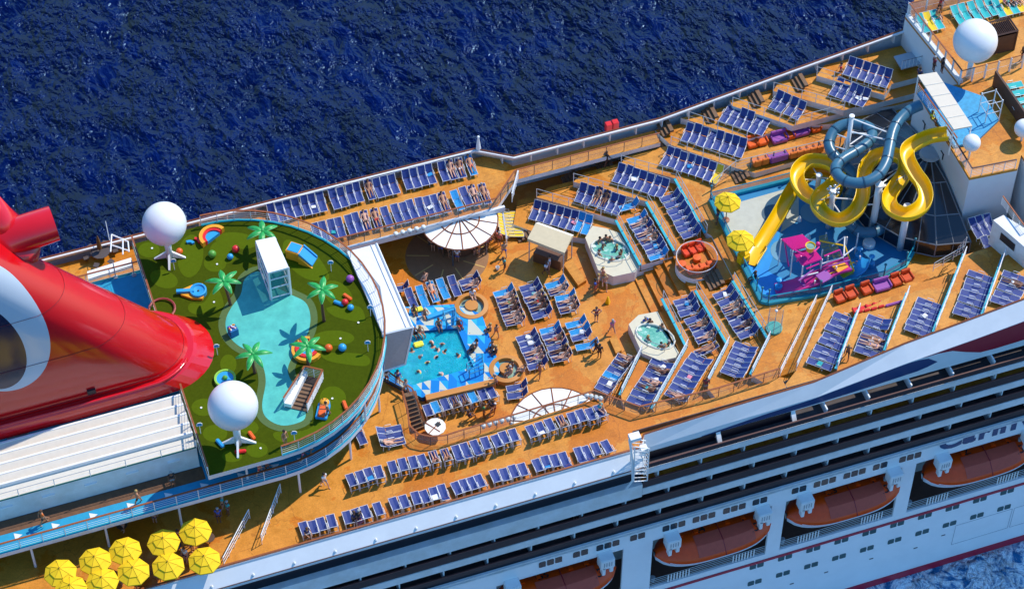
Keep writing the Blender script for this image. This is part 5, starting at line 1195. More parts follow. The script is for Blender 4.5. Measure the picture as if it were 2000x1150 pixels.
for (x0, y0, x1, y1, z) in ((1600, 462, 1625, 500, 2.2), (1620, 478, 1648, 520, 2.0), (1640, 500, 1668, 535, 1.5)):
    m = MB(); a, b_ = P(x0, y0, PZ+z)-o0, P(x1, y1, PZ+z*.5)-o0
    for i in range(7):
        s_ = i/6; m.tube([Vector((a.x+(b_.x-a.x)*s_, a.y, a.z)), Vector((a.x+(b_.x-a.x)*s_, b_.y, b_.z))], .02, 3); m.tube([Vector((a.x, a.y+(b_.y-a.y)*s_, a.z+(b_.z-a.z)*s_)), Vector((b_.x, a.y+(b_.y-a.y)*s_, a.z+(b_.z-a.z)*s_))], .02, 3)
    m.build('climbing_net', NET, t)
for i, (x, y) in enumerate(((1561, 430), (1579, 465))): tag(MB().lathe([(.22, 0), (.12, .3), (0, .55)], 10).build('spray_cone', WHITE2, loc=P(x, y, PZ)), f'white spray cone {"below the left slide loop" if i == 0 else "above the magenta roof"}', 'spray cone', 'spray cones')
t = thing('shower_enclosure', 'round glass shower stand with aqua floor beside the terraces', 'shower', P(1512, 642, lev(4)))
MB().lathe([(.62, 0), (.62, .18), (.5, .2), (0, .2)], 20).build('shower_tray', AQUA, t)
for k in range(6): MB().tube([(.58*math.cos(k*PI/3), .58*math.sin(k*PI/3), .1), (.58*math.cos(k*PI/3), .58*math.sin(k*PI/3), 2.1)], .025, 5).build('shower_pole', GREY, t)
MB().lathe([(.6, .2), (.6, 1.9)], 20, cap=False).build('shower_glass', GLASS, t); MB().sphere((0, 0, 2.2), .12, 8, 5).build('shower_head', WHITE2, t)

# ---------------------------------------------------------------- skylight
t = thing('glass_skylight', 'dark faceted glass skylight with white ribs below the slides', 'skylight', (34.2, -2.2, PZ)); o0 = t.location.copy()
G = []
angs = [PI/2+PI*k/8 for k in range(9)]
def oct_(r, z, zz=1.0): return [Vector((min(r*math.cos(a), -.02), r*math.sin(a)*zz, z)) for a in angs]
l0 = [Vector((-.3, 0, 3.9))]*9; l1 = oct_(2.6, 3.2); l2 = oct_(5.0, 2.3, 1.05); l3 = oct_(7.0, 1.5, 1.08); l4 = oct_(7.0, .1, 1.08)
m = MB(); m.grid([l0, l1, l2, l3, l4]); m.build('glass_roof', mat('black skylight glass', (.012, .014, .02), .15, spec=.7), t)
m = MB()
for k in range(9): m.tube([l0[k], l1[k], l2[k], l3[k], l4[k]], .055, 4)
for k in range(8):
    mm = [(a[k]+a[k+1])/2 for a in (l1, l2, l3, l4)]; m.tube(mm[0:], .035, 4)
for l in (l1, l2, l3, l4): m.tube(l, .06, 4)
m.build('ribs', mat('grey rib', (.22, .22, .23), .5), t); MB().lathe([(.85, 3.75), (.7, 3.95), (0, 4.0)], 20, (-.3, 0, 0)).build('apex_disc', GREY, t)

# ---------------------------------------------------------------- forward block
t = thing('forward_house', 'white forward deckhouse wall carrying the upper orange deck', 'deckhouse', (34.4, 0, 0))
poly = [(34.4, 2.2), (34.4, -7.5), (38.3, -7.8), (39.2, -6.6), (39.3, -12.0), (62, -12), (62, 14), (41, 14), (37.0, 10.0), (37.9, 1.8)]
MB().prism([(x-34.4, y) for x, y in poly], PZ, 8.78).build('wall', mat('white deckhouse paint', (.80, .80, .80), .5, .05, .5), t)
struct(MB().prism(poly, 8.785, 9.0).build('upper_deck', DECK2), 'upper orange deck at the forward end')
MB().prism([(x-34.4, y) for x, y in [(37.0, 10.0), (37.3, 10.0), (38.2, 1.8), (37.9, 1.8)]], 9.0, 9.35).build('deck_coaming', WHITE2, t)
for (x, y) in ((1799, 238), (1838, 296)):
    q_ = P(x, y, 7.6); MB().box((34.36-34.4, q_.y, 7.4), (.05, .5, .08)).box((34.33-34.4, q_.y-.2, 7.1), (.05, .08, .6)).build('wall_bracket', BLACK, t)
posts_px = [(1778, 30), (1793, 52), (1806, 68), (1820, 86), (1834, 104), (1846, 122), (1859, 142), (1872, 160)]
railing([P(1772, 33, 9), P(1873, 163, 9)], 'glass wind screen with thick white posts on the forward deck edge', 1.5, 1.15, WOOD, .05, 1, post=MB().tube([(0, 0, 0), (0, 0, 1)], .085, 8).mesh('post', RAILW), glass=GLASS)
railing([P(1873, 165, 9), P(1995, 133, 9)], 'row of thick white posts with glass in front of the large forward radome', 1.5, 1.2, WOOD, .04, 1, post=MB().tube([(0, 0, 0), (0, 0, 1)], .085, 8).mesh('post', RAILW), glass=GLASS)
railing([P(1775, 33, 9), P(2000, -25, 9)], 'blue glass wind screen at the far edge of the forward deck', 1.5, 1.4, WOOD, .05, 1, post=MB().tube([(0, 0, 0), (0, 0, 1)], .085, 8).mesh('post', RAILW), glass=GLASSB)
railing([Vector((34.5, -2.9, 9)), Vector((34.5, -7.4, 9)), Vector((38.1, -7.7, 9))], 'dark topped white railing around the small orange deck corner', 1.0, .9, mat('dark brown rail', (.07, .03, .03), .5), .05, 5, wr=.02)
t = thing('slide_platform', 'bright blue slide start platform under the tan awning', 'platform', P(1850, 225, 9))
MB().prism([((p-t.location).x, (p-t.location).y) for p in PS([(1792, 182), (1835, 158), (1925, 190), (1950, 235), (1905, 278), (1865, 285)], 9.25)], .02, .25).build('platform_floor', mat('light blue planks', (.03, .32, .58), .5, .25, 3), t)
a0, b0, c0_, d0 = [P(x, y, 11.9) for x, y in ((1792, 148), (1829, 142), (1899, 247), (1863, 254))]
t2 = thing('tan_awning', 'long tan awning roof above the slide start platform', 'awning', (a0+c0_)/2); o0 = t2.location.copy()
MB().prism([((v-o0).x, (v-o0).y) for v in (a0, b0, c0_, d0)], -.06, .06).build('awning_cloth', mat('tan awning cloth', (.70, .62, .50), .8, .04, 2), t2)
for v in (a0, b0, c0_, d0): w = (v-o0)*.97; MB().tube([(w.x, w.y, -2.9), (w.x, w.y, 0)], .06, 6).build('awning_post', RAILW, t2)
for k in range(1, 5): p, q_ = a0.lerp(d0, k/5)-o0, b0.lerp(c0_, k/5)-o0; MB().tube([p+Vector((0, 0, .08)), q_+Vector((0, 0, .08))], .03, 4).build('awning_rib', mat('cream rib', (.8, .76, .68), .6), t2)
railing([P(1791, 182, 9.25), P(1866, 287, 9.25)], 'wood topped railing on the outer side of the slide platform', 1.0, .9, WOOD, .05, 4)
t = thing('clear_lift_cage', 'clear glass cage with chrome frame beside the tan awning', 'lift cage', P(1930, 230, 9))
for i, (x, y) in enumerate(((-.6, -.6), (.6, -.6), (.6, .6), (-.6, .6))): MB().tube([(x, y, 0), (x, y, 2.4)], .05, 6).build('cage_post', RAILW, t)
for z in (.2, 1.2, 2.3): MB().tube([(-.6, -.6, z), (.6, -.6, z), (.6, .6, z), (-.6, .6, z)], .04, 5, closed=True).build('cage_ring', RAILW, t)
MB().prism([(-.58, -.58), (.58, -.58), (.58, .58), (-.58, .58)], .05, .15).build('cage_floor', AQUA, t)
# pergola
A, B, C_, D = PS([(1930, 45), (1970, 34), (1988, 60), (1946, 70)], 11.2)
t = thing('wooden_pergola', 'brown slatted pergola box right of the large forward radome', 'pergola', ((A+C_)/2).xy.to_3d()+Vector((0, 0, 9))); o0 = t.location.copy(); q = [v-o0 for v in (A, B, C_, D)]
BRW = mat('brown pergola wood', (.09, .04, .025), .6, .2, 4)
for i in range(4):
    a, b_ = q[i], q[(i+1) % 4]; MB().tube([a, b_], .09, 4).build('top_beam', BRW, t); MB().tube([(a.x, a.y, 0), a], .08, 4).build('corner_post', BRW, t)
    MB().add([(a.x, a.y, .02), (b_.x, b_.y, .02), (b_.x, b_.y, 1.9), (a.x, a.y, 1.9)], [(0, 1, 2, 3)]).build('side_panel', BRW, t)
for k in range(1, 12): MB().tube([q[0].lerp(q[1], k/12), q[3].lerp(q[2], k/12)], .045, 4).build('slat', BRW, t)
t = MB(); A, B = P(1945, 140, 10.6), P(2010, 232, 10.6); d = (B-A).normalized(); w = Vector((-d.y, d.x, 0))*.08
tag(t.prism([(v.x, v.y) for v in (A-w, B-w, B+w, A+w)], 9.0, 10.7).build('wooden_screen', BRW), 'dark brown wooden privacy screen wall at the right edge', 'screen wall')
# near forward stair house
t = thing('stair_house', 'small white stair house with window slot at the right edge', 'deckhouse', (41, -10, lev(8)))
q_ = [P(x, y, 7.9)-t.location for x, y in ((1940, 430), (1960, 420), (2040, 470), (2010, 490))]
MB().prism([(v.x, v.y) for v in q_], .01, q_[0].z).build('wall', WHITE, t)
A, B = q_[3], q_[0]; MB().add([A.lerp(B, .35)+Vector((-.03, -.03, -.5)), A.lerp(B, .75)+Vector((-.03, -.03, -.5)), A.lerp(B, .75)+Vector((-.03, -.03, -1.3)), A.lerp(B, .35)+Vector((-.03, -.03, -1.3))], [(0, 1, 2, 3)]).build('window_slot', BLACK, t)
tag(MB().lathe([(.3, 0), (.34, .1), (.34, .5), (.2, .62), (0, .65)], 16).build('red_buoy', REDP, loc=P(1948, 455, 4.5)), 'round red container beside the white stair house', 'container')
railing([P(1868, 500, lev(5)), P(1885, 480, lev(8))], 'grey handrail of the stair below the skylight', 1.0, .8, GREY, .04, 2)
railing([P(1822, 530, lev(5)), P(1880, 497, lev(6))], 'grey handrail in front of the skylight in the shade', 1.0, 1.0, GREY, .04, 2)
railing([P(1955, 400, 7.5), P(2000, 462, 7.5)], 'white handrail on the stair house roof', 1.0, .8, WOOD, .05, 4)
# white shaded wall landing near the far corner
t = thing('grey_landing', 'small grey landing with handrails in the shaded far corner', 'landing', P(1775, 118, lev(9)+.6)); 
MB().box((0, 0, .0), (2.0, 1.5, .12)).build('landing_floor', GREY, t)
for k in range(7): MB().tube([(-1+k*.33, -.75, 0), (-1+k*.33, -.75, .95)], .025, 4).build('baluster', RAILW, t)
MB().tube([(-1, -.75, .95), (1, -.75, .95)], .03, 4).build('top_rail', DKGREY, t)
# red locker boxes
for i, (x, y) in enumerate(((1188, 256), (1201, 252))): tag(MB().box((0, 0, .45), (.5, .5, .9)).build('red_locker', REDP, loc=P(x, y, UP), bevel=.03), f'{"left" if i == 0 else "right"} of two red lockers by the far sea rail', 'locker', 'red lockers')
# mast at the bulwark peak
tag(MB().tube([(0, 0, 0), (0, 0, 1.3)], [.22, .07], 8).sphere((0, 0, 1.35), .12, 8, 5).build('rail_light', WHITE2, loc=Vector((1.2, 11.7, 4.3))), 'small white lamp post on the peak of the far rail', 'lamp')
# ---------------------------------------------------------------- umbrellas
UM = {}
def umbrella(x, y, z, label, r=1.19, base=UP, group='yellow umbrellas over shaded tables'):
    c = P(x, y, z); t = thing('yellow_umbrella', label, 'umbrella', (c.x, c.y, base), random.uniform(0, .7), group)
    h = z-base
    if 'can' not in UM:
        m = MB(); rows = []
        m.lathe([(1.19, -.12), (1.19, -.02), (.62, .30), (.60, .30)], 8); UM['can'] = m.mesh('canopy', YUMB)
        m = MB(); m.lathe([(.72, .31), (.05, .56), (0, .58)], 8); UM['vent'] = m.mesh('canopy_top', YUMB)
        m = MB()
        for k in range(8):
            a = 2*PI*k/8; u = Vector((math.cos(a), math.sin(a), 0)); m.tube([u*.05+Vector((0, 0, .57)), u*.72+Vector((0, 0, .325)), u*1.19+Vector((0, 0, -.01))], .014, 3)
        UM['ribs'] = m.mesh('ribs', mat('ochre seam', (.42, .24, .01), .7)); UM['fin'] = MB().sphere((0, 0, .64), .05, 6, 5).mesh('finial', BROWN)
    s_ = r/1.19
    for k, nm in (('can', 'canopy'), ('vent', 'canopy_top'), ('ribs', 'canopy_seams'), ('fin', 'finial')):
        o = inst(UM[k], nm, t, (0, 0, h-.5), sc=(s_, s_, 1))
    MB().tube([(0, 0, 0), (0, 0, h)], .04, 6).build('pole', mat('tan pole', (.35, .2, .1), .5), t); MB().lathe([(.3, 0), (.3, .08), (.05, .12)], 12).build('umbrella_base', WOOD, t)
ul = ['third yellow umbrella of the back row, counted from the left edge']
for (x, y, l) in [(116, 1110, 'leftmost whole yellow umbrella above the dark shaded deck'), (184, 1087, 'yellow umbrella second from left in the upper row'), (243, 1067, 'yellow umbrella in the middle of the upper row of five'), (318, 1051, 'yellow umbrella with a shadow band, fourth in the upper row'), (380, 1030, 'yellow umbrella topmost and rightmost of the upper row'), (198, 1127, 'yellow umbrella second from left in the lower row, cut by the frame'), (259, 1108, 'yellow umbrella in the middle of the lower row'), (327, 1097, 'yellow umbrella second from right in the lower row'), (398, 1086, 'yellow umbrella at the lower right corner near the white ramp rails'), (136, 1142, 'yellow umbrella mostly cut by the bottom edge of the photo')]:
    umbrella(x, y, UP+2.9, l, 1.17)
umbrella(1422, 386, PZ+2.7, 'yellow umbrella at the upper corner of the water park', 1.08, PZ, 'yellow umbrellas at the water park')
umbrella(1447, 461, PZ+2.7, 'yellow umbrella beside the exit of the yellow slide', 1.12, PZ, 'yellow umbrellas at the water park')
# tables under the umbrellas
for i, (x, y) in enumerate([(140, 1130), (205, 1125), (262, 1100), (285, 1130), (345, 1075), (410, 1060), (350, 1125), (300, 1010), (240, 1035), (420, 1105)]):
    t = thing('cafe_table', f'dark cafe table {["below the leftmost umbrella", "between the left umbrella rows", "between the middle umbrellas", "below the middle lower umbrella", "between the two right umbrella rows", "right of the topmost umbrella", "near the rail under the umbrellas", "in deep shade behind the umbrellas", "in shade by the support post", "at the right lower umbrella"][i]}', 'table', P(x, y, UP), group='cafe tables under the umbrellas')
    MB().lathe([(.42, .7), (.42, .74), (0, .745)], 12).build('tabletop', mat('brown cafe tabletop', (.10, .05, .03), .5), t); MB().tube([(0, 0, 0), (0, 0, .7)], .04, 5).build('table_stem', DKGREY, t)
# white ramp rails by the umbrellas
for (a, b_, l) in (((438, 1106), (488, 1012), 'left'), ((512, 1062), (549, 962), 'right')):
    railing([P(*a, UP), P(*b_, UP)], f'{l} of two short white pipe railings beside the umbrella deck', 1.15, .95, RAILW, .04, 2, wr=.022, group='white pipe railings')

# ---------------------------------------------------------------- orange and purple lounge furniture
def lounge(x, y, k, rz, mt, label, grp, z=None, w=.78):
    t = thing('lounge_chair', label, 'lounge chair', P(x, y, lev(k) if z is None else z), rz, grp)
    MB().box((0, 0, .22), (w, .75, .34)).build('seat', mt, t, bevel=.05); MB().box((0, .38, .5), (w, .18, .7)).build('backrest', mt, t, bevel=.05)
    for s_ in (-1, 1): MB().box((s_*w/2, 0, .38), (.12, .72, .3)).build('armrest', mt, t, bevel=.03)
def sofa(x, y, k, rz, label, w=1.9): lounge(x, y, k, rz, PURP, label, 'purple sofas', w=w)
rz = R(0)
for i, (x, y) in enumerate(((1468, 285), (1488, 280), (1541, 268), (1592, 254))): lounge(x, y, 5, rz, ORANGE, f'orange lounge chair {["leftmost", "second", "third", "rightmost"][i]} in the back row above the water park', 'orange chairs above the water park')
for i, (x, y) in enumerate(((1522, 275), (1563, 262))): sofa(x, y, 5, rz, f'purple sofa {"left" if i == 0 else "right"} in the back row above the water park', 1.3)
for i, (x, y) in enumerate(((1476, 321), (1491, 317), (1545, 305), (1558, 302), (1571, 299), (1584, 296), (1597, 293))): lounge(x, y, 5, rz+PI, mat('light orange plastic seat', (.85, .22, .03), .4), f'light orange chair {["leftmost", "second", "third", "fourth", "fifth", "sixth", "rightmost"][i]} facing the slides along the glass fence', 'light orange chairs along the fence', w=.6)
sofa(1518, 311, 5, rz+PI, 'pink purple bench among the light orange chairs along the fence', 1.5)
for i, (x, y) in enumerate(((1640, 586), (1662, 578), (1692, 570), (1750, 553), (1771, 546))): lounge(x, y, 5, rz+R(4), mat('deep orange red plastic', (.62, .07, .01), .4), f'deep orange chair {["leftmost", "second", "third", "fourth", "rightmost"][i]} in the shaded row below the water park', 'deep orange chairs below the water park')
sofa(1722, 563, 5, rz, 'lilac sofa in the shaded row below the water park', 1.3)
for i, (x, y) in enumerate(((1673, 613), (1687, 610), (1701, 607), (1715, 603))): lounge(x, y, 5, rz+PI, REDP, f'small red orange chair {["leftmost", "second", "third", "rightmost"][i]} by the railing of the near forward terrace', 'small red orange chairs', w=.5)
sofa(1742, 597, 5, rz+PI, 'purple bench right of the small red orange chairs', 1.6)
# round lounge podium
c = P(1360, 514, 2.0); t = thing('round_podium', 'round glass railed podium with orange chairs beside the centre stair', 'podium', (c.x, c.y, 0))
MB().lathe([(1.6, .02), (1.6, 1.95), (0, 1.96)], 30).build('podium_floor', [DECK], t, autos=True)
MB().lathe([(1.62, 1.2), (1.62, 2.0)], 30, cap=False).build('podium_band', WHITE2, t)
MB().lathe([(1.6, 2.0), (1.6, 2.8)], 30, cap=False).build('podium_glass', GLASS, t); MB().tube(circ((0, 0), 1.6, 30), .03, 4, closed=True).build('podium_rail', RAILW, t, loc=(0, 0, 2.82))
for i, (x, y, r_) in enumerate(((1340, 497, .1), (1354, 493, .1), (1367, 488, .1), (1348, 531, PI), (1362, 530, PI), (1376, 526, PI), (1389, 521, PI))): lounge(x, y, 0, r_, ORANGE if i > 2 else mat('red orange plastic', (.75, .06, .01), .4), f'orange chair {["upper left", "upper middle", "upper right", "lower left", "lower second", "lower third", "lower right"][i]} on the round podium', 'orange chairs on the round podium', z=1.98, w=.55)
for i, (x, y) in enumerate(((1332, 520), (1361, 508))): tag(MB().lathe([(.32, 0), (.32, .38), (0, .4)], 16).build('orange_pouf', ORANGE, loc=P(x, y, 1.98)), f'round orange pouf {"at the left rim" if i == 0 else "in the middle"} of the round podium', 'pouf', 'orange poufs')

# ---------------------------------------------------------------- lifeboats with davits
def boatmesh():
    # x along, y outward (-y = away from ship), z up ; length 9.6
    prof = []
    n = 22; L_ = 4.85; rows = []
    for i in range(n+1):
        s_ = -1+2*i/n; fw_ = max(0.02, (1-abs(s_)**3.2))**.6; hw = 1.75*fw_; zk = -1.35+.75*abs(s_)**3
        rows.append([Vector((s_*L_, -hw, .12+.25*abs(s_)**3)), Vector((s_*L_*.985, -hw*.94, -.35)), Vector((s_*L_*.96, -hw*.6, zk*.8)), Vector((s_*L_*.95, 0, zk)), Vector((s_*L_*.96, hw*.6, zk*.8)), Vector((s_*L_*.985, hw*.94, -.35)), Vector((s_*L_, hw, .12+.25*abs(s_)**3))])
    hull = MB(); hull.grid(rows)
    hull.add(rows[0], [tuple(range(7))]); hull.add(rows[-1], [tuple(range(7))[::-1]])
    top = MB(); tr = []
    for i in range(n+1):
        s_ = -1+2*i/n; fw_ = max(.02, (1-abs(s_)**3.2))**.6; hw = 1.75*fw_; e = .12+.25*abs(s_)**3
        hh = e+.05 if abs(s_) > .93 else e+(.95*min(1, (1-abs(s_))*2.8)**.5)
        tr.append([Vector((s_*L_*1.005, -hw*1.03, e-.14)), Vector((s_*L_*1.005, -hw*1.04, e)), Vector((s_*L_*.99, -hw*.93, e+(hh-e)*.35)), Vector((s_*L_*.985, -hw*.55, hh)), Vector((s_*L_*.98, 0, hh+.12)), Vector((s_*L_*.985, hw*.55, hh)), Vector((s_*L_*.99, hw*.93, e+(hh-e)*.35)), Vector((s_*L_*1.005, hw*1.04, e)), Vector((s_*L_*1.005, hw*1.03, e-.14))])
    top.grid(tr); return hull.mesh('boat_hull', mat('white lifeboat keel paint', (.70, .74, .80), .3)), top.mesh('boat_canopy', LBOAT), tr
bh, btop, tr = boatmesh(); bh.shade_smooth(); btop.shade_smooth()
cl = MB()
for (i0, i1) in ((7, 11), (11, 18)):
    rows = [[v+Vector((0, 0, .03)) for v in tr[i][2:5]] for i in range(i0, i1+1)]
    for r_ in rows: r_[0] = r_[0]+Vector((0, -.02, 0))
    cl.grid(rows)
clm = cl.mesh('canopy_cloth', LBOATD)
lab_t = ['G5', '44', 'C3', 'Z']
bz = -10.75
for i, (x0, x1) in enumerate(bays[1:5]):
    cxb = (x0+x1)/2+.3 if i else x1-5.3
    nm = ['orange lifeboat cut by the bottom edge of the photo', 'second orange lifeboat from the left, black marks on its roof', 'third orange lifeboat from the left in its recess', 'rightmost orange lifeboat under the large navy lettering'][i]
    t = thing('lifeboat', nm, 'lifeboat', (cxb, YH+.35, bz), group='orange lifeboats hanging in the recesses')
    inst(bh, 'boat_hull', t); inst(btop, 'boat_canopy', t); inst(clm, 'canopy_cloth', t)
    MB().tube([v+Vector((0, 0, .04)) for v in tr[12][1:8]], .035, 4).build('canopy_seam', LRED, t)
    for k in (5, 8, 14, 17): MB().box(tr[k][4]+Vector((0, .35, .03)), (.34, .3, .12)).build('roof_hatch', LBOAT, t)
    MB().tube([tr[k][1]+Vector((0, -.04, .02)) for k in range(2, 21)], .03, 4).build('grab_line', WHITE2, t)
    for k in (4, 19): MB().lathe([(.12, 0), (.12, .3), (.16, .34), (0, .4)], 8, tr[k][4]).build('lifting_hook', GREY, t)
    for dx in (-3.75, 3.75): MB().tube([(dx, -.2, .6), (dx, -.2, 2.3)], .03, 5).build('davit_cable', DKGREY, t)
    for (txt, tx, ty, sz, rot) in (('F', 2.6, .3, .9, 0), ('N5', 2.9, -.75, .95, 0), (lab_t[i], -1.0, .35, .9, 0)):
        M = Matrix.Translation(t.location+Vector((tx, ty, 1.22 if ty > 0 else 1.08)))@Matrix.Rotation(rot, 4, 'Z')@Matrix.Rotation(R(-12 if ty > 0 else 18), 4, 'X')
        o = text(txt, sz, BLACK, M, 'roof_marking', None, ext=.004, off=.01); o.parent = t; o.matrix_parent_inverse = Matrix.Translation(-t.location)
    for sx_ in (-1, 1):
        d = thing('davit', f'white davit arm at the {"left" if sx_ < 0 else "right"} end of {["the lifeboat cut by the bottom edge", "the second lifeboat", "the third lifeboat", "the rightmost lifeboat"][i]}', 'davit', (cxb+sx_*3.75, YH-.05, R1z), group='white lifeboat davits')
        MB().box((0, -.35, -.15), (1.15, .9, 1.15)).build('davit_head', WHITE2, d, bevel=.06)
        MB().box((-.3, -.55, -1.0), (.28, .5, 1.0)).build('davit_hook', WHITE2, d, bevel=.04); MB().box((.35, -.5, -.95), (.3, .45, .9)).build('davit_hook', WHITE2, d, bevel=.04)
        m = MB()
        for k in range(4): m.box((-.3+k*.2, -.82, -.1), (.06, .04, .5))
        m.build('davit_vents', GREY, d)
# the gangway davit hanging over the near edge
t = thing('side_ladder_cage', 'white metal cage ladder hanging over the near ship side', 'ladder cage', P(1275, 880, 3.0)); o0 = t.location.copy()
pt = [(1240, 872, 4.2), (1268, 876, 4.2), (1264, 938, 0.8), (1238, 940, .8)]
w = [PY(p[0], p[1], YH-.9)-o0 for p in pt]; off = Vector((0, .75, 0))
for q0 in (Vector(), off):
    for i in range(4): MB().tube([w[i]+q0, w[(i+1) % 4]+q0], .045, 6).build('cage_bar', RAILW, t)
for k in range(1, 9):
    a, b_ = w[0].lerp(w[3], k/9), w[1].lerp(w[2], k/9); MB().tube([a, b_, b_+off, a+off], .035, 5, closed=True).build('cage_rung', RAILW, t)
MB().box(w[1]+Vector((-.3, .3, -.3)), (.5, .5, .5)).build('winch_box', WHITE2, t); MB().box(w[0]+Vector((.2, .6, .3)), (.8, .6, .35)).build('mounting_block', WHITE2, t)
MB().tube([w[0]+Vector((-.2, .6, .2)), w[0]+Vector((-.1, .1, -1.4)), w[3]+Vector((-.1, 0, .2)), w[3]+Vector((-.6, 0, -.7))], .09, 6).build('davit_arm', RAILW, t)
# ---------------------------------------------------------------- sun loungers
# local frame: head toward +Y, length 1.9, width .62
def lmesh(back):       # back angle of the head rest, degrees
    fr = MB(); yb = .22; L2_ = .95; hx = .30; zz = .36; ca, sa = math.cos(R(back)), math.sin(R(back)); bl = .78
    for s_ in (-1, 1):
        fr.tube([(s_*hx, -L2_, zz), (s_*hx, yb, zz), (s_*hx, yb+bl*ca, zz+bl*sa)], .021, 4)
        fr.tube([(s_*hx, -L2_+.12, zz), (s_*hx, -L2_+.05, 0)], .024, 4); fr.tube([(s_*hx, .35, 0), (s_*hx, .2, zz)], .024, 4)
        fr.tube([(s_*(hx+.03), -.25, zz), (s_*(hx+.03), -.22, zz+.22), (s_*(hx+.03), .22, zz+.24), (s_*(hx+.03), .34, zz+.05)], .02, 4)
        if back > 20: fr.tube([(s_*hx, yb+bl*ca*.7, zz+bl*sa*.7), (s_*hx, yb+bl*ca*.8, 0)], .02, 4)
    fr.tube([(-hx, -L2_, zz), (hx, -L2_, zz)], .02, 4); fr.tube([(-hx, yb+bl*ca, zz+bl*sa), (hx, yb+bl*ca, zz+bl*sa)], .02, 4); fr.tube([(-hx, .35, .05), (hx, .35, .05)], .02, 4)
    seat = MB(); w = hx-.025
    seat.grid([[Vector((-w, y, z)), Vector((0, y, z-.035)), Vector((w, y, z))] for y, z in ((-L2_+.02, zz+.012), (-.4, zz-.01), (yb, zz+.005))])
    bk = MB(); bk.grid([[Vector((-w, yb+t*ca, zz+t*sa+.005)), Vector((0, yb+t*ca+.03*sa, zz+t*sa-.03*ca)), Vector((w, yb+t*ca, zz+t*sa+.005))] for t in (.02, .4, bl-.01)])
    return fr.mesh('frame', RAILW), seat.mesh('seat_sling', BLUE), bk.mesh('backrest', BLUE)
LM = {b_: lmesh(b_) for b_ in (0, 28, 42, 60)}
LYING = dict(A4=[(0, 'orange', 0)], A6=[(1, 'turquoise', 0), (2, 'white', 1)], A7=[(0, 'coral', 1)], B2=[(2, 'black', 1)], B5=[(3, 'white', 0)], B7=[(0, 'black', 1), (1, 'maroon', 0)], B3=[(0, 'red', 1)], D1=[], C4=[(0, 'maroon', 1), (1, 'navy', 0)], CL=[(2, 'coral', 0)], C9=[(0, 'white', 0)],
             E=[(3, 'black', 1), (4, 'red', 0)], F=[(2, 'orange', 1)], F3=[(1, 'tan', 0)], G1=[(1, 'blue', 0), (2, 'green', 1), (3, 'navy', 1), (4, 'coral', 0), (5, 'black', 1)], G2=[(2, 'grey', 0), (3, 'red', 1), (4, 'pink', 0)], G3=[(1, 'white', 0)], G3b=[(1, 'black', 0), (2, 'white', 1)], G4=[(3, 'maroon', 0), (4, 'purple', 1)],
             G5=[(2, 'red', 1), (4, 'maroon', 0), (5, 'purple', 0)], T2=[(2, 'black', 1), (3, 'grey', 0)], T2b=[(1, 'tan', 0), (3, 'black', 0), (4, 'white', 1)], R2b=[(3, 'turquoise', 0), (1, 'grey', 0)], R2c=[(0, 'maroon', 0)], R3b=[(0, 'coral', 0), (2, 'navy', 1)], R3a=[(2, 'tan', 1)], R0=[(0, 'black', 1), (1, 'tan', 0)], R1=[(1, 'white', 0), (3, 'navy', 1), (4, 'turquoise', 1)], N6=[(1, 'white', 0), (2, 'blue', 0)], R2n=[(6, 'tan', 0)], N9=[(1, 'white', 1)])
SPOT = []     # every lounger for people and towels
ORD = ['first', 'second', 'third', 'fourth', 'fifth', 'sixth', 'seventh', 'eighth', 'ninth']
def lounger(p, rz, back, label, group, mt=None, name='sun_lounger', cat='sun lounger'):
    t = thing(name, label, cat, p, rz, group); f_, s_, b_ = LM[back]
    inst(f_, 'frame', t); inst(s_, 'seat_sling', t, mat_=mt); inst(b_, 'backrest', t, mat_=mt)
    return t
def row(key, x0, y0, x1, y1, n, z, head, back, place, mts=None, backs=None, yaw=0):
    """centres given in the photo; head: +1 = left of the direction first->last, -1 = right"""
    a, b_ = P(x0, y0, z+.35), P(x1, y1, z+.35)
    if n > 1: d = (b_-a).normalized()
    else: d = (b_-a).normalized() if (b_-a).length > .2 else Vector((1, 0, 0))
    if head == 0: rz0 = 0
    hd = Vector((-d.y, d.x, 0))*head; rz = math.atan2(hd.y, hd.x)-PI/2+yaw
    for i in range(n):
        p = a.lerp(b_, i/max(1, n-1)); p.z = z+.004; bk = (backs or {}).get(i, back)
        q = p+Vector((random.uniform(-.05, .05), random.uniform(-.07, .07), 0)); mt = (mts or {}).get(i)
        if bk == 60 and random.random() < .13 and key not in LYING: bk = random.choice((28, 42, 42))
        col = 'yellow towelled' if mt is YCH else 'turquoise towelled' if mt is TOWEL else 'blue'
        pos = f'{ORD[i]} of {n} from left' if n > 1 and abs(x1-x0) > 8 else (f'{ORD[i]} of {n} from top' if n > 1 else '')
        lab = f'{col} lounger {pos}, {place}' if pos else f'single {col} lounger {place}'
        lounger(q, rz+random.uniform(-.05, .05), bk, lab, 'blue mesh sun loungers', mt); SPOT.append((key, i, Vector((q.x, q.y, z)), rz, bk))
U = UP
row('A1', 532.5, 417.7, 579, 406.4, 4, U, 1, 60, 'left end of the sea rail row')
row('A2', 596.4, 403.7, 626.4, 396, 3, U, 1, 60, 'second cluster of the sea rail row')
row('A3', 654, 390, 699, 378.6, 4, U, 1, 60, 'third cluster of the sea rail row')
row('A4', 722.8, 373, 769, 362, 4, U, 1, 60, 'fourth cluster of the sea rail row')
row('A5', 795.4, 353.6, 840.5, 342.6, 4, U, 1, 60, 'fifth cluster of the sea rail row')
row('A6', 865.5, 338, 898, 330, 3, U, 1, 60, 'sixth cluster of the sea rail row')
row('A7', 920.6, 325, 930, 322.6, 1, U, 1, 28, 'alone at the right end of the sea rail row', {0: TOWEL})
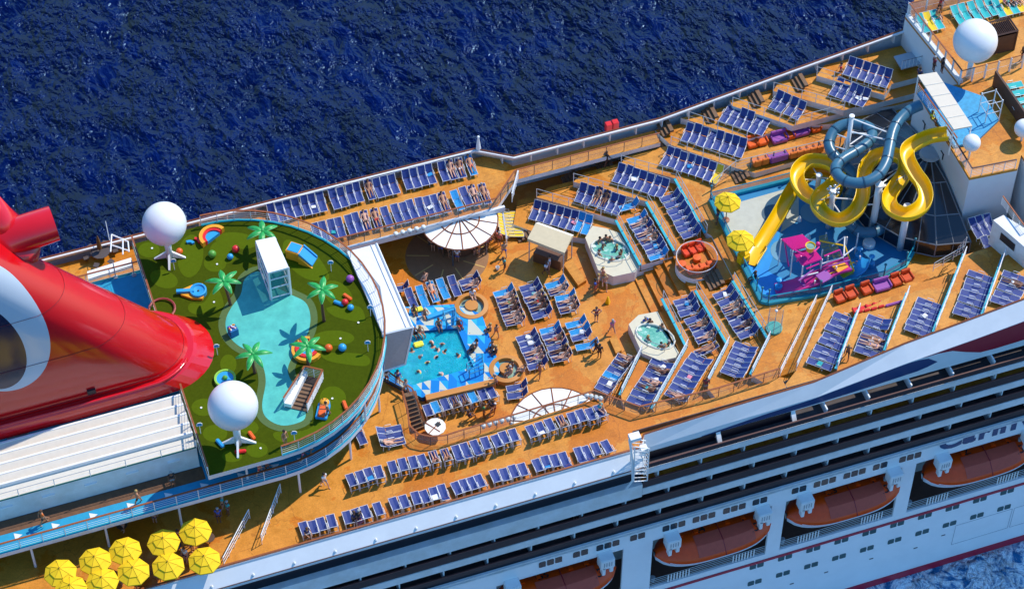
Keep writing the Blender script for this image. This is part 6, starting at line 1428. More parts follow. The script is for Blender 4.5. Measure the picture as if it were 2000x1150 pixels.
row('B1', 620, 459, 665, 447.7, 4, U, 1, 28, 'left end of the row above the far bar')
row('B2', 684, 442, 715, 434.5, 3, U, 1, 28, 'second cluster above the far bar')
row('B3', 736.6, 431, 755.4, 426, 2, U, 1, 28, 'third cluster above the far bar')
row('B4', 775.4, 421, 806.7, 412.5, 3, U, 1, 28, 'fourth cluster above the far bar')
row('B5', 823, 408.7, 866.8, 397.7, 4, U, 1, 28, 'fifth cluster above the far bar')
row('B6', 891.8, 392.7, 909.4, 387.7, 2, U, 1, 28, 'sixth cluster above the far bar', {0: TOWEL})
row('B7', 927, 385, 947, 380, 2, U, 1, 28, 'right end of the row above the far bar')
nr = 'in the near rail row'
for k, (a, n) in enumerate([((596.4, 1040.4, 649.7, 1026.6), 4), ((682, 1016.6, 716.6, 1006.6), 3), ((740.9, 1001.6, 750, 999), 1), ((773, 992.8, 782, 990.4), 1), ((793.4, 986.6, 802, 984), 1), ((816, 980.6, 867.3, 966.8), 4), ((894.9, 959.8, 940.7, 946.5), 4), ((971.9, 938, 1023, 924.5), 4), ((1053, 915.3, 1104.6, 901.5), 4), ((1133.4, 893.7, 1167, 884.5), 3), ((1188.4, 878.7, 1197, 876), 1)]):
    row('D%d' % (k+1), *a, n, U, -1, 60, f'{["leftmost", "second", "third", "fourth", "fifth", "sixth", "seventh", "eighth", "ninth", "tenth", "rightmost"][k]} cluster by the near rail')
for k, (a, n) in enumerate([((690.3, 943, 740.9, 929.5), 4), ((770.9, 921.2, 788.4, 916.5), 2), ((809.7, 912, 828.5, 907), 2), ((850.5, 901, 873.6, 894.5), 2), ((893.6, 889, 912.4, 883.7), 2), ((932.4, 878.5, 952.4, 873), 2), ((972.5, 867.5, 1005.8, 858), 3), ((1040.7, 848.7, 1077, 838), 3), ((1101.5, 831, 1175.4, 809.5), 5)]):
    row('C%d' % (k+1), *a, n, U, -1, 60, f'{["leftmost", "second", "third", "fourth", "fifth", "sixth", "seventh", "eighth", "rightmost"][k]} cluster of the inner near deck row')
row('CL', 757.9, 839, 765, 864.5, 3, U, -1, 28, 'turned sideways beside the curved glass rail')
row('CM', 703, 848, 712, 845, 1, U, 1, 42, 'under the golf deck overhang in sun')
row('E', 837.4, 807.8, 963.4, 772, 8, 0, -1, 60, 'below the pool bench', {1: TOWEL, 5: TOWEL})
row('E2', 1012, 756, 1015, 770, 2, 0, 1, 60, 'right of the lower round basin')
row('F', 803.8, 585, 887.7, 561, 5, 0, 1, 28, 'above the pool beside the screen', {1: TOWEL, 2: TOWEL, 3: TOWEL})
row('F2', 783, 563, 786, 575, 1, 0, 1, 60, 'pointing right at the screen edge above the pool')
row('F3', 920, 547, 925.5, 557.5, 2, 0, 1, 60, 'above the upper round basin')
row('G1', 987.9, 571.4, 1009, 627.7, 6, 0, 1, 60, 'upper left block of the pool deck', {0: TOWEL})
row('G2', 1036.7, 560, 1063, 612.7, 6, 0, 1, 60, 'upper middle block of the pool deck')
row('G3', 1088, 553.8, 1094, 566.4, 2, 0, 1, 60, 'top of the upper right block', {0: TOWEL})
row('G3b', 1108, 580, 1116, 602.6, 3, 0, 1, 60, 'lower part of the upper right block', {0: TOWEL})
row('G4', 1031.7, 657.7, 1055.4, 712.8, 6, 0, 1, 60, 'lower left block of the pool deck')
row('G5', 1078, 643.7, 1100.5, 697.8, 6, 0, 1, 60, 'lower middle block of the pool deck', {0: TOWEL})
row('G6', 1129.3, 632.7, 1139.3, 656, 3, 0, 1, 60, 'lower right block of the pool deck', {0: TOWEL, 1: TOWEL})
row('G7', 1148, 675.3, 1150, 682, 1, 0, 1, 60, 'beside the standing person in black', {0: TOWEL})
row('T1', 1046.3, 411.4, 1147.7, 440.2, 8, lev(1), 1, 60, 'behind the tan awning bar', {6: TOWEL, 7: TOWEL})
row('T2', 1136.5, 378, 1210, 402, 6, lev(2), 1, 60, 'second far terrace row')
row('T2x', 1232, 402, 1238, 408, 1, lev(2), 1, 60, 'turned at the end of the second far terrace row', {0: TOWEL}, yaw=R(-15))
row('T3', 1208.6, 340, 1296, 370, 7, lev(3), 1, 60, 'third far terrace row')
row('T4', 1304, 307.5, 1401.9, 341.3, 8, lev(4), 1, 60, 'fourth far terrace row', {7: YCH})
row('T5', 1344, 260, 1448, 290, 8, lev(5), 1, 60, 'fifth far terrace row left of the red chairs', backs={3: 0})
row('T6', 1419, 223, 1491.8, 249, 6, lev(6), 1, 60, 'sixth far terrace row', backs={0: 0, 1: 0, 4: 0, 5: 0})
row('T7', 1516.8, 197.7, 1561.9, 217, 4, lev(7), 1, 60, 'short four lounger far terrace row')
row('T8', 1634, 172, 1689, 194, 5, lev(8), 1, 60, 'next to topmost far terrace row')
row('T9', 1661.5, 133, 1730.3, 155.2, 6, lev(9), 1, 60, 'topmost far terrace row')
row('T2b', 1246.6, 426.5, 1290.4, 499, 8, lev(2), 1, 60, 'angled row by the full tub', {0: TOWEL, 7: TOWEL})
row('T3b', 1313, 386.4, 1353, 456.5, 7, lev(3), 1, 60, 'angled row left of the yellow umbrellas')
row('R2a', 1339, 586.3, 1350, 608.9, 3, lev(2), 1, 60, 'top of the row right of lower tub')
row('R2b', 1361.6, 622.6, 1382.9, 660, 4, lev(2), 1, 60, 'middle of the row right of lower tub')
row('R2c', 1379, 683, 1383, 690, 1, lev(2), 1, 28, 'at the bend right of the lower hot tub')
row('R3a', 1415.4, 572.5, 1433, 601.3, 3, lev(3), 1, 60, 'top of the angled row beside the water park')
row('R3b', 1441, 614, 1463, 650.2, 4, lev(3), 1, 60, 'lower angled row beside the water park')
row('R0', 1225, 702.7, 1185, 762.8, 6, 0, 1, 60, 'lowest near row at pool deck level', {3: TOWEL})
row('R1', 1294, 712, 1249, 784, 7, lev(1), 1, 28, 'row below the lower hot tub')
row('R2n', 1367.8, 703, 1322.8, 773, 7, lev(2), 1, 28, 'second near terrace row below the hot tub bend')
row('R3n', 1457, 681, 1431, 730, 6, lev(3), 1, 28, 'near terrace row left of the glass shower')
row('N5', 1650, 621.5, 1601.4, 711.6, 8, lev(5), 1, 0, 'first row right of the narrow ramp')
row('N6a', 1717.8, 626.5, 1713, 637, 2, lev(6), 1, 28, 'top of the second near forward row')
row('N6', 1709, 651, 1692.8, 688, 4, lev(6), 1, 0, 'second near forward row')
row('N7', 1813, 592, 1790.4, 646.5, 6, lev(7), 1, 0, 'third near forward row')
row('N8', 1914.4, 540, 1885.6, 614, 7, lev(8), 1, 0, 'fourth near forward row')
row('N9', 1983.2, 541, 1960.7, 590.2, 5, lev(9), 1, 0, 'last near forward row at the right edge')
row('S1', 1905, 448, 1935, 440, 3, lev(5)+1.2, 1, 28, 'in shade by the white forward wall')
row('S2', 1930, 482, 1950, 475, 2, lev(5)+1.2, 1, 28, 'in shade below the red container')
row('Z1', 1748, 212, 1762, 216, 2, lev(5), 1, 28, 'in deep shade behind the tube slide')
# turquoise loungers on the forward deck
def tq(x0, y0, x1, y1, n, place, mts=None, head=1):
    a, b_ = P(x0, y0, 9.35), P(x1, y1, 9.35); d = (b_-a).normalized(); hd = Vector((-d.y, d.x, 0))*head; rz = math.atan2(hd.y, hd.x)-PI/2
    for i in range(n):
        p = a.lerp(b_, i/max(1, n-1)); p.z = 9.004; mt = (mts or {}).get(i, TURQ)
        lounger(p, rz, 28, f'{"turquoise" if mt is TURQ else "yellow draped"} lounger {ORD[i]} of {n}, {place}', 'turquoise loungers on the forward deck', mt)
tq(1870, 32, 1885, 28, 2, 'behind the large forward radome')
tq(1903, 24, 1935, 15, 3, 'group right behind the forward radome')
tq(1950, 18, 1990, 8, 4, 'group near the top right corner', {1: YCH, 3: YCH})
tq(1802, 48, 1830, 41, 3, 'beside the glass wind screen corner', {1: YCH})
tq(1975, 168, 1998, 212, 4, 'behind the brown privacy screen', head=-1)

# folded towels left on some loungers
TWC = [mat('white towel', (.78, .78, .80), .95), TOWEL, mat('teal striped towel', (.03, .38, .40), .95, .4, 14), mat('pink towel', (.72, .25, .34), .95)]
TWB = MB().box((0, 0, .03), (.42, .34, .06)).mesh('towel', TWC[0], bevel=.02)
rs = random.Random(4)
def towel(key, i, n_, where):
    for k_, j, p, rz_, bk in SPOT:
        if k_ == key and j == i:
            o = bpy.data.objects.new('towel', TWB); COL.objects.link(o); o.location = p+Vector((rs.uniform(-.05, .05), rs.uniform(-.3, .05), .375)); o.rotation_euler = (0, 0, rz_+rs.uniform(-.5, .5)); o.scale = (rs.uniform(.8, 1.2), rs.uniform(.8, 1.5), 1)
            o.material_slots[0].link = 'OBJECT'; o.material_slots[0].material = TWC[n_]
            tag(o, f'{["white", "blue", "teal", "pink"][n_]} towel on the {ORD[j]} lounger, {where}', 'towel', 'towels left on loungers')
for key, i, n_, w_ in (('A2', 1, 0, 'second sea rail cluster'), ('A5', 3, 1, 'fifth sea rail cluster'), ('B1', 2, 2, 'leftmost cluster above the far bar'), ('B5', 1, 0, 'fifth cluster above the far bar'), ('C1', 2, 1, 'leftmost inner near cluster'), ('C8', 1, 0, 'eighth inner near cluster'), ('D2', 1, 3, 'second near rail cluster'), ('D6', 2, 0, 'sixth near rail cluster'), ('D9', 1, 1, 'ninth near rail cluster'),
                       ('G4', 0, 0, 'top of the lower left block'), ('G4', 1, 0, 'lower left block'), ('G6', 1, 0, 'lower right block'), ('G3', 1, 0, 'upper right pair'), ('G2', 1, 2, 'upper middle block'), ('T1', 5, 3, 'row behind the awning'), ('T3', 2, 0, 'third far terrace row'), ('T4', 3, 1, 'fourth far terrace row'), ('T8', 4, 0, 'next to topmost row'), ('T8', 3, 0, 'row next to the topmost'), ('R1', 0, 0, 'row below the lower tub'), ('R1', 2, 0, 'row under the lower tub'),
                       ('R2a', 0, 1, 'row right of lower tub'), ('R3a', 0, 0, 'top of the angled water park row'), ('N5', 7, 2, 'first row right of the ramp'), ('N7', 2, 0, 'third near forward row'), ('R2n', 3, 3, 'second near terrace row'), ('T2b', 5, 1, 'angled row by the full tub'), ('R0', 4, 0, 'lowest near row')): towel(key, i, n_, w_)

# stacked yellow chairs by the stair
for i in range(7):
    p = P(1000-2*i, 462-6.0*i, .05); t = lounger(p+Vector((0, 0, .0+.02*i)), R(70), 28, f'yellow stacked chair {ORD[i]} from the front, in the pile left of the tan awning', 'pile of yellow chairs', YCH, 'stacked_chair', 'chair')
railing([P(982, 430, 1.6), P(990, 482, .2)], 'white sloping handrail of the stair left of the yellow chair pile', 1.0, .8, RAILW, .05, 3)
railing([P(1000, 395, 2.8), P(1012, 350, 3.4)], 'white double handrail at the far inner corner of the walkway', 1.0, .6, RAILW, .05, 3)

# ---------------------------------------------------------------- people
SKIN = [mat('light skin', (.62, .33, .22), .55), mat('tanned skin', (.46, .21, .11), .55), mat('brown skin', (.20, .085, .045), .55), mat('dark skin', (.09, .038, .022), .55)]
HAIR = [mat('dark hair', (.02, .012, .008), .7), mat('brown hair', (.10, .045, .02), .7), mat('blond hair', (.45, .28, .09), .7), mat('grey hair', (.35, .34, .33), .8)]
CL = {k: mat(k+' cloth', c, .85) for k, c in dict(white=(.78, .78, .80), black=(.015, .015, .02), red=(.60, .02, .03), blue=(.03, .10, .45), navy=(.015, .025, .10), turquoise=(.02, .42, .45), orange=(.75, .16, .02), pink=(.75, .20, .32), purple=(.18, .06, .30), green=(.06, .30, .10), yellow=(.80, .70, .04), grey=(.28, .29, .31), maroon=(.22, .02, .04), lime=(.45, .70, .05), coral=(.80, .20, .13), tan=(.45, .30, .17)).items()}
def skin(verts, edges, rad, sub=1):
    me = bpy.data.meshes.new('tmp'); me.from_pydata(verts, edges, []); o = bpy.data.objects.new('tmp', me); COL.objects.link(o)
    md = o.modifiers.new('s', 'SKIN'); md.use_smooth_shade = True
    for i, r_ in enumerate(rad):
        v = me.skin_vertices[0].data[i]; v.radius = r_ if isinstance(r_, tuple) else (r_, r_); v.use_root = (i == 0)
    if sub: m2 = o.modifiers.new('u', 'SUBSURF'); m2.levels = sub; m2.render_levels = sub
    bpy.context.view_layer.update(); dg = bpy.context.evaluated_depsgraph_get(); out = bpy.data.meshes.new_from_object(o.evaluated_get(dg)); bpy.data.objects.remove(o); bpy.data.meshes.remove(me)
    return out
def V3(*a): return Vector(a)
def body(J, fem=False):
    """J: joints dict; returns dict of meshes"""
    vs, es, rs = [], [], []
    def add(p, r_, par=None):
        vs.append(tuple(p)); rs.append(r_); i = len(vs)-1
        if par is not None: es.append((par, i))
        return i
    pel, ch, nk, hd = J['pelvis'], J['chest'], J['neck'], J['head']
    i0 = add(pel, (.155, .115)); i1 = add(pel.lerp(ch, .5), (.13, .095), i0); i2 = add(ch, (.165, .11), i1); i3 = add(nk, .055, i2); i4 = add(nk.lerp(hd, .45), (.075, .08), i3); i5 = add(hd, (.082, .095), i4); i6 = add(hd+(hd-nk).normalized()*.09, (.06, .07), i5)
    fwd = J['face']; add(hd+fwd*.115+(nk-hd)*.08, .016, i5)
    for s_ in ('L', 'R'):
        sx_ = J['sh'+s_]; h0 = add(J['hip'+s_], .095, i0); kn = add(J['kn'+s_], .06, h0); an = add(J['an'+s_], .04, kn); add(J['toe'+s_], .035, an)
        s0 = add(sx_, .058, i2); el = add(J['el'+s_], .042, s0); wr = add(J['wr'+s_], .028, el)
        d = (J['wr'+s_]-J['el'+s_]).normalized(); pm = add(J['wr'+s_]+d*.06, (.036, .02), wr)
        side_ = d.cross(fwd if abs(d.dot(fwd)) < .9 else Vector((0, 0, 1))).normalized()
        for k, ln in enumerate((.07, .08, .075, .06)):
            a = add(J['wr'+s_]+d*(.10)+side_*(k-1.5)*.02, .009, pm); b_ = add(J['wr'+s_]+d*(.10+ln*.5)+side_*(k-1.5)*.022+fwd*.01, .008, a); add(J['wr'+s_]+d*(.10+ln*.9)+side_*(k-1.5)*.022+fwd*.03, .007, b_)
        th = add(J['wr'+s_]+d*.05+side_*.045+fwd*.01, .011, wr); add(J['wr'+s_]+d*.085+side_*.065+fwd*.02, .009, th)
    out = {'body': skin(vs, es, rs, 1)}; out['body'].materials.clear(); out['body'].materials.append(SKIN[0])
    up = (hd-nk).normalized()
    M = Matrix((fwd.cross(up).normalized(), fwd, up)).transposed().to_3x3()
    hm = MB(); hm.sphere(hd+up*.045-fwd*.022, .112, 12, 8, (1, 1.05, .95), M.to_4x4().to_3x3())
    if fem: hm.sphere(hd-up*.08-fwd*.085, .085, 8, 6, (1, .7, 1.6), M)
    out['hair'] = hm.mesh('hair', HAIR[0], True)
    em = MB()
    for s_ in (-1, 1): em.sphere(hd+M @ Vector((s_*.034, .093, .0)), .012, 6, 4)
    em.box(hd+M @ Vector((0, .092, -.062)), (.04, .012, .01)); out['face'] = em.mesh('face', HAIR[0])
    sv = [tuple(pel+(ch-pel)*.12), tuple(pel-(ch-pel)*.1)]; se = [(0, 1)]; sr = [(.165, .125), (.165, .13)]
    for s_ in ('L', 'R'):
        sv.append(tuple(J['hip'+s_])); sv.append(tuple(J['hip'+s_].lerp(J['kn'+s_], .55 if not fem else .14))); n = len(sv); se += [(1, n-2), (n-2, n-1)]; sr += [.105, .09]
    out['shorts'] = skin(sv, se, sr, 1)
    sv = [tuple(pel.lerp(ch, .1)), tuple(pel.lerp(ch, .55)), tuple(ch), tuple(ch.lerp(nk, .6))]; se = [(0, 1), (1, 2), (2, 3)]; sr = [(.168, .125), (.15, .115), (.178, .125), (.08, .07)]
    for s_ in ('L', 'R'):
        sv.append(tuple(J['sh'+s_])); sv.append(tuple(J['sh'+s_].lerp(J['el'+s_], .5))); n = len(sv); se += [(2, n-2), (n-2, n-1)]; sr += [.075, .058]
    out['shirt'] = skin(sv, se, sr, 1)
    out['bra'] = skin([tuple(ch+(ch-pel)*.08), tuple(ch-(ch-pel)*.18)], [(0, 1)], [(.175, .122), (.165, .12)], 1)
    for k in ('shorts', 'shirt', 'bra'): out[k].materials.clear(); out[k].materials.append(CL['blue'])
    return out
F = Vector((0, -1, 0))      # people face local -Y
def stand(walk=0, arms='down', bend=0):
    J = dict(pelvis=V3(0, 0, .93), chest=V3(0, -bend*.25, 1.30), neck=V3(0, -bend*.32, 1.47), head=V3(0, -.01-bend*.40, 1.60), face=F)
    for s_, x in (('L', -1), ('R', 1)):
        w = walk*x
        J['hip'+s_] = V3(x*.09, 0, .86); J['kn'+s_] = V3(x*.10, -w*.20-.02, .48); J['an'+s_] = V3(x*.10, -w*.30+(.05 if w < 0 else 0), .08+(.06 if w < 0 else 0)); J['toe'+s_] = V3(x*.11, -w*.30-.15, .035+(.03 if w < 0 else 0))
        J['sh'+s_] = V3(x*.19, -bend*.25, 1.40)
        if arms == 'down': J['el'+s_] = V3(x*.25, .02+w*.12, 1.13); J['wr'+s_] = V3(x*.25, -.05+w*.24, .90)
        elif arms == 'fwd': J['el'+s_] = V3(x*.24, -.10-bend*.2, 1.16); J['wr'+s_] = V3(x*.16, -.36-bend*.2, 1.12)
        elif arms == 'hips': J['el'+s_] = V3(x*.42, .04, 1.14); J['wr'+s_] = V3(x*.2, -.04, .99)
    return J
def sit(lean=0, arms='lap'):
    J = dict(pelvis=V3(0, .05, .10), chest=V3(0, .05+lean*.2, .46), neck=V3(0, .05+lean*.28, .63), head=V3(0, .03+lean*.3, .76), face=F)
    for s_, x in (('L', -1), ('R', 1)):
        J['hip'+s_] = V3(x*.09, .0, .08); J['kn'+s_] = V3(x*.13, -.42, .08); J['an'+s_] = V3(x*.12, -.46, -.32); J['toe'+s_] = V3(x*.12, -.6, -.36)
        J['sh'+s_] = V3(x*.19, .05+lean*.24, .56); J['el'+s_] = V3(x*.26, -.05, .30); J['wr'+s_] = V3(x*.14, -.26, .16)
    return J
def lie(back=42, up_=0):
    ca, sa = math.cos(R(back)), math.sin(R(back)); H = V3(0, .22, .47)
    def B(t, off=0, x=0): return V3(x, H.y+t*ca-off*sa, H.z+t*sa+off*ca-.02)
    J = dict(pelvis=V3(0, .10, .48), chest=B(.33, .05), neck=B(.52, .07), head=B(.65, .10), face=V3(0, -sa, ca))
    for s_, x in (('L', -1), ('R', 1)):
        kz = .62 if up_ and x > 0 else .47
        J['hip'+s_] = V3(x*.09, .03, .47); J['kn'+s_] = V3(x*.11, -.40, kz); J['an'+s_] = V3(x*.12, -.80+(.12 if kz > .5 else 0), .45); J['toe'+s_] = V3(x*.13, -.87+(.12 if kz > .5 else 0), .57)
        J['sh'+s_] = B(.44, .05, x*.19); J['el'+s_] = B(.18, .06, x*.29); J['wr'+s_] = V3(x*.2, .02, .60)
    return J
def swim():
    J = dict(pelvis=V3(0, .25, -.22), chest=V3(0, -.02, -.06), neck=V3(0, -.13, .03), head=V3(0, -.2, .12), face=V3(0, -.9, .2).normalized())
    for s_, x in (('L', -1), ('R', 1)):
        J['hip'+s_] = V3(x*.09, .3, -.24); J['kn'+s_] = V3(x*.13, .62, -.3); J['an'+s_] = V3(x*.15, .95, -.25); J['toe'+s_] = V3(x*.15, 1.05, -.24)
        J['sh'+s_] = V3(x*.19, -.08, -.02); J['el'+s_] = V3(x*.40, -.1, -.14); J['wr'+s_] = V3(x*.5, -.34, -.12)
    return J
BM = {}
for nm, J in (('stand', stand()), ('walk', stand(1)), ('fwd', stand(.5, 'fwd', .3)), ('hips', stand(0, 'hips')), ('sit', sit()), ('lean', sit(.6)), ('lie', lie(60)), ('lie2', lie(60, 1)), ('lie42', lie(42)), ('lie28', lie(28, 1)), ('lie0', lie(4)), ('swim', swim())):
    BM[nm] = (body(J), body(J, True))
PC = [0]
def person(p, pose, face, place, top=None, bot='blue', fem=False, sk=None, hair=None, sc=1.0, desc=None):
    """face: heading in degrees (world), p: world point of feet / seat"""
    sk = random.choice((0, 0, 0, 1, 1, 2)) if sk is None else sk; hair = random.choice((0, 0, 1, 1, 2, 3)) if hair is None else hair
    B = BM[pose][1 if fem else 0]; rz = R(face)+PI/2
    verb = {'stand': 'standing', 'walk': 'walking', 'fwd': 'reaching forward', 'hips': 'standing', 'sit': 'sitting', 'lean': 'sitting back', 'lie': 'lying', 'lie2': 'lying', 'lie28': 'lying', 'lie0': 'lying flat', 'swim': 'in the water'}[pose]
    wear = desc or ((f'{bot} bikini' if fem and top is None else f'{top} top, {bot} shorts' if top else f'{bot} shorts'))
    t = thing('person', f'person in {wear} {verb} {place}', 'person', p, rz, None); t.scale = (sc,)*3
    inst(B['body'], 'body', t, mat_=SKIN[sk]); inst(B['hair'], 'hair', t, mat_=HAIR[hair]); inst(B['face'], 'face', t)
    inst(B['shorts'], 'briefs' if fem and not top else 'shorts', t, mat_=CL[bot])
    if top: inst(B['shirt'], 'shirt', t, mat_=CL[top])
    elif fem: inst(B['bra'], 'bikini_top', t, mat_=CL[bot])
    return t
def pp(x, y, z, *a, **k): return person(P(x, y, z), *a, **k)
CA = -71   # heading toward the camera
# pool deck
pp(985.4, 528, 0, 'fwd', 200, 'walking the empty floor with a white bucket', 'turquoise', 'black', sk=2)
tag(MB().lathe([(.12, 0), (.17, .3), (.15, .3), (.12, .05)], 10).build('white_bucket', WHITE2, loc=P(972, 526, 0)), 'white bucket beside the walking person in turquoise', 'bucket')
pp(1066.7, 538, 0, 'walk', -60, 'in shade right of the bar awning', 'white', 'black', sk=2); pp(1073, 527, 0, 'stand', 160, 'facing the waiter in the awning shade', 'white', 'grey')
pp(1162, 572, 0, 'stand', -30, 'by the full upper tub, left one', 'blue', 'red'); pp(1168, 562, 0, 'hips', 150, 'by the full upper tub, middle one', 'tan', 'maroon'); pp(1181, 563, 0, 'walk', -100, 'by the full upper tub, right one', 'tan', 'grey'); pp(1177, 549, 0, 'stand', 200, 'behind the group at the full hot tub', None, 'tan')
pp(1164.4, 627, 0, 'hips', -100, 'alone on the open floor beside the lounger blocks', 'maroon', 'black'); pp(1195.7, 651, 0, 'walk', 100, 'alone left of the lower hot tub', 'pink', 'pink', fem=True)
pp(1170.6, 699, 0, 'stand', 60, 'beside the turquoise draped lounger', 'black', 'black', sk=2); pp(1163, 690, 0, 'walk', 180, 'close behind the person in black', 'black', 'navy', sk=2)
pp(970, 657, 0, 'walk', 90, 'right of the pool, small', None, 'orange', sk=1, sc=.85); pp(1054, 735, 0, 'walk', -130, 'below the lower left lounger block', None, 'purple', sk=1, fem=True)
pp(969, 756, 0, 'fwd', 170, 'at the lower right pool corner', None, 'blue', sk=1, fem=True); pp(830, 559, 0, 'hips', -60, 'between loungers and the round floor inlay', None, 'orange')
pp(1000, 716, .6, 'sit', 180, 'on the disc of the lower basin', None, 'pink', fem=True); pp(996, 728, .6, 'sit', 200, 'on the disc edge of the lower basin', None, 'white', fem=True); pp(1021, 724, .6, 'lean', 150, 'on the rim of the lower basin', None, 'grey')
pp(923, 578, .6, 'sit', -90, 'on the far rim of the upper basin', 'white', 'green', fem=True); pp(893, 512, 0, 'stand', 60, 'in the dark under the far canopy', 'white', 'blue')
for i, (x, y, c, s_) in enumerate([(936, 500, 'orange', 1), (951, 488, 'purple', 2), (960, 477, 'maroon', 1), (968, 462, 'pink', 0), (945, 478, 'coral', 1), (928, 497, 'blue', 0), (878, 502, 'turquoise', 1), (861, 496, 'orange', 2), (846, 488, 'turquoise', 0), (975, 480, 'coral', 1), (985, 500, 'tan', 0)]):
    pp(x, y, 0, random.choice(('stand', 'hips', 'walk')), random.uniform(0, 360), f'{ORD[i % 9]} in the crowd {"right of" if i < 6 or i > 8 else "under"} the far canopy', c, random.choice(('blue', 'black', 'grey')), sk=s_)
# pool edge and water
for i, (x, y, c, f_, fem) in enumerate([(857, 636, 'navy', -90, False), (897, 636, 'red', -80, False), (821, 650, 'purple', -70, True), (809, 652, 'black', -70, False), (830, 616, 'maroon', -90, True), (809, 609, 'coral', -90, True), (930, 676, 'white', 180, True), (924, 684, 'black', 190, False), (961, 680, 'navy', 200, False), (968, 688, 'black', 190, False), (957, 645, 'black', 180, False)]):
    pp(x, y, .56, 'sit', f_, ['on the far pool edge below the steel frame', 'on the far pool edge at its right corner', 'on the far pool edge, left pair right one', 'on the far pool edge, left pair left one', 'on the tile above the pool, right of the float', 'on the tile close to the screen', 'on the right pool edge', 'low on the right pool edge', 'on the tile near the right wall, upper', 'on the tile near the right wall, lower', 'on the orange wall right of the pool'][i], None, c, fem, sk=1+(i % 2))
for i, (x, y, c, h_, s_) in enumerate([(845, 667, 'blue', 200, 0), (847, 679, 'red', 100, 1), (864, 670, 'black', 250, 1), (866, 689, 'orange', 20, 1), (850, 696, 'navy', 300, 0), (806, 688, 'black', 90, 1), (818, 698, 'green', 0, 2), (834, 706, 'yellow', 270, 1), (821, 725, 'lime', 190, 0), (865, 730, 'blue', 170, 0), (898, 696, 'black', 130, 1), (907, 656, 'yellow', 60, 2), (919, 648, 'lime', 240, 1), (858, 684, 'purple', 150, 0), (926, 706, 'black', 100, 2)]):
    pp(x, y, .27, 'swim', h_, f'in the pool {["upper left of the splash", "left of the orange swimmer", "above the orange swimmer", "at the centre of the splash", "below the splash centre", "nearest the screen", "left of the yellow vest swimmer", "in the lower middle", "at the lower left", "at the lower edge", "at the right middle", "at the upper right corner", "just right of the upper corner", "left beside the centre", "by the lower steel frame"][i]}', c if i in (7, 8, 11, 12) else None, c, sk=s_, desc=f'{c} swimwear')
tag(MB().box((0, 0, .12), (.75, .5, .2)).build('float', mat('yellow foam float', (.80, .75, .05), .5), loc=P(817.6, 674, .27), bevel=.06), 'yellow float drifting in the pool near the screen', 'float')
tag(MB().box((0, 0, .12), (.8, .45, .15)).build('float', mat('yellow foam float', (.80, .75, .05), .5), loc=P(816, 606, .52), bevel=.05), 'yellow float lying on the tile above the pool', 'float')
tag(MB().lathe([(.25, 0), (.08, .7), (0, .75)], 4).build('caution_sign', YEL, loc=P(1187, 591, 0)), 'yellow caution cone on the floor left of the centre stair', 'caution sign')
pp(917, 820, 0, 'sit', 20, 'under the near glass railing', 'navy', 'black', sk=2, desc='dark clothes').location.z = .4
pp(944.5, 814, 0, 'stand', 0, 'left of the couple below the pool loungers', 'green', 'tan'); pp(966, 806, 0, 'fwd', -150, 'right of the couple below the pool loungers', 'white', 'red'); pp(960, 808, 0, 'walk', -150, 'beside the person in white above the near railing', 'navy', 'black')
# upper decks
pp(756, 747, U, 'stand', 60, 'at the top of the curved stair, left', 'white', 'red', sc=.9); pp(778, 750, U, 'stand', 60, 'leaning at the top of the curved stair', 'blue', 'navy'); pp(793, 768, U, 'walk', 120, 'walking by the curved stair rail', 'grey', 'grey')
pp(634.7, 950, U, 'walk', -60, 'on the near deck by the deck shadow', 'white', 'grey'); pp(600, 1054, U, 'fwd', -70, 'at the near rail by the leftmost loungers', 'navy', 'black', sk=1)
pp(693, 1024, U, 'stand', -60, 'left one of two by the near rail', 'navy', 'black', sk=2); pp(702, 1022, U, 'stand', -60, 'right one of two by the near rail', 'black', 'navy', sk=2); pp(1172, 806, U, 'sit', -60, 'at the right end of the inner near row', 'turquoise', 'navy').location.z += .4
pp(700, 848, U, 'sit', 200, 'beside the golf deck overhang', 'grey', 'blue').location.z += .4; pp(1378, 764, U, 'stand', 80, 'at the wood rail below the terraces', 'maroon', 'grey', sk=2)
pp(557.6, 868, GZ, 'stand', -60, 'on the turf by the near curved rail', None, 'tan', sk=1); pp(641.5, 812, GZ, 'fwd', 170, 'on the turf beside the smiling slide toy', 'tan', 'navy', sk=1)
pp(86, 1023, TZ, 'walk', 15, 'running on the sunny track, leftmost', 'orange', 'black', sk=1); pp(270.4, 984, TZ, 'walk', 190, 'on the track where the shade starts', None, 'black', sk=1); pp(338, 948, TZ, 'stand', -90, 'in shade by the white wall of the track', 'black', 'grey', sk=2)
pp(507, 926, TZ, 'walk', 15, 'on the shaded track, left pair', 'red', 'red', sk=0); pp(521, 922, TZ, 'walk', 15, 'on the shaded track, right of the red one', 'maroon', 'black', sk=2); pp(592, 896, TZ, 'walk', 20, 'on the shaded track, right pair left one', 'red', 'pink'); pp(609, 883, TZ, 'fwd', 20, 'on the shaded track, right pair right one', 'navy', 'white')
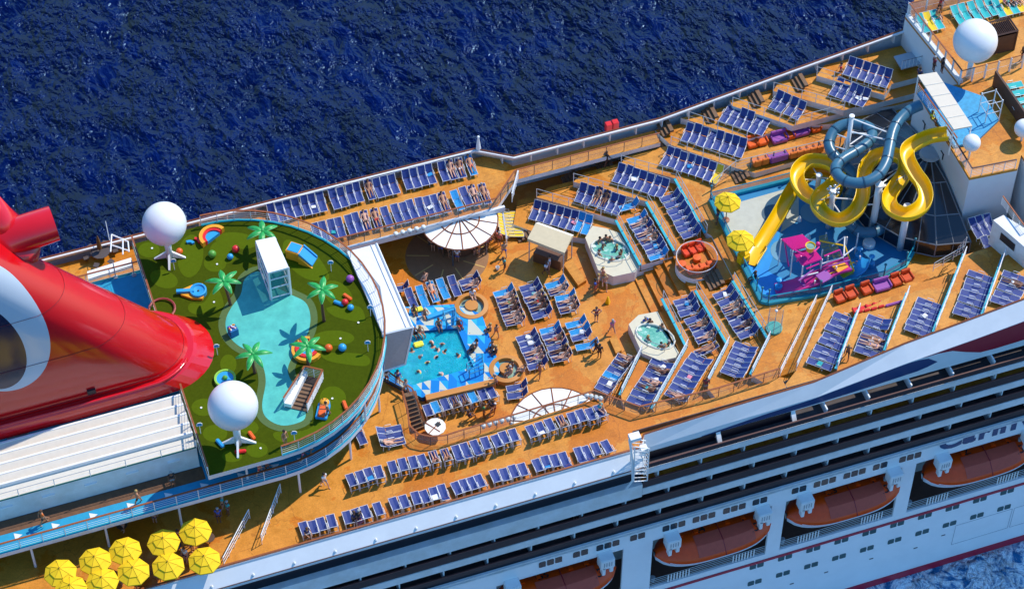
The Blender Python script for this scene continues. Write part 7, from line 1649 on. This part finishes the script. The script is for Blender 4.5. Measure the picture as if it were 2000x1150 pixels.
for i, (x, y, c, b_) in enumerate([(446, 1004, 'turquoise', 'grey'), (436, 993, 'turquoise', 'black'), (428, 1018, 'blue', 'navy'), (241, 1037, 'purple', 'grey'), (303, 1021, 'grey', 'navy'), (240, 1143, 'white', 'grey'), (311, 1136, 'grey', 'blue'), (422, 1108, 'maroon', 'black'), (363, 1095, 'white', 'navy'), (372, 1066, 'pink', 'black'), (376, 1075, 'tan', 'navy'), (108, 1057, 'lime', 'green'), (350, 1060, 'red', 'black')]):
    pp(x, y, U, 'stand' if i != 9 else 'hips', random.uniform(0, 360), ['in the shade, rightmost of two in turquoise', 'in the shade, left of two in turquoise', 'in the shade below the turquoise pair', 'in the shade near the left support post', 'in shade under the track edge', 'below the middle lower umbrella', 'below the right lower umbrellas', 'at the near rail by the last umbrella', 'between the two rightmost umbrellas', 'just under the topmost umbrella', 'under the right umbrella pair', 'in the dark left area near the track', 'beside the upper right umbrellas'][i], c, b_)
# terraces
pp(1184, 324, lev(3), 'walk', 20, 'climbing steps at the far white wall', 'black', 'black', sk=3); pp(1402, 425, PZ, 'stand', -60, 'at the water park corner, upper', 'black', 'navy', sk=2); pp(1400, 438, PZ, 'stand', 160, 'at the water park corner, lower', 'navy', 'black', sk=2)
pp(1473, 550, PZ, 'sit', 180, 'on a stool at the left water park edge', 'black', 'black', sk=3).location.z += .4; pp(1654, 700, lev(6), 'walk', 60, 'by the first forward terrace railing', None, 'black', sk=2)
pp(1640, 152, lev(8), 'walk', -30, 'at the left of the topmost row', 'red', 'maroon'); pp(1822, 140, 9, 'stand', 0, 'by the awning top in shade, left', 'maroon', 'black', sk=2); pp(1838, 143, 9, 'stand', 0, 'by the awning top in shade, right', 'black', 'black', sk=2)
pp(1833, 24, 9, 'fwd', -60, 'on the forward deck by the wind screen', 'red', 'black', sk=2); pp(1829, 38, 9, 'sit', -60, 'on the forward deck beside a yellow towel', None, 'green', sk=1).location.z += .4
for i, (x, y, c) in enumerate(((1960, 14, 'pink'), (1973, 13, 'orange'), (1985, 12, 'pink'))): pp(x, y, 9, 'sit', -60, f'at the top right corner, {ORD[i]} of three', c, 'black', sk=0).location.z += .4
pp(1995, 120, 9, 'stand', 180, 'cut by the right edge beside the glass posts', 'black', 'black', sk=2); pp(1793, 162, 9.2, 'stand', 30, 'at the top end of the slide platform', 'navy', 'black', sk=2)
pp(1820, 232, 9.25, 'sit', -60, 'on the slide platform in yellow', 'yellow', 'yellow', desc='yellow shirt'); pp(1677, 530, PZ, 'fwd', 120, 'playing in the water park', None, 'orange', sk=1, sc=.75)
# hot tubs
for i, (x, y) in enumerate([(1171, 472), (1178, 483), (1191, 471), (1204, 487), (1170, 498), (1213, 497), (1195, 511), (1210, 503), (1183, 468)]):
    c = P(1192, 488, 1.0); p = P(x, y, 1.0); h_ = math.degrees(math.atan2(c.y-p.y, c.x-p.x)); person(p.lerp(c, .05)-Vector((0, 0, .28)), 'sit', h_, f'in the full upper hot tub, {ORD[i]} from its upper left', None, ['turquoise', 'red', 'black', 'maroon', 'black', 'coral', 'black', 'orange', 'blue'][i], fem=i % 3 == 1, sk=1+i % 2)
for i, (x, y) in enumerate([(1260, 627), (1269, 631), (1293, 641), (1266, 664), (1291, 678), (1306, 674), (1299, 681)]):
    c = P(1280, 657, 1.0); p = P(x, y, 1.0); h_ = math.degrees(math.atan2(c.y-p.y, c.x-p.x)); person(p.lerp(c, .05)-Vector((0, 0, .28)), 'sit', h_, f'in the lower hot tub, {ORD[i]} counted from the top', 'blue' if i == 0 else None, ['blue', 'black', 'maroon', 'tan', 'black', 'navy', 'purple'][i], sk=1+i % 2, desc=f"{['blue', 'black', 'maroon', 'tan', 'black', 'navy', 'purple'][i]} swimwear")
# balcony people
for i, (x, y, c) in enumerate(((1123, 1012, 'coral'), (1138, 1010, 'white'))):
    p = PY(x, y, YH+.6); person(Vector((p.x, YH+.6, -2.82)), 'stand', -90, f'on a shaded balcony, {"left" if i == 0 else "right"} of a pair', c, 'navy')
# people lying on loungers

NAMES = dict(A='sea rail row', B='row above the far bar', C='inner near deck row', D='near ship side row', E='row below the pool', F='loungers above the pool', G='pool deck lounger blocks', T='far terrace rows', R='near terrace rows', N='near forward rows')
for key, i, p, rz_, bk in SPOT:
    for (j, c, man) in LYING.get(key, []):
        if j == i:
            d = {'A4': 'fourth sea rail cluster', 'A6': 'sixth sea rail cluster', 'A7': 'turquoise towelled lounger at the sea rail', 'B2': 'second cluster above the far bar', 'B3': 'third cluster above the far bar', 'B5': 'fifth cluster above the far bar', 'B7': 'last pair above the far bar', 'C4': 'fourth inner near cluster', 'CL': 'sideways lounger trio', 'C9': 'rightmost inner near cluster', 'E': 'row below the pool bench', 'F': 'row above the pool', 'F3': 'pair above the upper basin', 'G1': 'upper left block', 'G2': 'upper middle block', 'G3': 'upper right pair', 'G3b': 'upper right block', 'G4': 'lower left block', 'G5': 'lower middle block', 'T2': 'second far terrace row', 'T2b': 'angled row by the full tub', 'R2b': 'angled row by the lower tub', 'R2c': 'bend lounger by the lower tub', 'R3b': 'angled row by the water park', 'R3a': 'top of the angled water park row', 'R0': 'lowest near row', 'R1': 'row below the lower tub', 'N6': 'second near forward row', 'R2n': 'second near terrace row', 'N9': 'last near forward row'}[key]
            pose = {60: random.choice(('lie', 'lie2')), 42: 'lie42', 28: 'lie28', 0: 'lie0'}[bk]; face = math.degrees(rz_)-90
            person(p, pose, face, f'on the {ORD[i]} lounger, {d}', None, c, fem=not man)
